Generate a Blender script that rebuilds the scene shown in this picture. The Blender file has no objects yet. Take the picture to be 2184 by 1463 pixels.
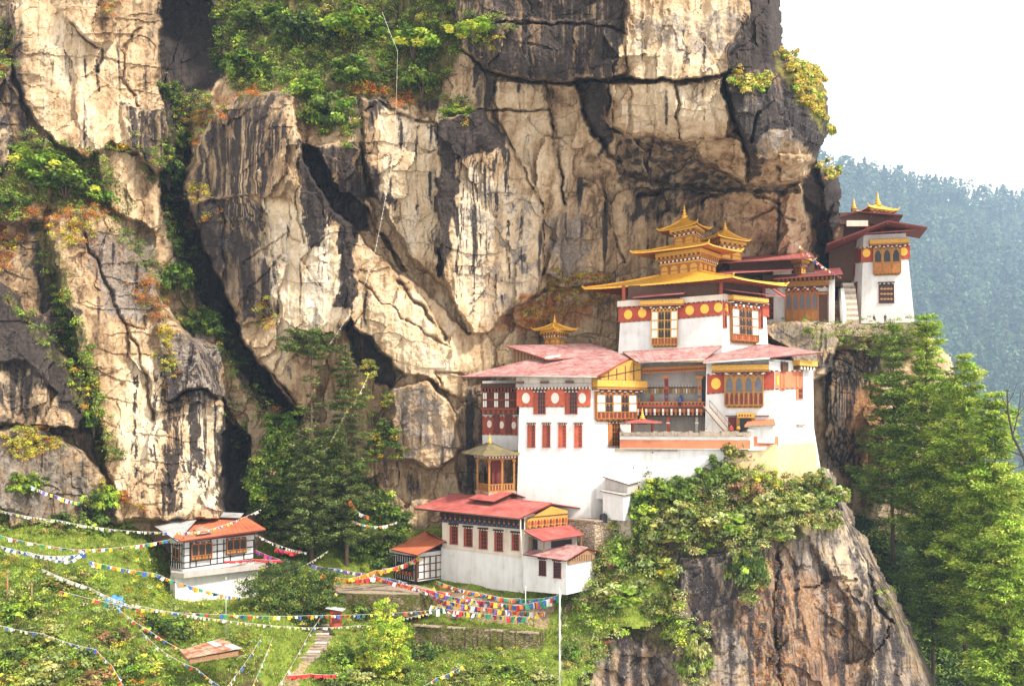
import bpy, math, random
import numpy as np
from mathutils import Vector
random.seed(7); RNG = np.random.default_rng(7)
C = bpy.context.scene.collection
sc = bpy.context.scene
F, HX, HY = 2000.0, 1092.0, 880.0      # focal length, axis and horizon of the photograph in its own pixels
R = math.radians

# ---------------------------------------------------------------- camera, sky, sun, exposure
cam = bpy.data.objects.new('camera', bpy.data.cameras.new('camera'))
C.objects.link(cam); sc.camera = cam
cam.location = (0, 0, 0); cam.rotation_euler = (R(90), 0, 0)
cam.data.sensor_width = 36; cam.data.lens = F/2184*36
cam.data.shift_y = (HY-731.5)/2184
cam.data.clip_start = 1; cam.data.clip_end = 20000
SUN_EL, SUN_AZ = R(48), R(122)          # azimuth clockwise from +Y: the sun stands to the right, behind the camera
world = bpy.data.worlds.new('World'); sc.world = world; world.use_nodes = True
wt = world.node_tree; wt.nodes.clear()
wo = wt.nodes.new('ShaderNodeOutputWorld'); bg = wt.nodes.new('ShaderNodeBackground')
sky = wt.nodes.new('ShaderNodeTexSky'); sky.sky_type = 'NISHITA'; sky.sun_disc = False
sky.sun_elevation = SUN_EL; sky.sun_rotation = SUN_AZ; sky.dust_density = 3.0; sky.air_density = 1.0
wmix = wt.nodes.new('ShaderNodeMixRGB'); wmix.inputs[0].default_value = 0.86
wmix.inputs[2].default_value = (10.2, 9.7, 9.0, 1)    # thin bright overcast in front of the blue
wt.links.new(sky.outputs[0], wmix.inputs[1]); wt.links.new(wmix.outputs[0], bg.inputs[0])
bg.inputs[1].default_value = 0.095; wt.links.new(bg.outputs[0], wo.inputs[0])
sl = bpy.data.lights.new('sun', 'SUN'); sl.energy = 3.1; sl.angle = R(7); sl.color = (1.0, 0.91, 0.77)
sun = bpy.data.objects.new('sun', sl); C.objects.link(sun); sun.location = (200, -200, 300)
sd = Vector((math.sin(SUN_AZ)*math.cos(SUN_EL), math.cos(SUN_AZ)*math.cos(SUN_EL), math.sin(SUN_EL)))
sun.rotation_euler = sd.to_track_quat('Z', 'Y').to_euler()
sc.view_settings.view_transform = 'Standard'; sc.view_settings.look = 'None'
sc.view_settings.exposure = 1.2; sc.view_settings.gamma = 1
sc.render.engine = 'CYCLES'; sc.cycles.max_bounces = 5; sc.cycles.diffuse_bounces = 3
sc.cycles.glossy_bounces = 2; sc.cycles.transmission_bounces = 3; sc.cycles.transparent_max_bounces = 4
sc.cycles.volume_bounces = 0; sc.cycles.use_denoising = True; sc.cycles.caustics_reflective = False
sc.render.use_persistent_data = False

# ---------------------------------------------------------------- geometry helpers
def P(px, py, D): return Vector(((px-HX)*D/F, D, (HY-py)*D/F))
def pxm(D): return F/D                                    # photo pixels per metre at depth D
def tag(o, label=None, cat=None, group=None, kind=None):
    if label: o['label'] = label
    if cat: o['category'] = cat
    if group: o['group'] = group
    if kind: o['kind'] = kind
    return o
ORG = {}
def thing(name, loc, label, cat, group=None):
    o = bpy.data.objects.new(name, None); C.objects.link(o); o.location = loc; o.empty_display_size = .3
    ORG[o.name] = Vector(loc)
    return tag(o, label, cat, group)
def np_obj(name, V, Fq, mats, col=None, parent=None, smooth=False, org=None, cname='Col', fm=None):
    """one mesh object from numpy arrays (quads); col is per vertex (or per face-corner) RGBA"""
    V = np.asarray(V, np.float32); Fq = np.asarray(Fq, np.int32)
    if parent is not None: org = ORG[parent.name]
    if org is not None: V = V - np.array(org, np.float32)
    me = bpy.data.meshes.new(name); n = Fq.shape[1]
    me.vertices.add(len(V)); me.vertices.foreach_set('co', V.ravel())
    me.loops.add(Fq.size); me.loops.foreach_set('vertex_index', Fq.ravel())
    me.polygons.add(len(Fq)); me.polygons.foreach_set('loop_start', np.arange(len(Fq), dtype=np.int32)*n)
    me.polygons.foreach_set('loop_total', np.full(len(Fq), n, np.int32))
    if smooth: me.polygons.foreach_set('use_smooth', np.ones(len(Fq), bool))
    if fm is not None: me.polygons.foreach_set('material_index', np.asarray(fm, np.int32))
    for m in (mats if isinstance(mats, (list, tuple)) else [mats]): me.materials.append(m)
    me.update(calc_edges=True)
    if col is not None:
        for cn, cc in (col.items() if isinstance(col, dict) else [(cname, col)]):
            a = me.color_attributes.new(cn, 'FLOAT_COLOR', 'POINT'); a.data.foreach_set('color', np.asarray(cc, np.float32).ravel())
    o = bpy.data.objects.new(name, me); C.objects.link(o)
    if parent is not None:
        o.parent = parent; ORG[o.name] = org
    elif org is not None:
        o.location = org; ORG[o.name] = Vector(org)
    else: ORG[o.name] = Vector((0, 0, 0))
    return o
class MB:
    """collects boxes, slabs, lathes and tubes (world coordinates) and links them as ONE mesh object"""
    def __init__(s): s.v = []; s.f = []; s.m = []; s.mats = []; s.sm = []
    def mi(s, mat):
        if mat not in s.mats: s.mats.append(mat)
        return s.mats.index(mat)
    def poly(s, pts, mat, smooth=False):
        b = len(s.v); s.v += [tuple(p) for p in pts]; s.f.append(tuple(range(b, b+len(pts)))); s.m.append(s.mi(mat)); s.sm.append(smooth)
    def faces(s, pts, fs, mat, smooth=False):
        b = len(s.v); s.v += [tuple(p) for p in pts]; k = s.mi(mat)
        for f in fs: s.f.append(tuple(b+i for i in f)); s.m.append(k); s.sm.append(smooth)
    def hexa(s, p, mat):   # p: 0-3 bottom ring, 4-7 top ring
        s.faces(p, [(3,2,1,0), (4,5,6,7), (0,1,5,4), (1,2,6,5), (2,3,7,6), (3,0,4,7)], mat)
    def box(s, c, d, mat, rz=0):
        x, y, z = d[0]/2, d[1]/2, d[2]/2; ca, sa = math.cos(rz), math.sin(rz); c = Vector(c)
        s.hexa([c+Vector((a*ca-b*sa, a*sa+b*ca, k)) for k in (-z, z) for a, b in ((-x,-y),(x,-y),(x,y),(-x,y))], mat)
    def slab(s, pts, th, mat, mat2=None):
        pts = [Vector(p) for p in pts]; n = len(pts); lo = [p-Vector((0,0,th)) for p in pts]
        s.faces(pts+lo, [tuple(range(n))], mat)
        s.faces(pts+lo, [tuple(range(2*n-1, n-1, -1))]+[(i, n+i, n+(i+1)%n, (i+1)%n) for i in range(n)], mat2 or mat)
    def lathe(s, c, prof, mat, n=12):
        c = Vector(c); pts = []; fs = []
        for r, z in prof:
            pts += [c+Vector((r*math.cos(2*math.pi*k/n), r*math.sin(2*math.pi*k/n), z)) for k in range(n)]
        for i in range(len(prof)-1):
            for k in range(n): fs.append((i*n+k, i*n+(k+1)%n, (i+1)*n+(k+1)%n, (i+1)*n+k))
        fs.append(tuple(range(n-1, -1, -1))); fs.append(tuple(range((len(prof)-1)*n, len(prof)*n)))
        s.faces(pts, fs, mat, True)
    def tube(s, pts, r, mat, n=6, taper=None):
        pts = [Vector(p) for p in pts]; ring = []; fs = []
        for i, p in enumerate(pts):
            d = (pts[min(i+1, len(pts)-1)]-pts[max(i-1, 0)]).normalized()
            a = d.cross(Vector((0,0,1)) if abs(d.z) < .9 else Vector((1,0,0))).normalized(); b = d.cross(a)
            rr = r if taper is None else r+(taper-r)*i/(len(pts)-1)
            ring += [p+(a*math.cos(2*math.pi*k/n)+b*math.sin(2*math.pi*k/n))*rr for k in range(n)]
        for i in range(len(pts)-1):
            for k in range(n): fs.append((i*n+k, i*n+(k+1)%n, (i+1)*n+(k+1)%n, (i+1)*n+k))
        fs.append(tuple(range(n-1, -1, -1))); fs.append(tuple(range((len(pts)-1)*n, len(pts)*n)))
        s.faces(ring, fs, mat, True)
    def build(s, name, parent=None, org=None):
        if not s.v: return None
        if parent is not None: org = ORG[parent.name]
        if org is None: org = Vector((0,0,0))
        me = bpy.data.meshes.new(name)
        me.from_pydata([(v[0]-org[0], v[1]-org[1], v[2]-org[2]) for v in s.v], [], s.f)
        for m in s.mats: me.materials.append(m)
        me.polygons.foreach_set('material_index', s.m); me.polygons.foreach_set('use_smooth', s.sm)
        import bmesh
        bm = bmesh.new(); bm.from_mesh(me); bmesh.ops.recalc_face_normals(bm, faces=bm.faces); bm.to_mesh(me); bm.free()
        o = bpy.data.objects.new(name, me); C.objects.link(o)
        if parent is not None: o.parent = parent
        else: o.location = org
        ORG[o.name] = Vector(org)
        return o

# ---------------------------------------------------------------- numpy noise
_T = RNG.random((256, 256)) * 2 * np.pi
_J = RNG.random((256, 256, 4))
def gnoise(x, y, s=0):
    xi = np.floor(x).astype(int); yi = np.floor(y).astype(int); fx = x-xi; fy = y-yi
    def g(dx, dy):
        a = _T[(xi+dx+s*37) & 255, (yi+dy+s*91) & 255]; return np.cos(a)*(fx-dx)+np.sin(a)*(fy-dy)
    u = fx*fx*fx*(fx*(fx*6-15)+10); v = fy*fy*fy*(fy*(fy*6-15)+10)
    a = g(0,0)+(g(1,0)-g(0,0))*u; b = g(0,1)+(g(1,1)-g(0,1))*u
    return (a+(b-a)*v)*1.5
def fbm(x, y, o=4, s=0, k=.5):
    t = 0; a = 1.0; q = 0
    for i in range(o): t = t+a*gnoise(x*2**i, y*2**i, s+i*7); q += a; a *= k
    return t/q
def worley(x, y, s=0):
    xi = np.floor(x).astype(int); yi = np.floor(y).astype(int)
    f1 = np.full(x.shape, 9.0); f2 = f1.copy(); ia = np.zeros(x.shape, int); ib = ia.copy(); cx = np.zeros(x.shape); cy = cx.copy()
    for dx in (-1,0,1):
        for dy in (-1,0,1):
            a = (xi+dx+s*53) & 255; b = (yi+dy+s*29) & 255
            qx = xi+dx+_J[a,b,0]; qy = yi+dy+_J[a,b,1]; d = np.hypot(x-qx, y-qy)
            m = d < f1; f2 = np.where(m, f1, np.minimum(f2, d))
            ia = np.where(m, a, ia); ib = np.where(m, b, ib); cx = np.where(m, qx, cx); cy = np.where(m, qy, cy); f1 = np.where(m, d, f1)
    return f1, f2, _J[ia,ib,2], _J[ia,ib,3], x-cx, y-cy
def sstep(a, b, x): t = np.clip((x-a)/(b-a), 0, 1); return t*t*(3-2*t)
def tps(ctrl):
    c = np.array(ctrl, float); p = c[:,:2]/500; n = len(c)
    def k(r2): return .5*r2*np.log(r2+1e-12)
    A = np.zeros((n+3, n+3)); A[:n,:n] = k(((p[:,None]-p[None])**2).sum(-1))+np.eye(n)*1e-3
    A[:n,n] = 1; A[:n,n+1:] = p; A[n,:n] = 1; A[n+1:,:n] = p.T
    w = np.linalg.solve(A, np.r_[c[:,2], 0, 0, 0])
    def f(x, y):
        x = np.asarray(x, float)/500; y = np.asarray(y, float)/500; t = w[n]+w[n+1]*x+w[n+2]*y
        for i in range(n): t = t+w[i]*k((x-p[i,0])**2+(y-p[i,1])**2)
        return t
    return f
def inpoly(px, py, poly):
    r = np.zeros(px.shape, bool); n = len(poly)
    for i in range(n):
        (x0, y0), (x1, y1) = poly[i], poly[(i+1) % n]
        if y0 == y1: continue
        r ^= ((y0 > py) != (y1 > py)) & (px < (x1-x0)*(py-y0)/(y1-y0)+x0)
    return r
def dline(px, py, pl, closed=False):
    d = np.full(px.shape, 1e9); n = len(pl)
    for i in range(n if closed else n-1):
        (x0, y0), (x1, y1) = pl[i], pl[(i+1) % n]; L = (x1-x0)**2+(y1-y0)**2+1e-9
        t = np.clip(((px-x0)*(x1-x0)+(py-y0)*(y1-y0))/L, 0, 1)
        d = np.minimum(d, np.hypot(px-x0-t*(x1-x0), py-y0-t*(y1-y0)))
    return d
def sdist(px, py, poly):                       # positive inside
    d = dline(px, py, poly, True); return np.where(inpoly(px, py, poly), d, -d)

# ---------------------------------------------------------------- materials
class NT:
    def __init__(s, name):
        s.mat = bpy.data.materials.new(name); s.mat.use_nodes = True; s.t = s.mat.node_tree; s.t.nodes.clear()
        s.out = s.t.nodes.new('ShaderNodeOutputMaterial')
    def n(s, typ, **kw):
        nd = s.t.nodes.new('ShaderNode'+typ)
        for k, v in kw.items():
            if k.startswith('i_'):
                key = k[2:]; key = int(key) if key.isdigit() else key.replace('_', ' ')
                s.set(nd.inputs[key], v)
            else: setattr(nd, k, v)
        return nd
    def set(s, inp, v):
        if isinstance(v, bpy.types.NodeSocket): s.t.links.new(v, inp)
        elif isinstance(v, (tuple, list)) and len(v) == 3 and inp.type == 'RGBA': inp.default_value = (*v, 1)
        else: inp.default_value = v
    def m(s, op, a, b=0.0, c=0.0):
        nd = s.n('Math', operation=op); s.set(nd.inputs[0], a); s.set(nd.inputs[1], b); s.set(nd.inputs[2], c); return nd.outputs[0]
    def mix(s, f, a, b, mode='MIX'):
        nd = s.n('MixRGB', blend_type=mode); s.set(nd.inputs[0], f); s.set(nd.inputs[1], a); s.set(nd.inputs[2], b); return nd.outputs[0]
    def ramp(s, f, stops):
        nd = s.n('ValToRGB'); s.set(nd.inputs[0], f); e = nd.color_ramp.elements
        while len(e) < len(stops): e.new(.5)
        for q, (p, c) in zip(e, stops):
            q.position = p; q.color = (*c, 1) if not isinstance(c, (int, float)) else (c, c, c, 1)
        return nd.outputs[0]
    def sst(s, x, a, b):
        nd = s.n('MapRange', interpolation_type='SMOOTHSTEP'); s.set(nd.inputs[0], x); nd.inputs[1].default_value = a; nd.inputs[2].default_value = b
        return nd.outputs[0]
    def noise(s, scale, vec=None, detail=4, rough=.55, stretch=None, dist=0):
        if vec is None: vec = s.n('TexCoord').outputs['Object']
        if stretch:
            mp = s.n('Mapping'); s.t.links.new(vec, mp.inputs[0]); mp.inputs['Scale'].default_value = stretch; vec = mp.outputs[0]
        nd = s.n('TexNoise'); s.t.links.new(vec, nd.inputs['Vector']); nd.inputs['Scale'].default_value = scale
        nd.inputs['Detail'].default_value = detail; nd.inputs['Roughness'].default_value = rough; nd.inputs['Distortion'].default_value = dist
        return nd.outputs[0]
    def vor(s, scale, feature='F1', stretch=None):
        vec = s.n('TexCoord').outputs['Object']
        if stretch:
            mp = s.n('Mapping'); s.t.links.new(vec, mp.inputs[0]); mp.inputs['Scale'].default_value = stretch; vec = mp.outputs[0]
        nd = s.n('TexVoronoi', feature=feature); s.t.links.new(vec, nd.inputs['Vector']); nd.inputs['Scale'].default_value = scale
        return nd.outputs
    def attr(s, name):
        nd = s.n('Attribute', attribute_name=name); return nd
    def done(s, col, rough=.8, spec=.3, bump=None, bstr=.5, bdist=.1, metal=0, trans=0, sheen=0):
        b = s.n('BsdfPrincipled'); s.set(b.inputs['Base Color'], col); s.set(b.inputs['Roughness'], rough); s.set(b.inputs['Metallic'], metal)
        b.inputs['Specular IOR Level'].default_value = spec
        if bump is not None:
            bn = s.n('Bump'); s.set(bn.inputs['Height'], bump); bn.inputs['Strength'].default_value = bstr; bn.inputs['Distance'].default_value = bdist
            s.t.links.new(bn.outputs[0], b.inputs['Normal'])
        sh = b.outputs[0]
        if trans:
            t = s.n('BsdfTranslucent'); s.set(t.inputs[0], col); mx = s.n('MixShader'); mx.inputs[0].default_value = trans
            s.t.links.new(sh, mx.inputs[1]); s.t.links.new(t.outputs[0], mx.inputs[2]); sh = mx.outputs[0]
        s.t.links.new(sh, s.out.inputs[0]); return s.mat
def simple(name, c, rough=.75, var=.25, scale=1.5, metal=0, spec=.3, c2=None, bump=.3, stretch=None, trans=0):
    t = NT(name); f = t.noise(scale, detail=6, rough=.65, stretch=stretch)
    c2 = c2 or tuple(x*(1-var) for x in c); hi = tuple(min(1, x*(1+var*.5)) for x in c)
    col = t.ramp(f, [(.3, c2), (.5, c), (.72, hi)])
    return t.done(col, rough, spec, bump=f if bump else None, bstr=bump, bdist=.05, metal=metal, trans=trans)
# ---------------------------------------------------------------- rock and ground
def rock_material(name):
    t = NT(name); c1 = t.attr('Mask'); c2 = t.attr('Mask2')
    sp = t.n('SeparateColor'); t.t.links.new(c1.outputs['Color'], sp.inputs[0]); mdark, morange, mgrey, mmoss = sp.outputs[0], sp.outputs[1], sp.outputs[2], c1.outputs['Alpha']
    sp2 = t.n('SeparateColor'); t.t.links.new(c2.outputs['Color'], sp2.inputs[0]); mpale, mstreak, mcrack = sp2.outputs
    big = t.noise(.07, detail=5, rough=.6); med = t.noise(.42, detail=7, rough=.66, dist=.6); fine = t.noise(2.4, detail=7, rough=.7)
    st = t.noise(.62, detail=5, rough=.62, stretch=(1, 1, .045), dist=.3); st2 = t.noise(1.9, detail=3, rough=.6, stretch=(1, 1, .028), dist=.15)
    v = t.m('ADD', t.m('MULTIPLY', med, .40), t.m('ADD', t.m('MULTIPLY', fine, .2), t.m('MULTIPLY', st, .52)))
    v = t.m('ADD', v, t.m('MULTIPLY', mpale, .19)); v = t.m('ADD', v, t.m('MULTIPLY', t.m('SUBTRACT', t.noise(.23, detail=4, rough=.6, stretch=(1, 1, .1)), .5), .55))
    col = t.ramp(v, [(.39, (.09, .056, .033)), (.48, (.245, .162, .092)), (.57, (.41, .292, .175)), (.70, (.545, .432, .292)), (.88, (.64, .56, .46))])
    gv = t.m('ADD', t.m('MULTIPLY', fine, .6), t.m('MULTIPLY', med, .45))
    grey = t.ramp(gv, [(.34, (.07, .056, .048)), (.52, (.185, .152, .127)), (.68, (.33, .285, .24)), (.8, (.47, .42, .36))])
    g = t.sst(t.m('ADD', mgrey, t.m('MULTIPLY', t.m('SUBTRACT', med, .5), 1.3)), .35, .65)
    col = t.mix(g, col, grey)
    o = t.sst(t.m('ADD', morange, t.m('MULTIPLY', t.m('SUBTRACT', t.m('ADD', t.m('MULTIPLY', st, .5), t.m('MULTIPLY', fine, .5)), .5), 1.8)), .4, .85)
    col = t.mix(t.m('MULTIPLY', o, .85), col, t.ramp(fine, [(.3, (.10, .036, .014)), (.46, (.25, .098, .034)), (.58, (.40, .20, .075)), (.72, (.52, .36, .2))]))
    # black water streaks and lichen: stains, plus shade painted into chasm and recesses
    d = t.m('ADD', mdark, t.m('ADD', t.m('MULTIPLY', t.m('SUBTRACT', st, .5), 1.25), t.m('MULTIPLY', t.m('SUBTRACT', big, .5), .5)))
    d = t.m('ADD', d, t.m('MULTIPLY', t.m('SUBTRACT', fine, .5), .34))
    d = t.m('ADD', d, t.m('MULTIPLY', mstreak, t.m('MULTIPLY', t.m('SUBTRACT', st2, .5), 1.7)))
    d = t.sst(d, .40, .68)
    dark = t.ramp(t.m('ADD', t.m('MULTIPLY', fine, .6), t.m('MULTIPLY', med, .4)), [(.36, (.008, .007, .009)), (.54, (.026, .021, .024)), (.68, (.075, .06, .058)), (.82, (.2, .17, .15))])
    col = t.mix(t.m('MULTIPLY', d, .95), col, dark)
    col = t.mix(t.m('MULTIPLY', mcrack, .8), col, (.025, .02, .018))
    ms = t.sst(t.m('ADD', mmoss, t.m('MULTIPLY', t.m('SUBTRACT', fine, .5), 1.6)), .4, .7)
    col = t.mix(ms, col, t.ramp(med, [(.3, (.03, .045, .012)), (.5, (.10, .10, .022)), (.7, (.22, .16, .03))]))
    # joint lines of two directions, broken up so that they come and go
    def joints(sc_, stretch, w, gate):
        n = t.noise(sc_, detail=3, rough=.5, stretch=stretch, dist=.9); g = t.noise(sc_*.8, detail=2)
        return t.m('MULTIPLY', t.m('SUBTRACT', 1.0, t.sst(t.m('ABSOLUTE', t.m('SUBTRACT', n, .5)), 0.0, w)), t.sst(g, gate, gate+.12))
    jl = t.m('MAXIMUM', joints(.2, (1, 1, .38), .006, .54), t.m('MAXIMUM', joints(.33, (.45, .45, 1.2), .006, .58), joints(.9, (1, 1, .8), .010, .58)))
    col = t.mix(t.m('MULTIPLY', jl, .34), col, (.035, .025, .02))
    chip = t.n('TexVoronoi', feature='F1', distance='MANHATTAN'); mpc = t.n('Mapping'); mpc.inputs['Scale'].default_value = (1, 1, .6); tcc = t.n('TexCoord'); t.t.links.new(tcc.outputs['Object'], mpc.inputs[0]); t.t.links.new(mpc.outputs[0], chip.inputs['Vector']); chip.inputs['Scale'].default_value = .55
    csp = t.n('SeparateColor'); t.t.links.new(chip.outputs['Color'], csp.inputs[0])
    col = t.mix(.28, col, t.ramp(csp.outputs[0], [(0, (.62, .58, .55)), (.5, (.92, .9, .88)), (1, (1, 1, 1))]), 'MULTIPLY')
    lich = t.m('MULTIPLY', t.sst(t.noise(5.5, detail=3, rough=.7), .60, .70), t.m('MULTIPLY', t.sst(mgrey, .2, .6), t.sst(med, .42, .56)))
    col = t.mix(t.m('MULTIPLY', lich, .7), col, (.55, .52, .48))
    blot = t.sst(t.m('ADD', t.m('MULTIPLY', t.noise(1.5, detail=5, rough=.7), .8), t.m('MULTIPLY', fine, .2)), .56, .66)
    col = t.mix(t.m('MULTIPLY', t.m('MULTIPLY', blot, t.sst(mgrey, .3, .7)), .55), col, (.07, .048, .04))
    # thin hairline joints
    vr = t.vor(.16, 'DISTANCE_TO_EDGE', (1, 1, .45))[0]
    hl = t.m('MULTIPLY', t.m('SUBTRACT', 1.0, t.sst(t.m('ADD', vr, t.m('MULTIPLY', t.m('SUBTRACT', fine, .5), .2)), .0, .03)), t.sst(big, .5, .62))
    col = t.mix(t.m('MULTIPLY', hl, .55), col, (.05, .036, .028))
    b = t.m('ADD', t.m('MULTIPLY', med, .9), t.m('ADD', t.m('MULTIPLY', fine, .35), t.m('MULTIPLY', st2, .12)))
    b = t.m('SUBTRACT', b, t.m('ADD', t.m('MULTIPLY', hl, .25), t.m('MULTIPLY', jl, .2))); b = t.m('ADD', b, t.m('MULTIPLY', chip.outputs['Distance'], .2))
    return t.done(col, .88, .2, bump=b, bstr=.75, bdist=.55)

def sheet(name, step, x0, y0, x1, y1, depth, keep, masks, mat, label, cat, kind, back=None, rocky=False):
    """a rock or soil surface: a grid of world points, real depth at each, kept where keep() says so"""
    xs = np.arange(x0, x1+step, step, float); ys = np.arange(y0, y1+step, step, float)
    PX, PY = np.meshgrid(xs, ys); D = depth(PX, PY); K = keep(PX, PY)
    V = np.stack([(PX-HX)*D/F, D, (HY-PY)*D/F], -1).reshape(-1, 3)
    H, W = PX.shape; idx = np.arange(H*W).reshape(H, W)
    q = np.stack([idx[1:,:-1], idx[1:,1:], idx[:-1,1:], idx[:-1,:-1]], -1).reshape(-1, 4)
    kq = (K[1:,:-1] & K[1:,1:] & K[:-1,1:] & K[:-1,:-1]).ravel(); q = q[kq]
    col = {k: v.reshape(-1, v.shape[-1]) for k, v in masks(PX, PY, D).items()}
    if back:                                       # give the rock its thickness: carry the open rim away from the viewer
        e = np.concatenate([q[:,[0,1]], q[:,[1,2]], q[:,[2,3]], q[:,[3,0]]]); key = np.sort(e, 1); key = key[:,0].astype(np.int64)*H*W+key[:,1]
        u, inv, cnt = np.unique(key, return_inverse=True, return_counts=True); rim = e[cnt[inv] == 1]
        uv = np.unique(rim); mp = np.full(H*W, -1); mp[uv] = np.arange(len(uv))+len(V)
        V = np.r_[V, V[uv]+np.array(back)]; q = np.r_[q, np.stack([rim[:,1], rim[:,0], mp[rim[:,0]], mp[rim[:,1]]], 1)]
        col = {k: np.r_[c, c[uv]] for k, c in col.items()}
    used = np.unique(q); mp = np.full(len(V), -1); mp[used] = np.arange(len(used))
    o = np_obj(name, V[used], mp[q], mat, {k: c[used] for k, c in col.items()}, smooth=True)
    o.data.polygons.foreach_set('use_smooth', np.full(len(q), kind != 'structure' or not rocky))
    tag(o, label, cat, kind=kind)
    def sample(px, py):
        fx = np.clip((np.asarray(px, float)-x0)/step, 0, W-1.001); fy = np.clip((np.asarray(py, float)-y0)/step, 0, H-1.001)
        i = fx.astype(int); j = fy.astype(int); a = fx-i; b = fy-j
        return D[j,i]*(1-a)*(1-b)+D[j,i+1]*a*(1-b)+D[j+1,i]*(1-a)*b+D[j+1,i+1]*a*b
    return o, sample

def fracture(px, py, amp=1.0, s=0, sx=95, sy=170):
    wx = px+fbm(px/90, py/120, 3, s+3)*46; wy = py+fbm(px/110, py/90, 3, s+4)*46
    f1, f2, a, b, dx, dy = worley(wx/sx, wy/sy, s+1)
    d = amp*((a-.5)*2.6+(b-.5)*dx*4.2+(a-.4)*dy*2.6)
    # joint-bounded blocks: rough rectangles between tilted joints, each with its own dip
    ux = wx*.94+wy*.30; uy = wy*.96-wx*.22
    g1, g2, a2, b2, ex, ey = worley(ux/(sx*.40)+3.3, uy/(sy*.46)+1.7, s+2)
    d += amp*.28*((a2-.5)*1.9+(b2-.5)*ex*3.6+(a2-.5)*ey*3.0)
    h1, h2, a3, b3, hx, hy = worley(ux/(sx*.15)+7.3, uy/(sy*.13)+5.7, s+6)
    rg = sstep(-.1, .35, fbm(px/150, py/150, 3, s+12))
    d += amp*(.03+.16*rg)*((a3-.5)*1.6+(b3-.5)*hx*3+(a3-.5)*hy*3)
    d += amp*(fbm(px/140, py/190, 3, s+5)*2.6+fbm(px/40, py/60, 4, s+6)*.5+fbm(px/9, py/11, 3, s+8)*.30)
    # bedding and diagonal joints: sharp small steps
    q = (px*.62+py*.5+fbm(px/120, py/120, 3, s+14)*60)/64; q = q-np.floor(q); d += amp*.42*(q-.5)*sstep(-.05, .2, fbm(px/170, py/210, 2, s+15))
    q = (py-px*.12+fbm(px/150, py/60, 3, s+16)*40)/52; q = q-np.floor(q); d -= amp*.45*(q-.5)*sstep(-.02, .2, fbm(px/190, py/150, 2, s+17))
    d += amp*fbm(px/24, py/260, 3, s+9)*.8
    return d

# ---- the main cliff
CLIFF_EDGE = [(-340,-300),(1655,-300),(1660,-60),(1664,0),(1671,60),(1673,128),(1700,124),(1738,150),(1757,178),(1766,195),(1767,230),(1770,262),(1764,292),(1748,322),(1740,345),(1752,348),(1774,360),(1788,378),(1797,408),(1793,434),(1790,450),(1806,470),(1818,520),(1830,580),(1842,640),(1842,700),
    (1960,712),(2030,760),(2060,900),(2060,1160),(1900,1200),(1500,1240),(900,1290),(700,1300),(-340,1290)]
CD = tps([(-340,-300,176),(0,-300,178),(400,-300,184),(900,-300,180),(1400,-300,175),(1650,-300,175),(-340,300,160),(-340,1290,130),(0,1290,140),(-340,800,140),
 (0,1050,139),(0,800,146),(0,400,160),(0,0,172),(250,1090,151),(250,800,157),(250,500,164),(250,250,171),(250,0,175),(430,1090,155),(480,800,166),(420,350,176),(420,60,184),(520,650,174),
 (600,60,180),(800,60,178),(760,160,172),(560,220,168),(600,420,164),(640,700,166),(560,950,170),(650,1180,168),(800,1000,168),(700,900,170),(880,500,170),(840,250,169),
 (900,900,168),(1000,350,171),(1000,100,169),(1000,650,172),(1100,480,175),(1150,650,181),(1250,520,184),(1180,300,175),(1300,130,166),(1450,130,162),(1450,250,163),(1600,130,166),(1700,250,168),(1640,320,167),
 (1400,360,178),(1550,370,179),(1690,400,180),(1500,460,188),(1650,500,190),(1350,600,186),(1250,650,184),(1780,420,186),(1740,520,197),(1810,620,203),
 (1000,800,168),(1020,1000,170),(1150,800,184),(1400,850,186),(1100,1180,172),(1300,1100,178),(1500,1100,182),(1700,720,196),(1700,900,192),(1800,800,191),(1850,900,190),(1800,1000,193),(1880,1050,192),(1960,760,199),(2060,900,206),(2060,1160,206),(1600,1230,186)])
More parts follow.
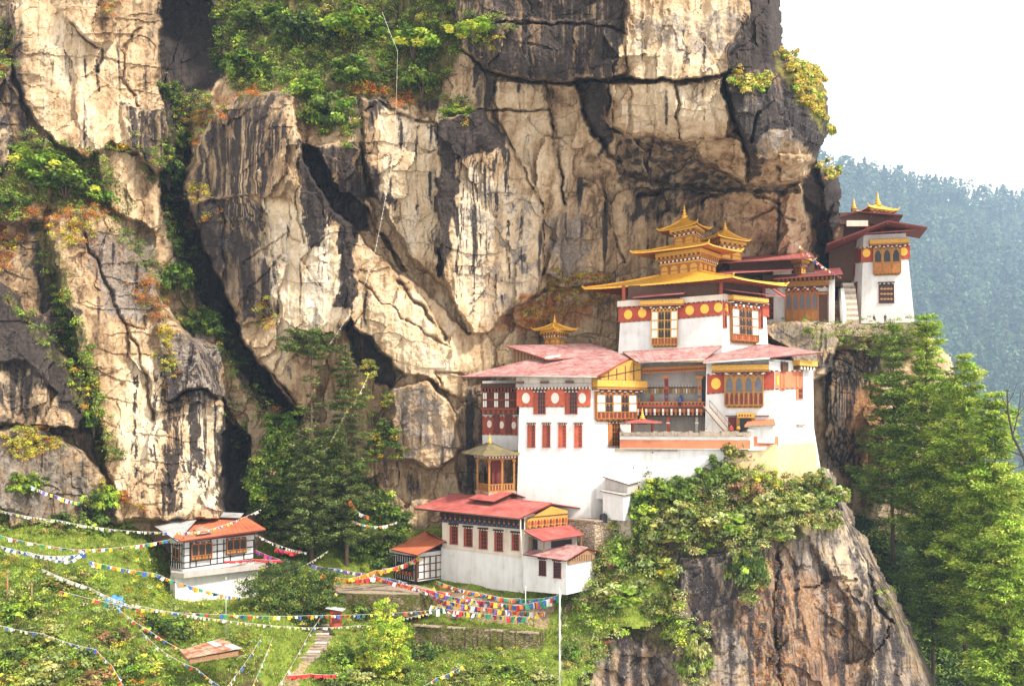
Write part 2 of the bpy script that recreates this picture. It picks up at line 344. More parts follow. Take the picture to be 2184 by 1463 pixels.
# slabs: outline, how far it stands proud (m, negative = recess), width of its edge (photo px)
SLABS = [
 ([(20,-300),(345,-300),(342,60),(338,215),(372,250),(370,335),(335,372),(290,325),(240,300),(190,335),(120,310),(55,230),(30,150)], 5.5, 14),
 ([(128,14),(215,8),(248,50),(242,90),(205,92),(150,60)], 2.6, 16),
 ([(255,222),(372,245),(372,335),(330,372),(292,325),(256,262)], 1.6, 10),
 ([(342,-40),(438,-40),(478,150),(420,225),(392,420),(340,460),(352,250)], -6, 18),
 ([(-40,120),(22,140),(60,260),(130,330),(90,470),(-40,480)], 4, 24),
 ([(100,465),(205,440),(250,480),(300,560),(350,650),(430,745),(480,860),(486,1000),(474,1110),(250,1110),(225,970),(180,800),(128,620)], 6, 22),
 ([(330,690),(380,700),(470,740),(486,850),(425,826),(362,854)], 3.2, 7),
 ([(210,310),(300,330),(345,420),(330,500),(250,455),(215,400)], 3.5, 18),
 ([(-40,600),(20,620),(80,690),(160,785),(196,850),(165,915),(60,905),(-40,900)], 7, 12),
 ([(-40,780),(60,770),(118,840),(95,905),(-40,905)], -2, 10),
 ([(-40,925),(60,905),(140,930),(215,1000),(262,1120),(-40,1120)], 5, 20),
 ([(395,420),(425,290),(470,235),(525,195),(625,203),(645,330),(695,425),(735,470),(762,560),(745,680),(700,745),(660,870),(640,888),(585,815),(528,742),(492,655),(440,540)], 8, 10),
 ([(470,235),(525,195),(625,203),(640,330),(600,420),(520,418),(430,430),(425,300)], 1.6, 12),
 ([(425,425),(520,415),(555,440),(560,540),(610,560),(590,660),(520,700),(478,620),(440,540)], 2.0, 12),
 ([(352,440),(395,425),(440,540),(492,655),(528,742),(585,815),(648,885),(636,905),(566,850),(480,740),(420,620)], -12, 10),
 ([(480,850),(505,900),(528,930),(532,1110),(468,1110),(476,960)], -6, 10),
 ([(636,302),(664,318),(712,400),(762,424),(826,508),(868,578),(853,588),(804,540),(744,480),(700,425),(662,372)], -5, 6),
 ([(668,315),(722,300),(765,322),(758,362),(720,398)], 4, 8),
 ([(768,310),(796,420),(838,472),(882,560),(950,612),(1014,712),(1005,722),(948,660),(904,616),(858,580),(814,500),(784,425)], -3.5, 7),
 ([(772,205),(812,215),(880,222),(936,268),(944,380),(938,500),(930,590),(870,545),(832,470),(796,415),(776,320)], 3.0, 9),
 ([(940,255),(1030,238),(1060,275),(1130,370),(1156,440),(1160,570),(1146,620),(1040,705),(1005,715),(952,605),(935,520)], 5.0, 9),
 ([(735,600),(815,560),(880,600),(945,720),(1000,790),(990,850),(900,800),(850,790),(792,735),(748,690)], 3.5, 8),
 ([(752,690),(800,735),(856,792),(840,832),(790,800),(752,745),(738,690)], -2.6, 8),
 ([(838,828),(905,812),(960,850),(990,960),(930,1000),(862,985),(835,900)], 4.5, 16),
 ([(985,805),(1045,810),(1040,1050),(990,1060),(965,960)], -2.5, 16),
 ([(1058,170),(1160,176),(1186,262),(1200,430),(1196,600),(1162,590),(1158,440),(1130,370),(1062,275)], 2.2, 7),
 ([(1200,430),(1290,370),(1310,480),(1290,600),(1210,620),(1165,590)], 1.6, 14),
 ([(930,-300),(1345,-300),(1340,150),(1282,172),(1150,172),(1062,158),(985,112)], 6.5, 8),
 ([(1050,40),(1340,45),(1335,150),(1282,172),(1150,172),(1062,158)], 1.2, 6),
 ([(1338,-300),(1592,-300),(1596,45),(1545,158),(1440,172),(1340,160)], 7.5, 10),
 ([(1545,165),(1556,100),(1596,40),(1600,-300),(1700,-300),(1680,130),(1600,152)], 3.5, 14),
 ([(1285,176),(1440,174),(1544,166),(1560,240),(1548,292),(1460,306),(1335,288),(1300,268)], 5.5, 8),
 ([(1304,180),(1345,180),(1338,286),(1302,268)], 1.3, 6),
 ([(1345,180),(1440,176),(1448,286),(1352,284)], 1.6, 6),
 ([(1546,166),(1680,130),(1800,160),(1800,300),(1745,345),(1690,352),(1610,350),(1572,270)], 7.5, 22),
 ([(1660,330),(1730,326),(1722,382),(1668,385)], 2.8, 8),
 ([(1470,300),(1560,292),(1640,350),(1700,385),(1590,392),(1480,345)], 2.0, 10),
 ([(1310,290),(1480,306),(1500,345),(1590,395),(1700,392),(1706,412),(1600,410),(1440,398),(1320,372)], -4, 10),
 ([(1680,400),(1712,398),(1716,520),(1690,560),(1660,545),(1676,480)], 3.2, 9),
 ([(1716,420),(1762,450),(1776,530),(1845,570),(1845,690),(1776,640),(1740,600)], -6, 12),
 ([(1742,345),(1800,345),(1805,450),(1762,456)], 4.0, 14),
 ([(1625,690),(1700,684),(1778,702),(1786,735),(1766,790),(1718,838),(1690,765)], 20, 14),
 ([(1770,750),(1880,745),(1890,1056),(1850,1046),(1762,960)], 2.5, 10),
]
CRACKS = [([(985,112),(1062,160),(1150,176),(1282,176),(1342,164),(1440,176),(1544,168),(1585,152)], 3.2, 3.6),
 ([(1022,236),(1100,239),(1172,236)], 2.5, 2), ([(1050,240),(1092,312),(1122,382),(1158,440)], 2.2, 1.5), ([(1162,180),(1182,270),(1196,362),(1202,440)], 3.4, 3),
 ([(1234,180),(1252,260),(1300,330),(1325,345)], 5, 4), ([(1300,180),(1302,268),(1330,288)], 4, 3), ([(1444,176),(1452,290)], 2.4, 1.6), ([(1545,168),(1562,250),(1590,330),(1598,390)], 4.5, 4),
 ([(850,600),(900,662),(948,718)], 3.5, 2.4), ([(760,600),(810,640),(880,690),(960,740)], 2, 1.2), ([(480,652),(528,742),(588,808),(650,882)], 3, 3),
 ([(362,854),(425,826),(482,858)], 3, 3), ([(960,850),(925,790),(1000,800)], 2.2, 1.2), ([(1285,380),(1300,470),(1330,560)], 2.5, 1.6), ([(1240,620),(1180,612),(1140,630)], 3, 2),
 ([(1060,50),(1240,50),(1340,70)], 2.2, 1.5), ([(640,330),(630,430),(650,520)], 2, 1.0), ([(300,60),(260,110),(262,170),(300,230)], 2.6, 1.4), ([(205,190),(215,110),(150,55)], 2.4, 1.5),
 ([(600,545),(540,610),(585,660)], 1.6, .8), ([(180,500),(240,640),(300,760),(330,900)], 3, 1.8), ([(340,640),(300,700),(260,690)], 2.4, 1.2), ([(520,560),(610,500),(640,520)], 1.6, .8),
 ([(1500,430),(1560,400),(1660,432)], 3, 2.4), ([(1600,470),(1650,440),(1690,470)], 2.6, 1.6), ([(1360,420),(1440,400),(1530,420)], 4, 3), ([(1780,760),(1850,800),(1880,900)], 2.4, 1.2), ([(780,240),(800,215),(880,258),(936,262)], 2.6, 1.6), ([(1620,235),(1600,300)], 3, 2)]
def wrp(px, py, a=11, s=0): return px+fbm(px/46, py/46, 4, 20+s)*a*2, py+fbm(px/46, py/46, 4, 30+s)*a*2
def cliff_depth(px, py):
    D = CD(px, py); qx, qy = wrp(px, py, 7)
    for i, (poly, h, w) in enumerate(SLABS):
        b = np.array(poly); m = (px > b[:,0].min()-60) & (px < b[:,0].max()+60) & (py > b[:,1].min()-60) & (py < b[:,1].max()+60)
        if m.any(): D[m] -= h*sstep(-w*.28, w*.28, sdist(qx[m], qy[m], poly))
    for pl, w, d in CRACKS:
        b = np.array(pl); m = (px > b[:,0].min()-40) & (px < b[:,0].max()+40) & (py > b[:,1].min()-40) & (py < b[:,1].max()+40)
        D[m] += d*np.exp(-(dline(qx[m], qy[m], pl)/w)**2)
    D += fracture(px, py, .95)*(1-.3*sstep(1300,1340,px)*sstep(600,640,py))
    s = np.clip(sdist(px, py, [(-340,-900)]+CLIFF_EDGE[1:]), 0, None)   # round off towards the skyline
    r = 46.0; t = np.clip(s/r, 0, 1); D += 9*(1-np.sqrt(1-(1-t)**2))
    return D
def paint(px, py, lst, warp=12, s=0, soft=16):
    qx, qy = wrp(px, py, warp, s); m = np.zeros(px.shape)
    for poly, v in lst:
        b = np.array(poly); k = (px > b[:,0].min()-60) & (px < b[:,0].max()+60) & (py > b[:,1].min()-60) & (py < b[:,1].max()+60)
        if k.any():
            w = sstep(-soft*.5, soft*.5, sdist(qx[k], qy[k], poly)); m[k] = m[k]*(1-w)+v*w
    return m
DARK = [([(-340,-300),(2100,-300),(2100,1300),(-340,1300)], .30), ([(-40,430),(100,470),(180,700),(230,980),(-40,930)], .52), ([(1060,172),(1200,176),(1200,440),(1120,380)], .36), ([(1200,340),(1700,395),(1700,560),(1540,620),(1220,600)], .42), ([(330,-40),(350,250),(300,240),(310,40)], .42), ([(560,20),(960,40),(930,240),(640,200)], .6), ([(640,560),(720,640),(660,760),(600,700)], .34),  # stains and lichen, with the shade of chasm and recesses painted in
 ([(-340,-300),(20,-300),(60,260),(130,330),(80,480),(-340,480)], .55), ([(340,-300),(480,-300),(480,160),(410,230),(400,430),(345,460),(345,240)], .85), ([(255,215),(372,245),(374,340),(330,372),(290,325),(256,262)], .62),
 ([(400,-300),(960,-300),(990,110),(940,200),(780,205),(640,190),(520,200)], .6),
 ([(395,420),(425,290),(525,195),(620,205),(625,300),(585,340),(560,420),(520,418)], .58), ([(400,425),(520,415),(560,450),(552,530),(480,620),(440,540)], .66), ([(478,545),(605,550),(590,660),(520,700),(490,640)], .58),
 ([(340,440),(395,425),(440,540),(492,655),(528,742),(585,815),(648,885),(640,915),(560,870),(465,745),(400,620)], .8),  # chasm blackened in the colour to stand for its shade
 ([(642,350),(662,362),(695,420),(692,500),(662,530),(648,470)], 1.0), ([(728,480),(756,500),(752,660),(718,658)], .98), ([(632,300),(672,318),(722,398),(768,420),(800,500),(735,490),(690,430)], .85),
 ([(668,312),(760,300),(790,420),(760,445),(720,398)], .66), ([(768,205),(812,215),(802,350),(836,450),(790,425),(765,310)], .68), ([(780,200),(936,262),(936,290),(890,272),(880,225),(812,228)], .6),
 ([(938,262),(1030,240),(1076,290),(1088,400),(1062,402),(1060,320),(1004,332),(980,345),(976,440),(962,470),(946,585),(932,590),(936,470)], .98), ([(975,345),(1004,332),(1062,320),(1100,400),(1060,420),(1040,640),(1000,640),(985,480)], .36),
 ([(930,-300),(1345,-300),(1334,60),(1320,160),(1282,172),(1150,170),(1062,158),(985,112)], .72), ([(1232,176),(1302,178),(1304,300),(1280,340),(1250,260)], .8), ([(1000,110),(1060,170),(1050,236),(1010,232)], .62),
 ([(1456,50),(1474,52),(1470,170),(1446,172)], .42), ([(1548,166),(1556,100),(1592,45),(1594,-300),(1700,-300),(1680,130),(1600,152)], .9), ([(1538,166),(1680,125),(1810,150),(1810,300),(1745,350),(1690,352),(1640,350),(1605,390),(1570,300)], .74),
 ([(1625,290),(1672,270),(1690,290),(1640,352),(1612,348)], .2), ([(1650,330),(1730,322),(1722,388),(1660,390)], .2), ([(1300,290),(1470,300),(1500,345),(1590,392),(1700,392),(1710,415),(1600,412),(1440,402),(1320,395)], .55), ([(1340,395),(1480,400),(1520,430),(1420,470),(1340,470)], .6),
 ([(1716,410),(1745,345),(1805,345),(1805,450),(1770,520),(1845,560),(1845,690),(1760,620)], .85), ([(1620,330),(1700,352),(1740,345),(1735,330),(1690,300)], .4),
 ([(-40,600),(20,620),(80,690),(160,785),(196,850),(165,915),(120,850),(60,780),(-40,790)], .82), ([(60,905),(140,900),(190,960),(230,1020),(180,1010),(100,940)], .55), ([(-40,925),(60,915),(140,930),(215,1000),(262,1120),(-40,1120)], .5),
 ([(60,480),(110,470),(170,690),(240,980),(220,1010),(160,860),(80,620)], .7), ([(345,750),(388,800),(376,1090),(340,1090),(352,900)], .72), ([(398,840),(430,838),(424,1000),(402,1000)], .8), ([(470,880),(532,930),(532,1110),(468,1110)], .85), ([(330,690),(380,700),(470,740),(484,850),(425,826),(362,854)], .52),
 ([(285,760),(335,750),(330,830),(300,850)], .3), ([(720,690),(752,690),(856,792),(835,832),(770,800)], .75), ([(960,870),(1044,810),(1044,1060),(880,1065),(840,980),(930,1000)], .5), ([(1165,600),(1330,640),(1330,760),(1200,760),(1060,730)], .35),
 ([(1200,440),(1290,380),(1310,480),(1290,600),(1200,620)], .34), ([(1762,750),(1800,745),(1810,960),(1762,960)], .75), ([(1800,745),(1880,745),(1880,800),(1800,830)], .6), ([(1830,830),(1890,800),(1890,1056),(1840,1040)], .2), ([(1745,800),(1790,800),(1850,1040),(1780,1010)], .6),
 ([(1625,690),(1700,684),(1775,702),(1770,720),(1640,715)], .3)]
ORANGE = [([(150,215),(182,230),(176,300),(150,300)], .8), ([(120,0),(245,20),(245,90),(180,100)], .5), ([(160,100),(335,70),(338,220),(240,240)], .4), ([(560,215),(640,240),(640,350),(600,330)], .55), ([(470,260),(640,260),(640,420),(480,420)], .3), ([(540,560),(640,580),(620,720),(530,700)], .42),
 ([(810,215),(940,270),(930,500),(870,540),(810,480)], .3), ([(1040,700),(1120,640),(1250,600),(1300,640),(1230,700),(1100,720)], .9), ([(1162,590),(1330,560),(1330,640),(1180,660)], .55), ([(1480,420),(1700,400),(1700,560),(1500,560)], .5), ([(930,480),(1010,600),(940,660),(860,560)], .35), ([(60,330),(140,340),(330,560),(240,640)], .4), ([(590,240),(640,330),(640,480),(590,480)], .4), ([(1790,830),(1890,790),(1890,1060),(1820,1040)], .75), ([(120,480),(240,520),(260,700),(170,640)], .5), ([(200,600),(330,780),(320,980),(240,940)], .4), ([(750,690),(1000,740),(1000,820),(850,800)], .3), ([(1220,340),(1420,350),(1420,560),(1240,560)], .42)]
GREY = [([(-340,-300),(2100,-300),(2100,1300),(-340,1300)], .2), ([(170,500),(330,500),(345,690),(220,680)], .7), ([(330,690),(480,740),(486,850),(362,854)], .7), ([(-40,925),(140,925),(262,1120),(-40,1120)], .6), ([(838,828),(905,812),(990,960),(862,985)], .55), ([(1344,30),(1590,20),(1590,100),(1345,120)], .5), ([(1160,470),(1240,440),(1260,620),(1170,610)], .6), ([(1560,170),(1760,180),(1760,320),(1590,330)], .6), ([(980,350),(1150,420),(1150,640),(1010,700)], .45), ([(1620,684),(1790,690),(1780,740),(1700,830)], .6), ([(990,810),(1044,810),(1044,1060),(980,1060)], .5), ([(425,425),(560,440),(600,660),(480,640)], .45), ([(1740,760),(1830,760),(1830,1000),(1760,1000)], .5)]
PALE = [([(40,10),(150,50),(300,110),(300,300),(200,330),(90,300),(60,160)], .5), ([(80,30),(120,50),(110,260),(70,250)], .4), ([(560,420),(700,470),(755,560),(745,680),(640,720),(600,790),(590,640),(550,560)], 1.0), ([(812,222),(935,270),(935,560),(870,545),(815,480)], .8), ([(990,350),(1150,430),(1158,590),(1010,708),(955,600),(960,480)], .85), ([(1344,10),(1590,10),(1545,158),(1440,172),(1345,160)], .7), ([(1300,180),(1545,176),(1545,290),(1340,285)], .7), ([(760,610),(940,640),(1010,790),(840,790)], .75), ([(1060,175),(1170,180),(1190,430),(1120,380)], .4), ([(380,850),(480,860),(470,1090),(385,1090)], 1.0), ([(255,770),(345,760),(345,1090),(255,1080)], .9), ([(1680,400),(1712,398),(1700,560),(1660,545)], .5), ([(260,770),(300,960),(330,1080),(262,1060)], .5)]
STREAK = [([(480,260),(640,260),(640,480),(480,480)], .8), ([(640,350),(700,420),(760,560),(740,670),(640,540)], .7), ([(945,300),(1100,330),(1130,640),(980,660)], 1.0), ([(250,740),(480,740),(480,1100),(250,1100)], 1.0), ([(60,60),(340,60),(340,320),(60,300)], .45), ([(800,220),(940,260),(930,520),(810,480)], .5), ([(1340,10),(1590,10),(1590,150),(1340,160)], .5), ([(1760,760),(1890,750),(1890,1056),(1760,1000)], .9), ([(560,480),(620,480),(620,700),(540,690)], .5), ([(900,0),(1340,0),(1330,170),(1000,140)], .4)]
MOSS = [([(440,-100),(960,-100),(985,110),(940,215),(780,205),(640,190),(500,220)], .6), ([(20,290),(230,310),(300,450),(250,480),(100,470),(20,440)], .55), ([(60,480),(110,470),(190,700),(260,1000),(210,1000),(140,800)], .55), ([(380,450),(470,650),(560,800),(600,900),(520,850),(420,680)], .45), ([(1640,120),(1766,160),(1766,300),(1735,270),(1680,190)], .8), ([(1560,165),(1640,160),(1640,200),(1560,200)], .5), ([(1040,690),(1140,630),(1300,600),(1310,650),(1200,700)], .3), ([(1640,690),(1960,690),(1960,760),(1700,745)], .45), ([(1745,345),(1800,345),(1790,385),(1750,375)], .7), ([(300,470),(360,560),(300,570),(240,480)], .5), ([(10,600),(200,830),(190,860),(0,640)], .55), ([(0,920),(250,1000),(270,1120),(0,1120)], .35)]
# long black water marks: x, top, bottom, half width
MARKS = [(650,352,520,6),(690,420,540,6),(735,480,655,9),(748,490,660,5),(500,300,470,5),(530,280,480,4),(560,300,470,6),(590,260,420,4),(612,270,400,5),(618,430,570,5),(952,300,590,8),(975,440,600,4),(1010,340,640,5),(1035,340,560,4),(1060,330,480,7),(1085,300,640,4),(1110,430,620,4),(852,240,340,5),(890,250,480,4),(830,330,470,4),(918,280,460,4),(290,780,1080,8),(330,800,1085,5),(365,760,1090,11),(390,850,1080,5),(412,840,1020,10),(440,860,1060,4),(462,860,1080,6),(205,80,260,6),(180,120,330,4),(110,130,260,4),(258,60,220,5),(310,90,230,5),(150,60,200,3),(1372,10,160,4),(1400,20,160,5),(1462,40,170,10),(1500,80,165,4),(1530,30,160,6),(1180,190,340,6),(1110,180,300,4),(1380,190,290,4),(1420,190,285,5),(1500,190,280,4),(1010,560,700,4),(560,580,720,5),(520,560,700,5),(590,620,760,4),(640,560,700,4),(1820,760,1040,8),(1850,780,1040,5),(1870,760,1040,5),(1240,380,560,6),(1290,420,600,5),(1380,420,560,5),(1660,420,540,4),(1150,470,600,4),(240,520,660,4),(290,560,720,5),(210,620,860,5),(60,800,900,6),(30,790,900,5),(860,840,980,6),(900,830,960,4),(1000,830,1040,7),(780,620,700,4)]
def marks(px, py, lst):
    qx = px+fbm(px/70, py/140, 3, 90)*9; m = np.zeros(px.shape)
    for x, y0, y1, w in lst:
        k = (np.abs(px-x) < w*4+14) & (py > y0-30) & (py < y1+30)
        if k.any():
            t = (py[k]-y0)/(y1-y0); m[k] = np.maximum(m[k], np.exp(-((qx[k]-x)/(w*(1.15-.55*t)))**2)*sstep(-.06, .06, t)*(1-sstep(.75, 1.08, t)))
    return m
def cliff_masks(px, py, D):
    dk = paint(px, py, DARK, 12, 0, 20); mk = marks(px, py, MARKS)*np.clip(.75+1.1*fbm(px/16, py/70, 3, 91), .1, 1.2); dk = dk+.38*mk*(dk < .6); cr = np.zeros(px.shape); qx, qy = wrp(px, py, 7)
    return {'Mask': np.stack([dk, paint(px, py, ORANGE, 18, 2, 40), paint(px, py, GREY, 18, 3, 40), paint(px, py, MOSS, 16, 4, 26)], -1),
            'Mask2': np.stack([paint(px, py, PALE, 14, 5, 26), paint(px, py, STREAK, 10, 6, 30), cr, cr+1], -1)}
ROCK = rock_material('rock')
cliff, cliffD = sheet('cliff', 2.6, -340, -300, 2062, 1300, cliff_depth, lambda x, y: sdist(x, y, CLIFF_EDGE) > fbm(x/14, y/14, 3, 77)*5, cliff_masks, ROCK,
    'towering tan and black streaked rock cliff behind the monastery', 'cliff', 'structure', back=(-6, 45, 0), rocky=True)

# ---- the rock spur that carries the monastery
PILLAR = [(1215,1800),(1205,1400),(1195,1300),(1262,1180),(1290,1080),(1300,1040),(1500,1010),(1640,1025),(1720,1020),(1768,985),(1800,1050),(1850,1140),(1900,1240),(1950,1340),(1990,1430),(2030,1560),(2120,1800)]
PD = tps([(1200,1300,148),(1250,1150,156),(1300,1060,159.5),(1420,1030,158.5),(1530,1000,158),(1640,970,157),(1720,860,163),(1740,960,160),(1300,1230,152),(1300,1463,141),(1450,1180,151),(1450,1463,140),(1600,1180,148),(1600,1463,139),(1750,1100,153),(1780,1463,143),(1900,1300,152),(1960,1463,151),(1250,1800,122),(1600,1800,124),(2000,1800,138),(1820,1150,156)])
PSLAB = [([(1455,1190),(1640,1165),(1660,1500),(1640,1800),(1450,1800),(1440,1330)], 2.5, 10), ([(1700,1120),(1790,1080),(1990,1430),(2030,1800),(1870,1800),(1850,1400),(1800,1270)], 2.2, 12), ([(1260,1340),(1330,1330),(1380,1400),(1390,1800),(1240,1800)], 2.5, 14), ([(1860,1340),(1910,1290),(2000,1480),(2060,1800),(1850,1800)], 1.5, 8)]
PCR = [([(1790,1075),(1850,1190),(1870,1290),(1905,1330)], 3, 1.8), ([(1660,1180),(1650,1300),(1660,1463)], 2.5, 1.4), ([(1850,1410),(1890,1360),(1900,1320)], 2.5, 1.6), ([(1700,1260),(1800,1230)], 2, 1)]
def pillar_depth(px, py):
    D = PD(px, py); qx, qy = wrp(px, py, 8, 3)
    for poly, h, w in PSLAB: D -= h*sstep(-w*.5, w*.5, sdist(qx, qy, poly))
    for pl, w, d in PCR: D += d*np.exp(-(dline(qx, qy, pl)/w)**2)
    D += fracture(px, py, .62, 5, 110, 120)
    rd = sstep(1030, 1110, py)
    s = np.clip(dline(px, py, PILLAR[9:]), 0, None); t = np.clip(s/40, 0, 1)
    return D+12*(1-np.sqrt(1-(1-t)**2))
def pillar_masks(px, py, D):
    dk = paint(px, py, [([(1000,800),(2200,800),(2200,1900),(1000,1900)], .52), ([(1460,1180),(1600,1170),(1590,1340),(1470,1400)], .58), ([(1260,1340),(1420,1330),(1400,1800),(1270,1800)], .5), ([(1800,1150),(1860,1150),(2000,1430),(2000,1700),(1960,1700),(1880,1330)], .56), ([(1650,930),(1760,830),(1775,985),(1740,1020)], .3), ([(1470,1400),(1560,1380),(1560,1800),(1470,1800)], .45)], 14, 11, 40)
    dk = dk+.26*marks(px, py, [(1480,1210,1463,9),(1510,1200,1420,6),(1560,1290,1480,7),(1600,1240,1500,5),(1660,1190,1470,8),(1700,1200,1360,5),(1760,1210,1420,6),(1800,1300,1480,7),(1880,1340,1480,8),(1910,1360,1490,6),(1330,1350,1500,7),(1360,1350,1500,5),(1300,1380,1500,5)])
    og = paint(px, py, [([(1455,1200),(1660,1180),(1800,1240),(1860,1400),(1830,1800),(1560,1800),(1600,1400)], .68), ([(1620,1180),(1700,1170),(1660,1500),(1600,1500)], .62), ([(1720,1230),(1810,1230),(1880,1420),(1840,1470),(1750,1330)], .55), ([(1470,1190),(1560,1190),(1560,1420),(1480,1500)], .32), ([(1290,1430),(1390,1430),(1390,1700),(1290,1700)], .6)], 18, 12, 50)
    gy = paint(px, py, [([(1000,800),(2200,800),(2200,1900),(1000,1900)], .55), ([(1700,1130),(1800,1090),(1890,1300),(1810,1230)], .5)], 18, 13, 50)
    pl = paint(px, py, [([(1720,1130),(1800,1080),(1860,1190),(1900,1330),(1870,1340),(1790,1220)], .9), ([(1845,1410),(1870,1400),(1875,1800),(1840,1800)], 1.2), ([(1640,930),(1760,830),(1780,1010),(1660,1040)], 1.0), ([(1560,1400),(1600,1400),(1600,1800),(1560,1800)], .5)], 12, 14, 24)
    ms = paint(px, py, [([(1300,1000),(1760,990),(1790,1130),(1640,1170),(1440,1190),(1440,1400),(1300,1350),(1180,1330)], .6), ([(1860,1260),(1900,1270),(1990,1430),(1940,1430)], .5)], 18, 15, 40)
    z = np.zeros(px.shape)
    return {'Mask': np.stack([dk, og, gy, ms], -1), 'Mask2': np.stack([pl, z+.35, z, z+1], -1)}
pillar, pillarD = sheet('rock_spur', 3.6, 1150, 820, 2130, 1800, pillar_depth, lambda x, y: sdist(x, y, PILLAR) > fbm(x/14, y/14, 3, 78)*4+np.abs(fbm(x/60, y/60, 2, 79))*16, pillar_masks, ROCK,
    'grey and rust coloured rock spur below the monastery walls', 'rock', 'structure', back=(-4, 30, 0), rocky=True)

# ---- soil: the terrace slope in front, the shaded gully slope on the right, the far mountain
def soil_material(name, a, b, c, d):
    t = NT(name); med = t.noise(.5, detail=6); fine = t.noise(3, detail=6, rough=.7); big = t.noise(.11, detail=3)
    v = t.m('ADD', t.m('MULTIPLY', med, .5), t.m('MULTIPLY', fine, .5))
    col = t.ramp(v, [(.34, a), (.48, b), (.58, c), (.72, d)])
    at = t.attr('Mask'); sp = t.n('SeparateColor'); t.t.links.new(at.outputs['Color'], sp.inputs[0])
    path = t.sst(t.m('ADD', sp.outputs[0], t.m('MULTIPLY', t.m('SUBTRACT', v, .5), 1.6)), .4, .7)
    col = t.mix(path, col, t.ramp(fine, [(.3, (.15, .10, .055)), (.62, (.36, .265, .165))]))
    col = t.mix(t.sst(t.m('ADD', sp.outputs[1], t.m('MULTIPLY', t.m('SUBTRACT', v, .5), 1.6)), .4, .7), col, t.ramp(fine, [(.3, (.03, .025, .012)), (.6, (.10, .075, .035))]))
    return t.done(col, .95, .1, bump=v, bstr=.8, bdist=.5)
SOIL = soil_material('grassy_soil', (.045, .06, .01), (.11, .15, .02), (.19, .235, .036), (.32, .31, .08))
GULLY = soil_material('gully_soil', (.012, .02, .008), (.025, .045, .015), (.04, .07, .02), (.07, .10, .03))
GDf = tps([(-300,1080,134),(0,1130,134),(200,1170,137),(300,1200,141),(372,1285,138),(450,1284,141),(548,1278,146),(390,1215,152),(540,1196,160),(640,1200,156),(0,1300,123),(0,1463,112),(0,1750,96),(-300,1463,112),(-300,1300,122),(-300,1750,95),(300,1300,129),(300,1463,117),(300,1750,101),(560,1300,137),(560,1463,122),(560,1750,104),
 (700,1230,154),(830,1238,158),(940,1230,159),(1118,1256,150.5),(1200,1258,152),(930,1300,150),(1130,1318,148),(900,1340,147.5),(1020,1346,146.5),(1150,1356,146),(890,1392,140),(1020,1394,138.6),(1110,1394,138.6),(1160,1384,141),(900,1463,130),(1100,1463,129),(1000,1750,108),(1290,1200,153),(1300,1330,143),(1400,1300,145),(1250,1463,133),(1420,1463,140),(1270,1130,157),(660,1330,140),(640,1420,126),(700,1300,146),(1300,1750,118)])
def ground_depth(px, py):
    return GDf(px, py)+fbm(px/110, py/60, 4, 40)*1.6+fbm(px/20, py/14, 3, 41)*.35
def ground_masks(px, py, D):
    path = paint(px, py, [([(900,1262),(960,1248),(1190,1290),(1170,1345),(960,1318)], .62), ([(575,1475),(610,1440),(655,1385),(685,1340),(706,1340),(684,1395),(640,1450),(610,1600),(550,1600)], .62), ([(650,1255),(720,1240),(890,1262),(880,1285),(700,1275)], .8), ([(1190,1380),(1300,1330),(1300,1400),(1200,1440)], .5)], 6, 21, 16)
    br = paint(px, py, [([(0,1340),(120,1360),(160,1463),(40,1463)], .5), ([(440,1430),(560,1400),(560,1500),(420,1500)], .6), ([(180,1290),(260,1300),(230,1380),(150,1360)], .45)], 12, 22, 30)
    z = np.zeros(px.shape); return {'Mask': np.stack([path, br, z, z+1], -1)}
GEDGE = [(-400,1000),(1300,1060),(1470,1170),(1462,1250),(1450,1300),(1395,1335),(1300,1345),(1262,1390),(1232,1463),(1215,1800),(-400,1800)]
ground, groundD = sheet('ground', 4.5, -340, 1070, 1480, 1760, ground_depth, lambda x, y: (y > 1085-30*sstep(100,600,x)) & (sdist(x+fbm(x/30, y/30, 3, 44)*16, y+fbm(x/30, y/30, 3, 45)*16, GEDGE) > 0), ground_masks, SOIL, None, None, 'structure')
RD = tps([(1700,1000,195),(1760,1060,192),(1900,1050,199),(2184,1000,222),(2500,950,232),(2184,1300,196),(1900,1250,190),(1950,1463,181),(2184,1463,180),(2500,1463,184),(2500,1250,200),(1950,1800,150),(2300,1800,150)])
gully, gullyD = sheet('gully_slope', 7, 1690, 985, 2520, 1790, lambda x, y: RD(x, y)+fbm(x/90, y/70, 4, 50)*4, lambda x, y: y > 1000+np.clip(x-2000, 0, 200)*.1+fbm(x/40, y*0, 3, 52)*25, lambda x, y, D: {'Mask': np.stack([x*0, x*0, x*0, x*0+1], -1)}, GULLY, None, None, 'structure')
HD = tps([(1400,300,1250),(1790,360,1150),(2184,430,1300),(2700,480,1500),(1790,700,820),(2184,700,900),(2700,700,1000),(1790,1100,520),(2184,1100,560),(2700,1100,640),(1400,1100,500),(1790,1500,330),(2300,1500,340)])
def hill_top(x): return np.interp(x, [1200,1600,1790,1850,1900,1960,2010,2080,2130,2184,2400,2800], [262,342,374,382,392,406,416,432,437,442,464,500])
def hill_depth(px, py):
    D = HD(px, py)*2.9; f1, f2, a, b, dx, dy = worley((px+py*.35)/150, (py-px*.1)/260, 60)
    return D-fbm((px+py*.5)/120, py/300, 4, 61)*230
HILLM = soil_material('forest_floor', (.018, .035, .015), (.03, .055, .022), (.045, .075, .03), (.07, .10, .045))
hill, hillD = sheet('mountain', 9, 1400, 240, 2800, 1560, hill_depth, lambda x, y: y > hill_top(x), lambda x, y, D: {'Mask': np.stack([x*0, x*0, x*0, x*0+1], -1)}, HILLM, None, None, 'structure')
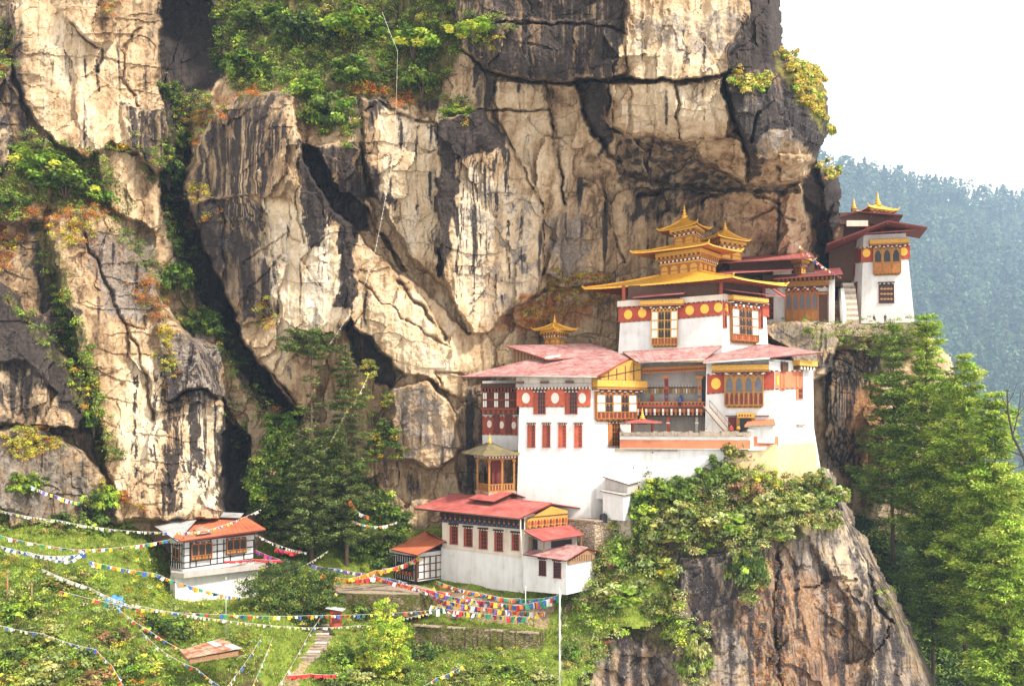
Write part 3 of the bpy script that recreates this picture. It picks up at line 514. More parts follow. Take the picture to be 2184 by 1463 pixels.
# ---------------------------------------------------------------- building materials
def wash(name, c, stain=.5):
    t = NT(name); a = t.noise(.5, detail=6, rough=.6); b = t.noise(1.4, detail=6, rough=.65, stretch=(1, 1, .12)); f = t.noise(6, detail=4)
    v = t.m('ADD', t.m('MULTIPLY', a, .45), t.m('MULTIPLY', b, .55))
    col = t.ramp(v, [(.32, tuple(x*(1-k*stain) for x, k in zip(c, (.5, .54, .6)))), (.43, tuple(x*(1-k*stain) for x, k in zip(c, (.2, .22, .26)))), (.56, c)])
    return t.done(col, .9, .15, bump=t.m('ADD', f, t.m('MULTIPLY', a, 2)), bstr=.35, bdist=.05)
WHITE = wash('limewash', (.66, .655, .65), .55); CREAM = wash('old_limewash', (.62, .55, .47), .6); GREYW = wash('grey_plaster', (.42, .39, .37), .8)
def sheetmetal(name, stops, s=1.0):
    t = NT(name); a = t.noise(.35*s, detail=6, rough=.6, dist=.5); b = t.noise(1.6, detail=5, rough=.7); f = t.noise(7, detail=3)
    col = t.ramp(t.m('ADD', t.m('MULTIPLY', a, .6), t.m('MULTIPLY', b, .4)), stops)
    return t.done(col, .55, .35, bump=f, bstr=.15, bdist=.03)
ROOFRED = sheetmetal('red_tin', [(.34, (.22, .05, .045)), (.47, (.33, .082, .073)), (.58, (.38, .12, .105)), (.70, (.42, .23, .20))])
ROOFPINK = sheetmetal('faded_red_tin', [(.34, (.20, .07, .066)), (.44, (.31, .13, .125)), (.53, (.37, .215, .205)), (.62, (.39, .30, .29)), (.75, (.29, .13, .125))], 1.8)
ROOFORANGE = sheetmetal('orange_tin', [(.34, (.38, .10, .05)), (.5, (.50, .14, .07)), (.62, (.54, .18, .09)), (.75, (.6, .42, .34))], .7)
ROOFDK = sheetmetal('dark_red_tin', [(.34, (.13, .028, .03)), (.5, (.22, .05, .05)), (.7, (.30, .10, .10))])
ROOFGREY = sheetmetal('grey_tin', [(.34, (.20, .20, .21)), (.5, (.38, .38, .39)), (.7, (.55, .54, .53))])
ROOFRUST = sheetmetal('rusty_tin', [(.36, (.16, .06, .03)), (.46, (.30, .12, .065)), (.54, (.36, .24, .17)), (.64, (.42, .34, .28)), (.75, (.22, .095, .055))], 2.2)
ROOFMOSS = sheetmetal('mossy_shingle', [(.36, (.07, .06, .045)), (.48, (.15, .125, .09)), (.56, (.19, .16, .05)), (.68, (.30, .26, .21))], 1.4)
def gilt(name, c, metal=.35, rough=.38): return simple(name, c, rough, .35, 2.2, metal, .5, bump=.12)
GOLD = gilt('gilt_copper', (.86, .47, .06), .3); GOLDD = gilt('old_gilt', (.52, .28, .04), .2, .5); GOLDP = simple('gold_paint', (.57, .315, .055), .6, .3, 3)
OCHRE = simple('ochre_timber', (.34, .165, .042), .7, .35, 3); ORANGEW = simple('orange_timber', (.38, .135, .035), .7, .4, 3)
REDBAND = simple('madder_red_paint', (.36, .065, .038), .8, .3, 1.2); REDW = simple('red_timber', (.27, .055, .028), .7, .35, 3); MAROON = simple('maroon_timber', (.13, .026, .02), .7, .4, 3)
BROWN = simple('dark_timber', (.085, .042, .025), .75, .4, 3); TIMBER = simple('weathered_timber', (.26, .15, .08), .8, .4, 3); BLACK = simple('black_timber', (.025, .022, .022), .7, .3, 3)
CREAMP = simple('cream_panel', (.74, .70, .62), .7, .12, 2); PALEDISC = simple('pale_disc_paint', (.66, .58, .52), .8, .2, 2); GOLDDISC = simple('gold_disc_paint', (.80, .46, .06), .6, .2, 2)
PANE = simple('window_dark', (.018, .016, .018), .25, .3, 2, bump=0); PANEB = simple('window_grey_glass', (.10, .10, .115), .2, .3, 2, bump=0)
STONE = simple('stone_masonry', (.34, .28, .22), .9, .6, 1.8, bump=.9); SLATE = simple('slate_coping', (.30, .24, .18), .9, .5, 1.5, bump=.8)
MADDER = simple('lighter_madder_paint', (.44, .095, .05), .8, .3, 1.2); SALMON = simple('salmon_band', (.52, .18, .09), .85, .2, .8); BLUEP = simple('blue_paint', (.05, .10, .24), .7, .3, 3); GREENP = simple('green_paint', (.05, .16, .09), .7, .3, 3)  # MADDER is a lighter madder red
GABLEP = simple('ochre_panel_paint', (.46, .25, .05), .7, .35, 3)
def masonry(name, a, b, moss=0):
    t = NT(name); w = t.n('TexVoronoi', feature='F1'); tc = t.n('TexCoord'); mp = t.n('Mapping'); mp.inputs['Scale'].default_value = (1.6, 1.6, 3.0)
    t.t.links.new(tc.outputs['Object'], mp.inputs[0]); t.t.links.new(mp.outputs[0], w.inputs['Vector']); w.inputs['Scale'].default_value = 1.0
    e = t.vor(1.0, 'DISTANCE_TO_EDGE', (1.6, 1.6, 3.0))[0]; sp = t.n('SeparateColor'); t.t.links.new(w.outputs['Color'], sp.inputs[0])
    col = t.ramp(t.m('ADD', t.m('MULTIPLY', sp.outputs[0], .7), t.m('MULTIPLY', t.noise(5), .3)), [(.1, a), (.9, b)])
    col = t.mix(t.m('MULTIPLY', t.m('SUBTRACT', 1.0, t.sst(e, 0.0, .09)), .8), col, tuple(x*.22 for x in a))
    if moss: col = t.mix(t.sst(t.noise(.7, detail=6), .5-moss*.2, .62), col, t.ramp(t.noise(2.5), [(.3, (.035, .05, .012)), (.7, (.15, .15, .03))]))
    return t.done(col, .95, .1, bump=t.sst(e, 0, .12), bstr=.9, bdist=.12)
RUBBLE = masonry('rubble_wall', (.30, .22, .14), (.56, .46, .35)); MOSSWALL = masonry('mossy_wall', (.13, .10, .06), (.32, .25, .16), .9)

# ---------------------------------------------------------------- facades
class Fac:
    def __init__(s, A, B, z0, k=0.):
        s.A = Vector((A[0], A[1])); d = Vector((B[0], B[1]))-s.A; s.L = d.length; s.d = d.normalized(); s.n = Vector((s.d.y, -s.d.x)); s.z0 = z0; s.k = k
    def at(s, px, py):
        r = Vector(((px-HX)/F, 1.0)); rz = (HY-py)/F
        t = (s.n.dot(s.A)+s.k*s.z0)/(s.n.dot(r)+s.k*rz); p = r*t
        return (p-s.A).dot(s.d), rz*t
    def pt(s, u, z, o=0.):
        q = s.A+s.d*u+s.n*(o-s.k*(z-s.z0)); return Vector((q.x, q.y, z))
    def rect(s, x0, y0, x1, y1):
        ym = (y0+y1)/2; xm = (x0+x1)/2
        return s.at(x0, ym)[0], s.at(x1, ym)[0], s.at(xm, y1)[1], s.at(xm, y0)[1]
    def ub(s, mb, u0, u1, z0, z1, o0, o1, mat):
        mb.hexa([s.pt(u0,z0,o1), s.pt(u1,z0,o1), s.pt(u1,z0,o0), s.pt(u0,z0,o0), s.pt(u0,z1,o1), s.pt(u1,z1,o1), s.pt(u1,z1,o0), s.pt(u0,z1,o0)], mat)
    def bx(s, mb, x0, y0, x1, y1, o0, o1, mat): s.ub(mb, *s.rect(x0, y0, x1, y1), o0, o1, mat)
    def band(s, mb, xl, yl0, yl1, xr, yr0, yr1, o0, o1, mat):     # a band whose ends differ in height
        a = s.at(xl, yl0); b = s.at(xl, yl1); c = s.at(xr, yr0); d = s.at(xr, yr1)
        mb.hexa([s.pt(*b,o1), s.pt(*d,o1), s.pt(*d,o0), s.pt(*b,o0), s.pt(*a,o1), s.pt(*c,o1), s.pt(*c,o0), s.pt(*a,o0)], mat)
    def dent(s, mb, u0, u1, z0, z1, o0, o1, n, mats):            # a row of small blocks in turn
        w = (u1-u0)/n
        for i in range(n):
            m = mats[i % len(mats)]
            if m: s.ub(mb, u0+i*w+.04*w, u0+(i+1)*w-.04*w, z0, z1, o0, o1, m)
    def disc(s, mb, px, py, rx, ry, o, mat, th=.07, n=20):
        u, z = s.at(px, py); sc_ = s.pt(u, z).y/F; rx *= sc_; ry *= sc_
        a = [s.pt(u+rx*math.cos(2*math.pi*i/n), z+ry*math.sin(2*math.pi*i/n), o) for i in range(n)]
        b = [s.pt(u+rx*math.cos(2*math.pi*i/n), z+ry*math.sin(2*math.pi*i/n), o+th) for i in range(n)]
        mb.faces(a+b, [tuple(range(n, 2*n))]+[(i, (i+1) % n, n+(i+1) % n, n+i) for i in range(n)], mat)
    def arch(s, mb, u0, u1, z0, z1, o0, o1, mat, tre=True):
        c = (u0+u1)/2; w = (u1-u0)/2; h = z1-z0
        pr = [(-1,0),(1,0),(1,.62),(.78,.72),(.72,.84),(.4,.9),(0,1),(-.4,.9),(-.72,.84),(-.78,.72),(-1,.62)] if tre else [(-1,0),(1,0),(1,.6),(.8,.85),(.4,.97),(0,1),(-.4,.97),(-.8,.85),(-1,.6)]
        a = [s.pt(c+x*w, z0+y*h, o1) for x, y in pr]; b = [s.pt(c+x*w, z0+y*h, o0) for x, y in pr]; n = len(pr)
        mb.faces(a+b, [tuple(range(n))]+[(i, (i+1) % n, n+(i+1) % n, n+i) for i in range(n)], mat)
def gp(px, D): return Vector(((px-HX)*D/F, D))
def zz(py, D): return (HY-py)*D/F
def inset(pl, d):
    n = len(pl); out = []
    ar = sum(pl[i].x*pl[(i+1)%n].y-pl[(i+1)%n].x*pl[i].y for i in range(n)); sg = 1 if ar > 0 else -1
    for i in range(n):
        a, b, c = pl[i-1], pl[i], pl[(i+1) % n]; d1 = (b-a).normalized(); d2 = (c-b).normalized()
        n1 = Vector((-d1.y, d1.x))*sg; n2 = Vector((-d2.y, d2.x))*sg
        q = n1+n2; out.append(b+q*(d/max(.35, 1+n1.dot(n2))))
    return out
def prism(mb, pl, z0, z1, mat, k=0., top=None, out=0.):
    lo = inset(pl, -out) if out else pl; hi = inset(pl, k*(z1-z0)-out) if (k or out) else pl; n = len(pl)
    mb.faces([(p.x,p.y,z0) for p in lo]+[(p.x,p.y,z1) for p in hi], [tuple(range(n-1,-1,-1)), tuple(range(n, 2*n))]+[(i, (i+1)%n, n+(i+1)%n, n+i) for i in range(n)], mat)
class House:
    """walls on a plan whose front corners are given left to right; every front edge becomes a facade"""
    def __init__(s, name, label, cat, front, pyb, pyt, mat=None, k=0., depth=6, group=None, back=None):
        f = [gp(*c) for c in front]; s.front = f
        if back: pl = f+[gp(*c) for c in back]
        elif len(f) == 3: pl = f+[f[0]+f[2]-f[1]]
        elif len(f) == 2:
            d = (f[1]-f[0]).normalized(); nb = Vector((-d.y, d.x)); pl = f+[f[1]+nb*depth, f[0]+nb*depth]
        else: pl = f
        s.pl = pl; D = front[len(front)//2][1]; s.z0 = zz(pyb, D); s.z1 = zz(pyt, D); s.k = k
        c = f[len(f)//2]; s.o = thing(name, (c.x, c.y, s.z0), label, cat, group)
        s.f = [Fac(f[i], f[i+1], s.z0, k) for i in range(len(f)-1)]
        if mat:
            m = MB(); prism(m, pl, s.z0, s.z1, mat, k); s.wall = m.build('wall', s.o)
def part(par, name, fn):
    m = MB(); fn(m); return m.build(name, par)
def roof(par, pts, mat, th=.2, edge=None, ribs=0, name='roof', rib=(.09, .05), rmat=None):
    q = [P(*p) if not isinstance(p, Vector) else p for p in pts]; m = MB()
    if len(q) == 4:                     # keep the sheet flat: slide its last corner along its own line of sight
        nn = (q[1]-q[0]).cross(q[2]-q[0]); dn = nn.dot(q[3])
        if abs(dn) > 1e-6:
            k = nn.dot(q[0])/dn
            if .9 < k < 1.1: q[3] = q[3]*k
    m.slab(q, th, mat, edge or MAROON)
    if ribs and len(q) == 4:
        e0, e1, r1, r0 = q
        m.tube([r0+Vector((0,0,.03)), r1+Vector((0,0,.03))], .11, rmat or mat, 6)
        for i in range(ribs+1):
            t = .004+i/ribs*.992; a = e0.lerp(e1, t); b = r0.lerp(r1, t); w = (e1-e0).normalized()*rib[0]/2; up = Vector((0,0,rib[1])); dn = Vector((0,0,-.02))
            m.hexa([a-w+dn, a+w+dn, b+w+dn, b-w+dn, a-w+up, a+w+up, b+w+up, b-w+up], rmat or mat)
    return m.build(name, par)
def eaves(par, fac, x0, y0, x1, y1, o, n, mat=None, name='eaves'):   # beam ends under an eave
    def f(m):
        u0, u1, z0, z1 = fac.rect(x0, y0, x1, y1); fac.dent(m, u0, u1, z0+(z1-z0)*.35, z1, 0, o, n*2, [mat or BROWN, None]); fac.ub(m, u0, u1, z0, z0+(z1-z0)*.3, 0, o*.7, mat or BROWN)
    return part(par, name, f)
def window(par, fac, x0, y0, x1, y1, kind='slit', fr=None, lint=None, cols=3, rows=5, panel=.46, name='window'):
    fr = fr or REDW; u0, u1, z0, z1 = fac.rect(x0, y0, x1, y1); w = u1-u0; h = z1-z0; m = MB(); t = .09*min(1.4, w)
    fac.ub(m, u0, u0+t, z0, z1, -.05, .16, fr); fac.ub(m, u1-t, u1, z0, z1, -.05, .16, fr)
    fac.ub(m, u0-.06, u1+.06, z0-.10, z0, -.05, .24, fr); fac.ub(m, u0, u1, z1-.10, z1, -.05, .18, fr)
    a = u0+t
    if panel: a = u0+w*panel; fac.ub(m, u0+t, a, z0, z1-.1, -.05, .10, fr)
    for i in range(1, cols): c = a+(u1-t-a)*i/cols; fac.ub(m, c-.025, c+.025, z0, z1-.1, .02, .12, fr)
    for j in range(1, rows): c = z0+(z1-z0)*j/rows; fac.ub(m, a, u1-t, c-.03, c+.03, .02, .13, fr)
    o = m.build(name, par)
    part(o, 'pane', lambda q: fac.ub(q, a, u1-t, z0, z1-.1, -.04, .035, PANE))
    if lint is not None:
        q = MB(); fac.ub(q, u0-.12, u1+.12, z1+.30, z1+.42, -.02, .42, lint)
        fac.dent(q, u0-.10, u1+.10, z1+.14, z1+.29, -.02, .36, 9, [BLACK, None]); fac.dent(q, u0-.02, u1+.02, z1+.003, z1+.13, -.02, .27, 7, [CREAMP, BLACK]); q.build('lintel', o)
    return o
def bay(par, fac, box, cols, rows, body, bar, proj=.7, cornice=None, low=.22, top=.14, base=True, dark=None, dents=14, cgold=None, panelmat=None, crown=True):
    """a projecting timber bay (rabsel): frame, panes or panels cell by cell, panelled apron, bracketed foot and gilded cornice"""
    u0, u1, z0, z1 = fac.rect(*box); h = z1-z0; w = u1-u0; m = MB(); dark = dark or PANE; pw = proj-.12
    fac.ub(m, u0, u1, z0, z1, -.05, pw, body)
    zl = z0+h*low; zh = z1-h*top; n = len(cols); cw = w/n
    for i in range(n+1): c = u0+cw*i; fac.ub(m, c-.055, c+.055, z0+.02, z1, pw, proj, bar)
    for j in range(rows+1): c = zl+(zh-zl)*j/rows; fac.ub(m, u0-.03, u1+.03, c-.05, c+.05, pw, proj+.03, bar)
    fac.dent(m, u0, u1, zh+.08, z1-(z1-zh)*.5, pw, proj+.10, dents, [bar, MAROON]); fac.dent(m, u0-.08, u1+.08, z1-(z1-zh)*.48, z1, pw, proj+.2, dents, [MAROON, CREAMP, MAROON, bar])
    fac.ub(m, u0-.05, u1+.05, z0-.02, z0+.10, -.05, proj+.06, body)
    o = m.build('bay_window', par); q = MB(); shp = {}
    for i, ch in enumerate(cols):
        for j in range(rows):
            a = u0+cw*i; za = zl+(zh-zl)*j/rows; zb_ = zl+(zh-zl)*(j+1)/rows
            if ch == 'W':
                p = shp.setdefault(i, MB())
                fac.ub(p, a+.09, a+cw*.5-.02, za+.09, zb_-.09, pw-.02, pw+.03, CREAMP); fac.ub(p, a+cw*.5+.02, a+cw-.09, za+.09, zb_-.09, pw-.02, pw+.03, CREAMP)
            elif ch == 'A': fac.arch(q, a+cw*.16, a+cw*.84, za+.07, zb_-.08, pw-.02, pw+.03, dark)
            elif ch == 'B':
                for k in range(2): fac.arch(q, a+cw*(.10+.42*k), a+cw*(.48+.42*k), za+.07, zb_-.08, pw-.02, pw+.03, dark)
            elif ch == 'L':
                for k in range(3): fac.ub(q, a+cw*(.14+.27*k), a+cw*(.30+.27*k), za+.07, zb_-.07, pw-.02, pw+.03, dark)
    if q.v: q.build('pane', o)
    for p in shp.values(): p.build('shutter_panel', o)
    q = MB(); nn = max(4, n*2)
    for i in range(nn):
        a = u0+w*(i+.18)/nn; b = u0+w*(i+.82)/nn; fac.arch(q, a, b, z0+.14, zl-.10, pw-.02, pw+.04, panelmat or MAROON, False)
    q.build('apron_panel', o)
    if base:
        q = MB()
        for i in range(3): fac.ub(q, u0+w*.03*i, u1-w*.03*i, z0-.16*(i+1), z0-.16*i-.004, -.05, proj*(1-.24*(i+.4)), (bar, MAROON, body)[i])
        fac.dent(q, u0+.1, u1-.1, z0-.3, z0-.18, proj*.66, proj*.82, dents, [bar, None]); q.build('foot_bracket', o)
    if cornice:
        q = MB(); c0, c1, d0, d1 = fac.rect(*cornice); g = cgold or GOLDP
        fac.ub(q, c0, c1, d0+(d1-d0)*.28, d1, -.05, proj+.75, g); fac.ub(q, c0+.04, c1-.04, d0, d0+(d1-d0)*.26, -.05, proj+.62, OCHRE)
        fac.dent(q, c0, c1, d0-.14, d0-.003, -.05, proj+.5, dents+6, [MAROON, None]); fac.dent(q, c0+.1, c1-.1, d0-.3, d0-.15, -.05, proj+.36, dents+4, [CREAMP, MAROON, BLUEP, MAROON])
        if crown: fac.dent(q, c0, c1, d1+.003, d1+.12, 0, proj+.68, dents*2, [TIMBER, None])
        q.build('cornice', o)
    return o
def redband(par, fac, xl, yl0, yl1, xr, yr0, yr1, discs=(), disc=None, rx=9, ry=9, mat=None, d=.05, name='red_band'):
    m = MB(); fac.band(m, xl, yl0, yl1, xr, yr0, yr1, -.03, d, mat or REDBAND)
    a = fac.at(xl, yl0); b = fac.at(xr, yr0); a1 = fac.at(xl, yl1); b1 = fac.at(xr, yr1); n = max(6, int(abs(xr-xl)/5))
    for i in range(n):
        for (p, q, s0, s1, mats) in ((a, b, 0, .16, (MAROON, CREAMP)), (a1, b1, -.16, .0, (MAROON, OCHRE))):
            t0 = i/n; t1 = (i+1)/n; u0 = p[0]+(q[0]-p[0])*t0; u1 = p[0]+(q[0]-p[0])*t1; z = p[1]+(q[1]-p[1])*(t0+t1)/2
            fac.ub(m, u0+.01, u1-.01, z+s0, z+s1, -.03, d+.09, mats[i % 2])
    o = m.build(name, par)
    for (x, y) in discs: part(o, 'medallion', lambda q: fac.disc(q, x, y, rx, ry, d, disc or GOLDDISC))
    return o
def hip(par, E, T, mat, th=.16, lift=.3, sag=.35, edge=None, name='roof', ns=14, nt=7, soff=.5, horns=True, hr=.13):
    """hipped roof with swept eaves: E eave corners, T top corners (Vectors, same order)"""
    m = MB(); n = len(E); edge = edge or MAROON; low = []
    def pt(i, s, t):
        a = E[i].lerp(E[(i+1) % n], s); b = T[i].lerp(T[(i+1) % n], s); p = a.lerp(b, t)
        p.z = a.z+(b.z-a.z)*((1-sag)*t+sag*t*t)+lift*abs(2*s-1)**5*(1-t)**3; return p
    for i in range(n):
        g = [[pt(i, j/ns, k/nt) for j in range(ns+1)] for k in range(nt+1)]; w = ns+1
        m.faces([p for r in g for p in r], [(k*w+j, k*w+j+1, (k+1)*w+j+1, (k+1)*w+j) for k in range(nt) for j in range(ns)], mat)
        z = Vector((0,0,th)); lo = [p-z for p in g[0]]; inn = [pt(i, j/ns, soff)-z*1.2 for j in range(ns+1)]
        for q in inn: q.z = min(q.z, lo[ns//2].z+.35)
        m.faces(g[0]+lo, [(j+1, j, w+j, w+j+1) for j in range(ns)], mat); m.faces(lo+inn, [(j+1, j, w+j, w+j+1) for j in range(ns)], edge)
        m.tube([pt(i, 0, k/nt)+Vector((0,0,hr*.5)) for k in range(nt+1)], hr, mat, 6)
        if horns:
            p = pt(i, 0, 0); c = sum(E, Vector())/n; d = (p-c); d.z = 0; d.normalize()
            m.tube([p-d*.3+Vector((0,0,.05)), p+d*.15+Vector((0,0,.12)), p+d*.3+Vector((0,0,.26)), p+d*.28+Vector((0,0,.48))], hr*1.5, mat, 6, hr*.4)
    return m.build(name, par)
def finial(par, p, h, name='finial'):
    k = h/2.6; pr = [(.34,0),(.62,.04),(.66,.14),(.40,.26),(.30,.34),(.46,.50),(.47,.62),(.26,.76),(.20,.84),(.30,.96),(.30,1.06),(.16,1.2),(.13,1.32),(.20,1.46),(.19,1.58),(.09,1.75),(.12,1.95),(.08,2.12),(.03,2.35),(.012,2.6)]
    return part(par, name, lambda m: m.lathe(p, [(r*k*1.15, z*k) for r, z in pr], GOLD, 12))
def lantern(par, pl, z0, z1, nwin, win=True, name='lantern', low=0, mats=None):
    """a small gilded storey: panelled drum under corbelled courses; pl = plan corners L, N, R, B"""
    m = MB(); h = z1-z0; zs = z0+h*.5; prism(m, pl, z0, zs, ORANGEW)
    for i, (a, b, out, mt) in enumerate(((.5, .57, .10, GOLDP), (.573, .66, .22, MAROON), (.663, .74, .36, OCHRE), (.743, .83, .50, ORANGEW), (.833, 1, .72, GOLDP))):
        prism(m, pl, z0+h*a, z0+h*b, mt, out=out)
    q = MB(); d = m
    for e in range(2):
        f = Fac(pl[e], pl[e+1], z0); n = nwin[e]
        for i in range(n):
            a = f.L*(i+.14)/n; b = f.L*(i+.86)/n
            f.arch(q, a, b, z0+h*.06, zs-h*.05, .01, .06, GOLDP, False); f.ub(d, f.L*i/n-.04, f.L*i/n+.04, z0, zs, .0, .12, OCHRE)
            f.ub(d, a, b, z0+h*.22, z0+h*.26, .06, .09, ORANGEW)
        for (a, b, out, mt) in ((.58, .65, .23, (MAROON, CREAMP)), (.75, .82, .51, (GOLDP, MAROON))):
            f.dent(d, -out, f.L+out, z0+h*a, z0+h*b, out, out+.10, n*5, mt)
    o = m.build(name, par); q.build('gilt_panel', o); return o
# ---------------------------------------------------------------- the monastery, building by building
V3 = lambda v, z: Vector((v.x, v.y, z))
# ---- main temple with the tiered gilded roofs
H = House('temple', 'white temple with red frieze under tiered golden roofs, highest on the rock at the centre', 'temple', [(1318,172),(1540,166),(1640,174)], 760, 632, WHITE, .03)
o = H.o; f0, f1 = H.f
redband(o, f0, 1319,657,687, 1392,653,682, [(1340,671),(1370,668)], None, 9, 10); redband(o, f0, 1446,649,679, 1540,642,671, [(1471,662),(1503,659),(1532,656)], None, 9, 10)
redband(o, f1, 1541,643,671, 1556,644,671, [(1549,656)], None, 4, 9); redband(o, f1, 1612,648,672, 1640,650,674)
for (a, b, c, d) in ((1320,655.5,1388,651.5), (1454,647.5,1540,640.5)):
    def fr(m):
        f0.band(m, a-3,b-12.5,b-.5, c+2,d-12.5,d-.5, -.02, .3, CREAM)
        for i in range(22): x = a+(c-a)*i/22; y = b+(d-b)*i/22; f0.bx(m, x, y-1, x+1.7, y+2.2, -.02, .22, MAROON)
        if a > 1400: f1.band(m, 1540,627,640, 1556,629,640, -.02, .3, CREAM)
    part(o, 'cornice_moulding', fr)
bay(o, f0, (1391,655,1446,735), 'WBBW', 3, OCHRE, GOLDP, .75, (1367,642,1460,654), .17, .12, panelmat=REDW)
bay(o, f1, (1557,652,1612,727), 'WBBW', 3, OCHRE, ORANGEW, .7, (1551,635,1626,646), .17, .12, panelmat=REDW)
window(o, f1, 1541,654,1549,698, 'slit', REDW, None, 2, 4, .5); window(o, f1, 1618,656,1626,699, 'slit', REDW, None, 2, 4, .5)
for (x0, y0, x1, y1, f) in ((1354,637,1462,628,f0), (1545,622,1648,634,f1)):
    def awn(m):
        a = f.at(x0, y0); b = f.at(x1, y1); m.slab([f.pt(a[0],a[1],2.0), f.pt(b[0],b[1],2.0), f.pt(b[0],b[1]+.5,0), f.pt(a[0],a[1]+.5,0)], .14, ROOFDK, ROOFRED)
    part(o, 'awning', awn)
zt = H.z1; pl = H.pl
part(o, 'attic', lambda m: (prism(m, inset(pl, .9), zt-.3, 23.3, BROWN), [prism(m, [c+Vector((dx,dy)) for dx, dy in ((-.3,-.3),(.3,-.3),(.3,.3),(-.3,.3))], zt-.2, 23.3, REDW) for c in inset(pl, .5)]))
E = [P(1245,617,178), P(1563,592,162), P(1679,603,173)]; E.append(E[0]+E[2]-E[1])
for e in E: e.z = 23.45
l1 = [gp(1408,176), gp(1490,170), gp(1527,176.5)]; l1.append(l1[0]+l1[2]-l1[1])
hip(o, E, [V3(c, 25.7) for c in inset(l1, -.1)], GOLD, .3, .2, .2, REDW, hr=.16)
part(o, 'rafter', lambda m: [m.box((E[0].lerp(E[1], t)+(E[3]-E[0]).normalized()*1.6+Vector((0,0,-.42))), (.16,2.6,.16), REDW, math.atan2((E[1]-E[0]).y, (E[1]-E[0]).x)) for t in np.linspace(.05,.95,30)]+[m.box((E[1].lerp(E[2], t)+(E[0]-E[1]).normalized()*1.6+Vector((0,0,-.42))), (.16,2.6,.16), REDW, math.atan2((E[2]-E[1]).y, (E[2]-E[1]).x)) for t in np.linspace(.05,.95,14)])
lantern(o, l1, 25.2, 29.75, (4, 4))
E2 = [P(1347,538,176), P(1511,521,166), P(1583,527,174)]; E2.append(E2[0]+E2[2]-E2[1])
for e in E2: e.z = 29.85
l2 = [gp(1437,178), gp(1481,174), gp(1494,178)]; l2.append(l2[0]+l2[2]-l2[1])
hip(o, E2, [V3(c, 31.7) for c in inset(l2, -.1)], GOLD, .24, .25, .25, ORANGEW, hr=.15)
lantern(o, l2, 31.4, 34.6, (2, 2))
E3 = [P(1404,486,180), P(1487,479,172), P(1516,480,178)]; E3.append(E3[0]+E3[2]-E3[1])
for e in E3: e.z = 34.75
cc = sum(E3, Vector())/4; tp = [cc.lerp(e, .08) for e in E3]
for q in tp: q.z = 36.9
hip(o, E3, tp, GOLD, .2, .25, .35, ORANGEW, hr=.13); finial(o, Vector((cc.x, cc.y, 36.8)), 3.0)
# ---- second gilded cupola behind it
def cupola(name, label, E, z, apex, drum, dz0, fin, win=(2,2), group=None, roofm=None, lift=.22, th=.18, base=None):
    E = [P(*e) for e in E]; E.append(E[0]+E[2]-E[1])
    for e in E: e.z = z
    c = sum(E, Vector())/4; o = thing(name, (c.x, c.y, dz0), label, 'cupola', group)
    pl = [gp(*d) for d in drum]; pl.append(pl[0]+pl[2]-pl[1]); lantern(o, pl, dz0, z-.05, win)
    tp = [c.lerp(e, .07) for e in E]
    for q in tp: q.z = apex
    hip(o, E, tp, roofm or GOLD, th, lift, .45, ORANGEW, hr=.11)
    if fin: finial(o, Vector((c.x, c.y, apex-.1)), fin)
    return o
cupola('roof_cupola', 'second golden cupola half hidden behind the tallest golden roof', [(1493,511,183),(1532,507,177),(1600,500,183)], 33.4, 35.6, [(1516,183),(1537,180),(1582,184)], 29.6, 2.2)
# ---- lower halls: white tower with the wide faded red roof
H = House('white_tower', 'tall white tower with red frieze and four narrow red windows under the wide faded roof', 'tower', [(1101,160.5),(1260,157.5),(1352,163)], 1125, 803, WHITE, .012)
o = H.o; f0, f1 = H.f
redband(o, f0, 1102,830,866, 1139,830,866, [(1122,849)], PALEDISC, 8.5, 11.5, MADDER); redband(o, f0, 1164,830,866, 1206,830,866, [(1184,849)], PALEDISC, 8.5, 11.5, MADDER); redband(o, f0, 1231,830,866, 1260,830,866, [(1242,849)], PALEDISC, 8, 11, MADDER)
for (a, b) in ((1138,1164),(1205,1232)): window(o, f0, a, 836, b, 882, 'slit', REDW, BLACK, 3, 5, .38)
for a in (1125,1157,1191,1225): window(o, f0, a, 906, a+17, 953, 'slit', MADDER if a > 1180 else REDW, TIMBER, 3, 6, .56)
def fr(m):
    f0.bx(m, 1101,818,1261,829, -.02, .35, GREYW); f0.bx(m, 1101,804,1261,817.5, -.02, .12, CREAM); f0.dent(m, 0, f0.L, *f0.rect(1101,813,1260,817)[2:], .1, 1.3, 9, [BROWN, None, None])
    f0.dent(m, 0, f0.L, *f0.rect(1101,826,1260,830)[2:], .02, .5, 44, [MAROON, CREAM])
part(o, 'cornice_moulding', fr)
bay(o, f1, (1268,832,1352,893), 'WBWBW', 2, ORANGEW, OCHRE, .8, (1262,812,1368,831), .24, .16, panelmat=MAROON)
window(o, f1, 1297,902,1322,950, 'slit', ORANGEW, TIMBER, 4, 5, .34)
def gab(m):
    p = [f1.pt(*f1.at(x, y), 1.3) for x, y in ((1262,818),(1262,800),(1356,762),(1356,812))]; q = [f1.pt(*f1.at(x, y), .0) for x, y in ((1262,818),(1262,800),(1356,762),(1356,812))]
    m.faces(p+q, [(0,1,2,3), (0,4,5,1), (1,5,6,2), (2,6,7,3), (3,7,4,0)], GABLEP)
    for i in range(5): x = 1268+i*18; f1.bx(m, x, 797-i*5.5, x+1.6, 813, 1.28, 1.36, BROWN)
    f1.band(m, 1262,806,808, 1356,788,790, 1.28, 1.37, BROWN)
part(o, 'gable_panel', gab)
roof(o, [(983,803,163),(1274,802,155.5),(1363,752,165.5),(1122,769,176)], ROOFPINK, .16, MAROON, 24)
part(o, 'gutter', lambda m: (m.tube([P(1045,802,161), P(1274,804,155.2)], .13, GREYW), m.tube([P(1274,803,155.2), P(1363,754,165.2)], .15, REDW)))
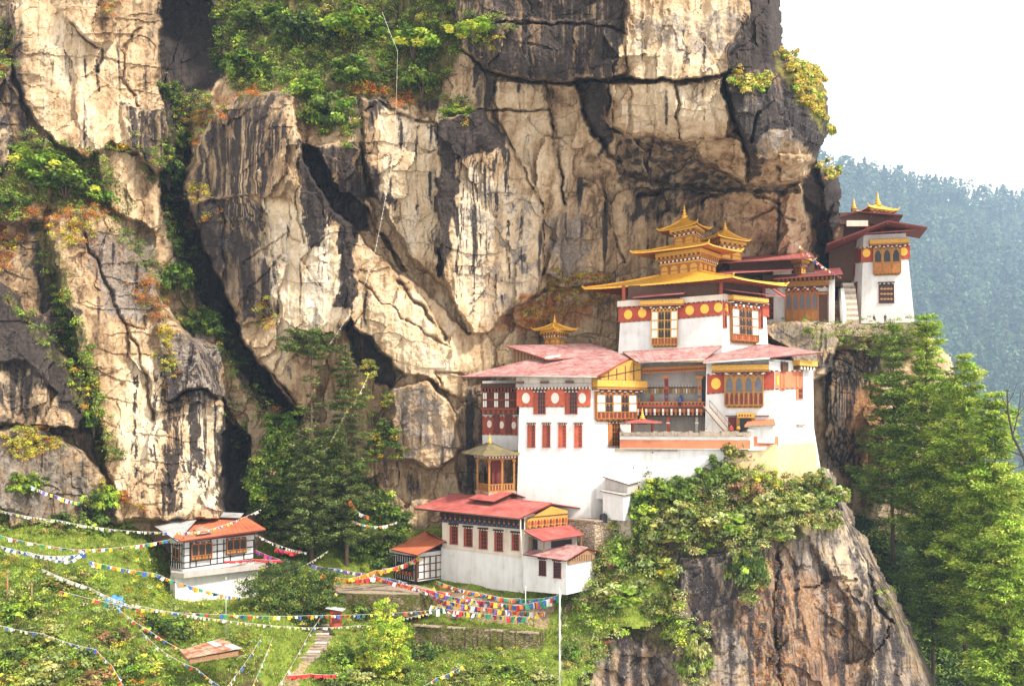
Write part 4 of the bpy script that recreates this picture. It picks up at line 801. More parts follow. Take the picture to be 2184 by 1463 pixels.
def scars(m):
    for k in range(7): m.box(f0.pt(f0.L*(.1+.13*k), zz(960,158), .05), (.12,.2,.12), GREYW, 0)
# ---- rear roof with its gable
o = thing('rear_hall', tuple(P(1165,770,170)), 'low hall with a faded roof and brown gable behind the white tower', 'hall')
roof(o, [(1078,737,172),(1168,766,164.5),(1325,756,170),(1262,733,179)], ROOFPINK, .2, REDW, 14)
fg = Fac(gp(1094,172), gp(1170,166), zz(790,170))
part(o, 'gable_wall', lambda m: m.faces([fg.pt(*fg.at(x, y), k) for k in (0, -4) for x, y in ((1094,790),(1094,743),(1168,768),(1175,790))], [(0,1,2,3),(7,6,5,4),(1,0,4,5),(2,1,5,6),(3,2,6,7)], TIMBER))
part(o, 'board', lambda m: [fg.bx(m, 1098+i*7, 746+i*2.4, 1099+i*7, 790, 0, .06, BROWN) for i in range(10)])
part(o, 'skylight', lambda m: m.slab([P(1162,767,164.8)+Vector((0,0,.25)), P(1190,763,165.5)+Vector((0,0,.2)), P(1196,760,167)+Vector((0,0,.25)), P(1170,763,166.5)+Vector((0,0,.3))], .1, CREAMP))
cupola('roof_cupola', 'small golden cupola alone on the faded roof left of the temple', [(1136,705,178),(1180,706,172.5),(1230,697,178)], zz(702,175), zz(686,175), [(1161,177),(1185,174),(1204,178)], zz(742,175), 1.9)
# ---- red timber gallery squeezed between tower and rock
H = House('timber_gallery', 'maroon timber gallery with pale discs in the shade left of the white tower', 'gallery', [(1029,168),(1108,166.5)], 960, 812, WHITE, 0, 4)
o = H.o; f = H.f[0]
redband(o, f, 1029,889,925, 1104,889,926, [(1044,904),(1070,906),(1096,907)], PALEDISC, 5, 8, REDW)
part(o, 'lower_window', lambda m: [f.bx(m, a, 888, a+13, 924, 0, .25, MAROON) for a in (1053,1078)]+[f.dent(m, *f.rect(a-1, 885, a+14, 890), .05, .4, 6, [BLACK, REDW]) for a in (1053,1078)])
def gl(m):
    f.bx(m, 1031,836,1106,884, -.02, .9, MAROON); f.bx(m, 1029,870,1106,874, .85, 1.05, REDW); f.bx(m, 1029,852,1106,854, .85, 1.05, REDW); f.bx(m, 1029,818,1106,828, -.02, 1.3, BROWN)
    for i in range(25): f.bx(m, 1033+i*3, 838, 1033.9+i*3, 870, .88, .98, BROWN)
    f.dent(m, *f.rect(1029,829,1106,835), .0, 1.15, 22, [REDW, None]); f.dent(m, *f.rect(1031,875,1106,883), .88, 1.0, 14, [REDW, BROWN])
part(o, 'gallery_front', gl)
part(o, 'shutter_panel', lambda m: [f.bx(m, a+k*4.4, y, a+3.4+k*4.4, y+13, .9, 1.02, CREAMP) for a in (1033,1057,1080) for k in (0,1) for y in (838,855)])
# ---- pavilion with mossy roof
H = House('pavilion', 'open timber pavilion with a mossy tent roof beside the foot of the white tower', 'pavilion', [(1016,161.5),(1043,157.5),(1099,160.5)], 1056, 975, None)
o = H.o; f0, f1 = H.f; pl = H.pl; zb, zt = H.z0, H.z1
part(o, 'floor', lambda m: prism(m, inset(pl, -.15), zb, zb+.5, STONE))
part(o, 'back_wall', lambda m: prism(m, inset(pl, 1.4), zb+.5, zt-.2, MAROON))
for c in inset(pl, .15)+[inset(pl, .15)[1].lerp(inset(pl, .15)[2], .52)]: part(o, 'post', lambda m: (m.box((c.x, c.y, (zb+zt)/2), (.32,.32,zt-zb), OCHRE), m.box((c.x, c.y, zt-.7), (.6,.6,.3), ORANGEW)))
def rl(m):
    for f in (f0, f1):
        f.ub(m, 0, f.L, zb+1.65, zb+1.8, -.25, -.05, OCHRE); f.ub(m, 0, f.L, zb+.5, zb+.75, -.25, -.05, OCHRE); f.ub(m, 0, f.L, zb+.75, zb+1.62, -.2, -.12, MAROON)
        n = int(f.L/.55); f.dent(m, 0, f.L, zb+.8, zb+1.6, -.2, -.04, n*2, [OCHRE, None])
part(o, 'railing', rl)
def ent(m):
    for i, (a, b, out, mt) in enumerate(((0,.3,.0,OCHRE), (.303,.6,.2,MAROON), (.603,.85,.42,OCHRE))): prism(m, pl, zt-.5+a, zt-.5+b, mt, out=out)
    for f in (f0, f1): f.dent(m, -.2, f.L+.2, zt-.18, zt+.08, .2, .34, 18, [CREAMP, BLACK])
part(o, 'frieze', ent)
E = [P(983,966,166), P(1030,973,154.5), P(1108,966,160)]; E.append(E[0]+E[2]-E[1])
for e in E: e.z = zt+.4
cc = sum(E, Vector())/4; tp = [cc.lerp(e, .05) for e in E]
for q in tp: q.z = zt+2.3
hip(o, E, tp, ROOFMOSS, .16, .1, .15, BROWN, horns=False, hr=.08); finial(o, Vector((cc.x, cc.y, zt+2.2)), 1.8)
# ---- courtyard gallery between tower and right wing
H = House('courtyard_gallery', 'galleried building with a carved balcony and prayer hangings facing the courtyard', 'gallery', [(1340,167),(1512,164)], 932, 772, GREYW, 0, 5)
o = H.o; f = H.f[0]
roof(o, [(1357,771,160.3),(1503,766,159.3),(1540,738,165.2),(1328,751,170.8)], ROOFPINK, .15, MAROON, 14)
part(o, 'gutter', lambda m: m.tube([P(1362,773,160), P(1503,767,159)], .14, GREYW))
part(o, 'balcony', lambda m: (f.bx(m, 1352,868,1503,872, 0, 3.2, BROWN), f.bx(m, 1352,872.5,1503,878, 2.9, 3.25, REDW), f.dent(m, *f.rect(1353,872,1503,879), 3.2, 3.32, 34, [OCHRE, MAROON, CREAMP, REDBAND]), f.dent(m, *f.rect(1353,879.5,1503,885), 2.6, 3.1, 34, [ORANGEW, BLACK, CREAMP, BLACK]), f.bx(m, 1352,885.5,1503,889, 0, 2.9, BROWN)))
def rl(m):
    f.bx(m, 1353,857,1504,859, 3.0, 3.2, ORANGEW); f.bx(m, 1353,864,1504,867.5, 3.05, 3.2, REDBAND); f.dent(m, *f.rect(1353,859.5,1504,863.5), 3.08, 3.18, 40, [OCHRE, BLACK, ORANGEW, MAROON])
part(o, 'railing', rl)
for a in (1360,1419,1489): part(o, 'column', lambda m: (f.bx(m, a, 803, a+8, 866, 2.5, 3.0, (MAROON, TIMBER, REDW)[int(a) % 3]), f.bx(m, a-3, 803, a+11, 809, 2.4, 3.1, ORANGEW), f.bx(m, a-1, 826, a+9, 831, 2.45, 3.05, REDW), f.bx(m, a-1, 844, a+9, 848, 2.45, 3.05, BLUEP)))
for a, mt in ((1424,REDBAND),(1484,GREYW)): part(o, 'lower_column', lambda m: (f.bx(m, a, 888, a+5.5, 930, 2.3, 2.7, mt), f.bx(m, a-1, 900, a+6.5, 903, 2.25, 2.75, CREAMP)))
part(o, 'beam', lambda m: (f.band(m, 1349,787,799, 1512,780,792, 2.4, 3.4, ORANGEW), f.band(m, 1349,789,791.5, 1512,782,784.5, 3.38, 3.48, OCHRE), [f.bx(m, 1351+i*3.2, 792.5-i*.145, 1352.6+i*3.2, 797-i*.145, 3.38, 3.5, MAROON) for i in range(50)]))
part(o, 'prayer_hanging', lambda m: [f.bx(m, 1357+i*5.6, 829, 1359.8+i*5.6, 839, .25, .45, (GOLDP, OCHRE, GOLDP, CREAMP)[i % 4]) for i in range(23)]+[f.bx(m, 1357+i*6.5, 822, 1359+i*6.5, 824.5, .25, .4, CREAMP) for i in range(19)]+[f.bx(m, 1354,826,1487,827.5, .2, .5, MAROON)])
part(o, 'doorway', lambda m: (f.bx(m, 1491,803,1507,866, -.02, .25, PANE), f.bx(m, 1360,890,1380,930, -.02, .1, PANE), f.bx(m, 1489,801,1492,866, 0, .4, REDW)))
for a in (1388,1450): part(o, 'hanging_banner', lambda m: f.bx(m, a, 842, a+7, 856, .8, .9, (REDBAND, BLUEP)[a > 1400]))
# ---- right wing
H = House('right_wing', 'white wing with a four arched golden bay window on the right of the courtyard', 'hall', [(1503,160.2),(1652,156.8),(1737,166)], 965, 766, WHITE, .01)
o = H.o; f0, f1 = H.f
redband(o, f0, 1508,800,839, 1546,798,836, [(1527,818)], None, 10, 12); redband(o, f0, 1629,794,830, 1652,792,829)
redband(o, f1, 1653,792,829, 1712,792,826, [(1658,811)], GOLDDISC, 4.5, 10, SALMON)
bay(o, f0, (1546,796,1628,864), 'AAAA', 1, OCHRE, OCHRE, .85, (1519,779,1641,794), .40, .10, dark=PANEB, panelmat=MAROON)
window(o, f1, 1664,794,1672,832, 'slit', SALMON, None, 2, 3, .4); window(o, f1, 1697,786,1711,850, 'slit', SALMON, GOLDP, 3, 6, .35)
part(o, 'bracket_cornice', lambda m: (f1.bx(m, 1690,770,1728,781, 0, 1.4, GOLDP), f1.dent(m, *f1.rect(1692,782,1726,789), 0, 1.1, 10, [BROWN, CREAMP]), f1.bx(m, 1664,772,1676,792, 0, .5, BROWN), f1.bx(m, 1640,772,1690,790, -.02, .06, WHITE)))
roof(o, [(1499,772,157.3),(1643,762,154.2),(1642,735,170),(1540,738,166)], ROOFPINK, .18, MAROON, 12); roof(o, [(1643,762,154.2),(1754,751,162),(1642,735,170)], ROOFPINK, .18, MAROON)
part(o, 'gutter', lambda m: m.tube([P(1500,774,157), P(1642,764,154)], .14, CREAMP))
def dr(m):
    f0.bx(m, 1573,880,1610,891, 0, .8, GOLDP); f0.dent(m, *f0.rect(1576,884,1606,888), .8, .86, 10, [MAROON, None]); f0.bx(m, 1571,891,1578,920, 0, .3, OCHRE); f0.bx(m, 1603,891,1609,920, 0, .3, OCHRE); f0.bx(m, 1578,891,1603,920, 0, .08, PANE); f0.bx(m, 1553,889,1571,918, 0, .05, MAROON)
    f0.bx(m, 1548,886,1640,888, 0, .5, BROWN)
part(o, 'door', dr)
part(o, 'stain_ledge', lambda m: f1.bx(m, 1698,905,1714,908, 0, .4, SLATE))
H = House('gate_shelter', 'little whitewashed gate shelter with an orange tiled top in front of the golden door', 'shelter', [(1596,156.2),(1650,154.6)], 945, 907, WHITE, 0, 1.6)
roof(H.o, [(1588,908,155.6),(1654,905,153.8),(1650,893,157),(1598,895,158.4)], SALMON, .25, SLATE, 8)
# ---- timber stair ramp in the courtyard
o = thing('wooden_stairs', tuple(P(1553,925,157.5)), 'steep wooden ladder stairs rising from courtyard to balcony', 'stairs')
a0, a1 = P(1506,866,158.4), P(1557,926,156.9)
for sx in (-.55, .55): part(o, 'stringer', lambda m: m.tube([a0+Vector((sx,0,0)), a1+Vector((sx,0,0))], .12, TIMBER, 4))
part(o, 'tread', lambda m: [m.box(a0.lerp(a1, (i+.5)/15), (1.0,.32,.07), CREAM) for i in range(15)])
part(o, 'handrail', lambda m: (m.tube([a0+Vector((.55,0,1.0)), a1+Vector((.55,0,1.0))], .06, TIMBER, 5), [m.tube([a0.lerp(a1,t)+Vector((.55,0,0)), a0.lerp(a1,t)+Vector((.55,0,1.0))], .04, TIMBER, 4) for t in (0,.33,.66,1)]))
# ---- small red roofed shrine with a golden top
o = thing('shrine_kiosk', tuple(P(1370,935,158)), 'small red roofed kiosk with a golden finial behind the courtyard parapet', 'kiosk'); c = P(1370,935,159)
for dx in (-1.7,1.7):
    for dy in (-1,1): part(o, 'post', lambda m: m.box((c.x+dx, c.y+dy, c.z+1.35), (.22,.22,2.7), REDW))
part(o, 'back_panel', lambda m: m.box((c.x, c.y+.9, c.z+1.2), (3.2,.1,2.4), GREYW))
E = [Vector((c.x+a*3.0, c.y+b*2.0, c.z+2.75)) for a, b in ((-1,-1),(1,-1),(1,1),(-1,1))]; T = [Vector((c.x+a*.3, c.y+b*.3, c.z+3.25)) for a, b in ((-1,-1),(1,-1),(1,1),(-1,1))]
hip(o, E, T, ROOFRED, .15, .05, .1, REDW, horns=False, hr=.06); finial(o, Vector((c.x, c.y, c.z+3.3)), 2.0)
# ---- courtyard floor, parapet and retaining wall
m = MB(); cf = [gp(1328,160), gp(1500,156.4), gp(1640,157.6), gp(1690,167), gp(1680,172), gp(1330,172)]; prism(m, cf, zz(1010,157), zz(927,157.5), STONE); tag(m.build('courtyard_floor'), kind='structure')
H = House('retaining_wall', 'high white retaining wall below the courtyard parapet above the shrubs', 'wall', [(1262,158.4),(1500,155.6),(1662,156.3),(1740,164)], 1066, 957, WHITE, .03, back=[(1735,168),(1262,163)])
part(H.o, 'drain_hole', lambda m: [H.f[0].disc(m, x, y, 1.6, 1.6, .0, PANE, .03, 8) for x, y in ((1351,997),(1380,997),(1392,965))])
part(H.o, 'string_course', lambda m: (H.f[0].bx(m, 1312,957,1445,962, -.1, .35, SLATE), H.f[0].bx(m, 1445,958,1500,960, -.1, .12, CREAM)))
o = thing('parapet_wall', tuple(P(1480,955,155.6)), 'low courtyard parapet with a salmon band and rough slate coping', 'wall')
cr = [(1322,157.6),(1415,156.0),(1500,155.3),(1575,155.3),(1600,155.5)]
def pr(m, z0, z1, out, mat, jit=0):
    for (a, b) in zip(cr[:-1], cr[1:]):
        fa = Fac(gp(*a), gp(*b), 0); k = max(1, int(fa.L/(.55 if jit else 99)))
        for i in range(k):
            r = random.Random(i*7+int(a[0])); fa.ub(m, fa.L*i/k, fa.L*(i+1)/k+.02, z0+r.uniform(-jit,jit), z1+r.uniform(-jit*1.6,jit*1.6), -.75-out-r.uniform(0,jit), out+r.uniform(0,jit*1.5), mat)
zc = lambda y: zz(y, 155.8)
part(o, 'wall', lambda m: pr(m, zc(958), zc(930), 0, WHITE)); part(o, 'salmon_band', lambda m: pr(m, zc(956), zc(938), .06, SALMON)); part(o, 'coping', lambda m: pr(m, zc(929.5), zc(921), .32, SLATE, .09))
fa = Fac(gp(1574,155.25), gp(1662,156.2), 0)
part(o, 'upper_wall', lambda m: (fa.bx(m, 1596,915,1662,960, -.7, 0, WHITE), fa.bx(m, 1608,931,1660,951, -.65, .06, SALMON)))
H = House('plaster_buttress', 'cream plastered buttress curving round the rock below the right wing', 'wall', [(1522,155.4),(1662,154.9),(1752,161.5)], 1075, 948, wash('cream_plaster', (.62, .47, .27), .7), .10, back=[(1745,168),(1540,163)])
H = House('corner_wall', 'narrow sloping white wall between the right wing and the cliff edge', 'wall', [(1695,163.2),(1752,166)], 1010, 838, WHITE, .11, 3)
# ---- middle temple on the upper ledge
H = House('middle_temple', 'red roofed temple with an orange arcaded front on the ledge beside the cave', 'temple', [(1628,190),(1780,185.5)], 692, 580, WHITE, 0, 7)
o = H.o; f = H.f[0]
bay(o, f, (1676,616,1745,684), 'AAAAA', 1, ORANGEW, ORANGEW, .5, (1672,601,1768,612), .34, .12, dark=PANEB, base=False, panelmat=OCHRE, cgold=OCHRE)
window(o, f, 1632,634,1650,680, 'slit', REDW, None, 3, 4, .5)
part(o, 'door', lambda m: (f.bx(m, 1747,622,1765,686, 0, .35, MAROON), f.bx(m, 1750,634,1762,686, .35, .42, BROWN), f.bx(m, 1746,624,1766,629, .3, .5, OCHRE)))
part(o, 'pillar', lambda m: f.bx(m, 1768,608,1777,690, 0, .8, WHITE))
part(o, 'eave_timber', lambda m: (f.bx(m, 1630,586,1780,600, 0, 1.2, BROWN), f.dent(m, *f.rect(1660,594,1780,600), 1.2, 1.6, 26, [OCHRE, None])))
roof(o, [(1650,594,184.5),(1798,583,179.5),(1792,573,191),(1672,582,194)], ROOFDK, .2, ROOFRED, 14)
part(o, 'upper_storey', lambda m: m.box((P(1640,566,190).x, 191, zz(568,189)), (17,6,3.0), BROWN)); part(o, 'side_wall', lambda m: m.box((P(1668,580,187.5).x, 187.5, zz(580,187)), (3.6,.5,1.0), CREAM))
roof(o, [(1522,560,183),(1738,548,180.5),(1728,540,192),(1556,541,196)], ROOFRED, .25, ROOFDK, 18, 'upper_roof'); roof(o, [(1528,583,180.5),(1692,574,183),(1690,570,186),(1532,579,184)], ROOFDK, .18, ROOFRED, 0, 'lower_roof')
part(o, 'lean_to_roof', lambda m: m.slab([P(1642,612,182), P(1672,634,180), P(1677,631,184), P(1648,609,187)], .2, ROOFRED, MAROON))
cupola('roof_lantern', 'small dark lantern with a gilt cap rising from the ledge temple roof', [(1686,553,188),(1712,553,184),(1738,550,188)], zz(553,186), zz(545,186), [(1696,188),(1708,186.5),(1720,188.5)], zz(584,186), 1.0, (2,2), lift=.2)
# ---- ledge terrace
m = MB(); lg = [gp(1600,184), gp(1700,181), gp(1840,187.5), gp(1965,186), gp(1990,205), gp(1600,205)]; prism(m, lg, zz(716,186), zz(690,186), RUBBLE); tag(m.build('ledge_terrace'), kind='structure')
# ---- right tower
H = House('cliff_tower', 'white tower house with a golden spire at the far right end of the ledge', 'tower', [(1806,200),(1836,194.5),(1951,192)], 690, 500, WHITE, .055)
o = H.o; f0, f1 = H.f
redband(o, f1, 1838,530,559, 1863,528,557, [(1848,540)], None, 8, 9); redband(o, f1, 1918,524,552, 1941,523,551, [(1927,537)], None, 8, 9); redband(o, f0, 1809,530,562, 1837,530,559, mat=REDW)
bay(o, f1, (1862,526,1920,583), 'AAA', 1, OCHRE, OCHRE, .8, (1853,513,1937,524), .40, .12, panelmat=ORANGEW)
window(o, f1, 1874,606,1907,646, 'slit', MAROON, BROWN, 4, 3, 0)
for j in range(3): part(o, 'window_lattice', lambda m: [f1.disc(m, 1880+i*7, 616+j*11, 2.0, 3.0, .08, OCHRE, .06, 8) for i in range(4)]+[f1.bx(m, 1877,615.5+j*11,1904,616.7+j*11, .08,.1, CREAM)])
part(o, 'side_door', lambda m: (f0.bx(m, 1810,566,1824,592, 0, .3, MAROON), f0.bx(m, 1822,602,1828,650, 0, .2, MAROON)))
part(o, 'awning', lambda m: m.slab([f1.pt(*f1.at(1841,502),2.4), f1.pt(*f1.at(1948,494),2.4), f1.pt(*f1.at(1948,490),0), f1.pt(*f1.at(1841,498),0)], .2, ROOFRED, ROOFRED))
z1 = H.z1
part(o, 'attic', lambda m: (prism(m, inset(H.pl, 1.5), z1-.3, z1+2.0, BROWN), [f1.bx(m, x, 478, x+5, 498, -.8, -.3, REDW) for x in (1850,1880,1910)]))
part(o, 'rear_wall', lambda m: prism(m, [gp(1768,200), gp(1838,197.5), gp(1850,206), gp(1775,208)], zz(600,199), zz(478,199), BROWN))
def gable(o, pts, back, mat, th=.3, edge=None, name='roof'):
    l, a, r = [P(*p) for p in pts]; b = Vector(back)
    for (p, q) in ((l, a), (a, r)): part(o, name, lambda m: m.slab([p, q, q+b, p+b], th, mat, edge or MAROON))
gable(o, [(1763,520,190.5),(1893,470,188.5),(1978,484,187)], (3.2,11,0), ROOFDK, .3, MAROON)
gable(o, [(1743,477,197),(1830,450,195),(1926,458,193)], (2.5,9,0), ROOFDK, .25, MAROON, 'upper_roof')
part(o, 'upper_storey', lambda m: m.box((P(1835,470,198).x, 199, zz(470,198)), (10,6,2.4), BROWN)); part(o, 'parapet', lambda m: m.box((P(1826,477,194).x, 193.5, zz(477,193.5)), (4.4,.4,1.2), CREAM))
part(o, 'purlin', lambda m: [m.tube([P(x, y, 187.5), P(x, y, 200)], .16, REDW, 4) for x, y in ((1800,512),(1850,493),(1893,477),(1935,482),(1962,488))])
cupola('roof_cupola', 'golden cupola with a tall spire on top of the far right tower', [(1828,450,200),(1852,449,194),(1916,439,198)], zz(447,197), zz(434,197), [(1846,199),(1858,196),(1898,198.5)], zz(466,197), 3.1)
o = thing('roof_finial', tuple(P(1821,449,196)), 'slender golden spire standing on the tower roof left of its cupola', 'spire'); part(o, 'base', lambda m: m.box(P(1821,447,196), (.9,.9,.8), OCHRE)); finial(o, P(1821,446,196), 2.4, 'spire')
o = thing('pink_roof', tuple(P(1768,462,201)), 'small weathered pink roof wedged against the rock left of the far tower', 'roof'); part(o, 'roof_sheet', lambda m: m.slab([P(1746,471,198), P(1792,462,197), P(1778,446,203), P(1755,451,204)], .2, ROOFPINK, MAROON)); part(o, 'wall', lambda m: m.box(P(1772,470,202), (3,3,2), BROWN))
# stone steps
o = thing('stone_steps', tuple(P(1815,684,189)), 'whitewashed stone steps climbing beside the far right tower', 'stairs')
part(o, 'step', lambda m: [m.box(P(1816-i*.6, 683-i*6.0, 188.5+i*.75)+Vector((0,0,-.4)), (2.6,1.2,.9), CREAM if i % 2 else STONE) for i in range(14)])
part(o, 'side_wall', lambda m: [m.box(P(1799-i*.8, 676-i*7.5, 188.5+i*1.1), (.7,1.3,3.0), WHITE) for i in range(7)])
# ---- lower red roofed house
H = House('lower_house', 'long white house with a red tin roof and five dark windows, lowest on the slope', 'house', [(943,158),(1118,150),(1208,157)], 1265, 1098, CREAM)
o = H.o; f0, f1 = H.f
part(o, 'white_base', lambda m: (f0.band(m, 942,1168,1240, 1118,1191,1264, -.02, .16, WHITE), f0.band(m, 942,1166,1168, 1118,1188.5,1191, -.02, .22, CREAM)))
for x0, y0, x1, y1 in ((960,1121,977,1159),(990,1126,1008,1164),(1022,1130,1040,1169),(1055,1134,1073,1174),(1092,1138,1108,1172)): window(o, f0, x0, y0, x1, y1, 'slit', REDW, BLACK, 3, 5, .3)
def fr(m):
    f0.band(m, 940,1092,1112, 1118,1106,1128, -.02, .35, BLACK); n = 34
    for r_, (dy, mats) in enumerate(((0, (MAROON, BLACK)), (7, (TIMBER, BLACK)), (13, (MAROON, BLUEP)))):
        for i in range(n):
            x = 941+i*5.2; y = 1094+dy+(x-941)*.086; f0.bx(m, x, y, x+3.4, y+4.5, .35, .55-.06*r_, mats[i % 2])
part(o, 'frieze', fr)
def gab(m):
    pts = ((1121,1126),(1121,1108),(1172,1079),(1206,1088),(1206,1119)); a = [f1.pt(*f1.at(*p), .5) for p in pts]; b = [f1.pt(*f1.at(*p), 0) for p in pts]
    m.faces(a+b, [(0,1,2,3,4)]+[(i, (i+1) % 5, 5+(i+1) % 5, 5+i) for i in range(5)], GABLEP); f1.band(m, 1120,1102,1104, 1206,1094,1096, .48, .6, BROWN)
    for i in range(13):
        x = 1122+i*6.5; f1.arch(m, f1.at(x, 1115)[0], f1.at(x+4.5, 1115)[0], f1.at(x, 1120-i*.6)[1], f1.at(x, 1110-i*.6)[1], .5, .58, MAROON if i % 2 else REDBAND, False); f1.bx(m, x, 1122-i*.6, x+3.4, 1126-i*.6, .4, .7, (OCHRE, MAROON)[i % 2])
part(o, 'gable_panel', gab)
roof(o, [(883,1083,157.2),(1107,1105,147.2),(1177,1073,153.5),(962,1053,163.5)], ROOFRED, .22, MAROON, 20); roof(o, [(962,1053,163.5),(1177,1073,153.5),(1252,1085,159),(1040,1062,169)], ROOFRED, .22, MAROON, 0)
part(o, 'dormer_roof', lambda m: (m.slab([P(999,1063,156.8), P(1053,1069,154.2), P(1094,1050,157.5), P(1031,1044,160.5)], .16, ROOFRED, MAROON), m.slab([P(1031,1044,160.5), P(1094,1050,157.5), P(1121,1060,160), P(1060,1052,163)], .16, ROOFDK, MAROON), m.slab([P(1010,1066,157.2)+Vector((0,0,-.2)), P(1050,1070,155.6)+Vector((0,0,-.2)), P(1088,1055,157.6)+Vector((0,0,-.2)), P(1036,1049,160)+Vector((0,0,-.2))], .9, BROWN)))
part(o, 'downpipe', lambda m: m.tube([P(1110,1104,148), P(1110,1125,149.2), P(1113,1165,149.3), P(1118,1235,149.4)], .12, CREAMP, 6))
part(o, 'gutter', lambda m: m.tube([P(884,1085,157), P(1107,1107,147)], .12, BROWN))
# annexes of the lower house
H = House('porch_annex', 'open porch with a small red roof against the gable of the lower house', 'porch', [(1130,150.5),(1160,148.3),(1240,153)], 1190, 1150, None)
o = H.o; part(o, 'wall', lambda m: prism(m, inset(H.pl, .5), H.z0, H.z1, GREYW))
for c in H.pl[:3]: part(o, 'post', lambda m: m.box((c.x, c.y, (H.z0+H.z1)/2), (.25,.25,H.z1-H.z0), TIMBER))
roof(o, [(1117,1131,149.2),(1157,1153,146),(1245,1140,152),(1216,1119,156)], ROOFRED, .18, MAROON, 8)
part(o, 'window', lambda m: (H.f[0].bx(m, 1134,1150,1142,1172, -.48, -.3, PANE), H.f[1].bx(m, 1180,1152,1222,1166, -.48, -.3, PANE)))
H = House('white_annex', 'whitewashed annex with a pale pink tin roof in front of the porch', 'annex', [(1116,149.2),(1208,145.8),(1268,151)], 1268, 1192, WHITE)
o = H.o; f0, f1 = H.f
for x0, y0, x1, y1 in ((1150,1194,1165,1226),(1181,1198,1197,1231)): window(o, f0, x0, y0, x1, y1, 'slit', MAROON, BLACK, 3, 5, 0)
roof(o, [(1115,1181,148.2),(1207,1195,143.8),(1253,1168,149),(1178,1157,153.5)], ROOFPINK, .18, MAROON, 9); roof(o, [(1178,1157,153.5),(1253,1168,149),(1298,1178,151.5),(1225,1166,156.5)], ROOFDK, .18, MAROON)
def gab(m):
    pts = ((1210,1204),(1210,1196),(1252,1172),(1266,1176),(1266,1192)); a = [f1.pt(*f1.at(*p), .25) for p in pts]; b = [f1.pt(*f1.at(*p), -.1) for p in pts]
    m.faces(a+b, [(0,1,2,3,4)]+[(i, (i+1) % 5, 5+(i+1) % 5, 5+i) for i in range(5)], TIMBER); [f1.bx(m, 1213+i*5, 1182, 1213.8+i*5, 1196, .25, .3, BROWN) for i in range(10)]
part(o, 'gable_board', gab); part(o, 'corner_pole', lambda m: m.tube([P(1266,1178,150.6), P(1268,1232,150.4)], .09, TIMBER, 5))
# ---- side house
H = House('side_house', 'small half timbered house with a rust red roof beside the long white house', 'house', [(830,160.5),(888,155),(944,158.5)], 1240, 1180, WHITE)
o = H.o; f0, f1 = H.f
def tm(m, f, x0, x1, y0, y1, nx, ny, mat=BROWN, w=1.1, o1=.1):
    for i in range(nx+1): x = x0+(x1-x0)*i/nx; f.bx(m, x-w, y0, x+w, y1, -.02, o1, mat)
    for j in range(ny+1): y = y0+(y1-y0)*j/ny; f.bx(m, x0, y-w, x1, y+w, -.02, o1*.8, mat)
part(o, 'timber_frame', lambda m: (tm(m, f1, 892, 942, 1186, 1232, 4, 3), tm(m, f0, 832, 886, 1184, 1236, 11, 2, BLACK, 1.3), f0.bx(m, 886,1178,891,1240, -.02, .2, BROWN)))
part(o, 'window', lambda m: (f0.bx(m, 848,1200,880,1216, 0, .2, PANE), f0.dent(m, *f0.rect(846,1217,882,1225), 0, .3, 10, [ORANGEW, MAROON])))
roof(o, [(834,1171,158.8),(889,1183,152),(949,1154,157),(908,1132,163)], ROOFORANGE, .2, MAROON, 7); roof(o, [(908,1132,163),(949,1154,157),(962,1160,158.5),(930,1140,165)], ROOFRUST, .2, MAROON)
# ---- left house with orange roof, its sheds and wall
H = House('left_house', 'half timbered white house with an orange roof among the flags at lower left', 'house', [(362,146),(390,140),(542,147.5)], 1222, 1146, WHITE)
o = H.o; f0, f1 = H.f
def tf(m):
    for i, x in enumerate((392,405,418,449,463,477,491,520,541)): f1.bx(m, x-1, 1150, x+1, 1212-(x-390)*.15, -.02, .1, BLACK)
    for dy in (0, 15, 30, 45, 57): f1.band(m, 390,1154+dy,1156+dy, 542,1136+dy*.93,1138+dy*.93, -.02, .09, BLACK)
    f1.band(m, 390,1143,1156, 542,1124,1139, -.02, .4, TIMBER); f1.band(m, 390,1153,1156, 542,1135,1138, .38, .6, MAROON)
    for i in range(6): x = 364+i*5; f0.bx(m, x-.8, 1158, x+.8, 1212, -.02, .1, BLACK)
    for dy in (0,18,36): f0.band(m, 362,1160+dy,1162+dy, 390,1162+dy,1164+dy, -.02, .09, BLACK)
part(o, 'timber_frame', tf)
bay(o, f1, (407,1155,450,1193), 'AAA', 1, BROWN, ORANGEW, .45, None, .26, .1, base=False, panelmat=OCHRE); bay(o, f1, (482,1146,523,1180), 'AAA', 1, BROWN, ORANGEW, .45, None, .26, .1, base=False, panelmat=OCHRE)
bay(o, f0, (371,1164,385,1194), 'AA', 1, MAROON, TIMBER, .3, None, .2, .1, base=False)
roof(o, [(379,1154,137.8),(567,1128,145.5),(527,1104,154),(420,1107,149)], ROOFORANGE, .22, MAROON, 16); part(o, 'patched_roof', lambda m: (m.slab([P(328,1121,147.5), P(379,1154,137.8), P(420,1107,149), P(366,1111,152)], .2, ROOFGREY, BROWN), m.slab([P(420,1140,140.5)+Vector((0,0,.12)), P(452,1136,142)+Vector((0,0,.12)), P(440,1122,146)+Vector((0,0,.12)), P(415,1125,145)+Vector((0,0,.12))], .06, ROOFRUST, ROOFGREY), m.slab([P(369,1146,139.5)+Vector((0,0,.1)), P(384,1152,138)+Vector((0,0,.1)), P(400,1137,142)+Vector((0,0,.1)), P(385,1131,144)+Vector((0,0,.1))], .06, ROOFORANGE, ROOFGREY)))
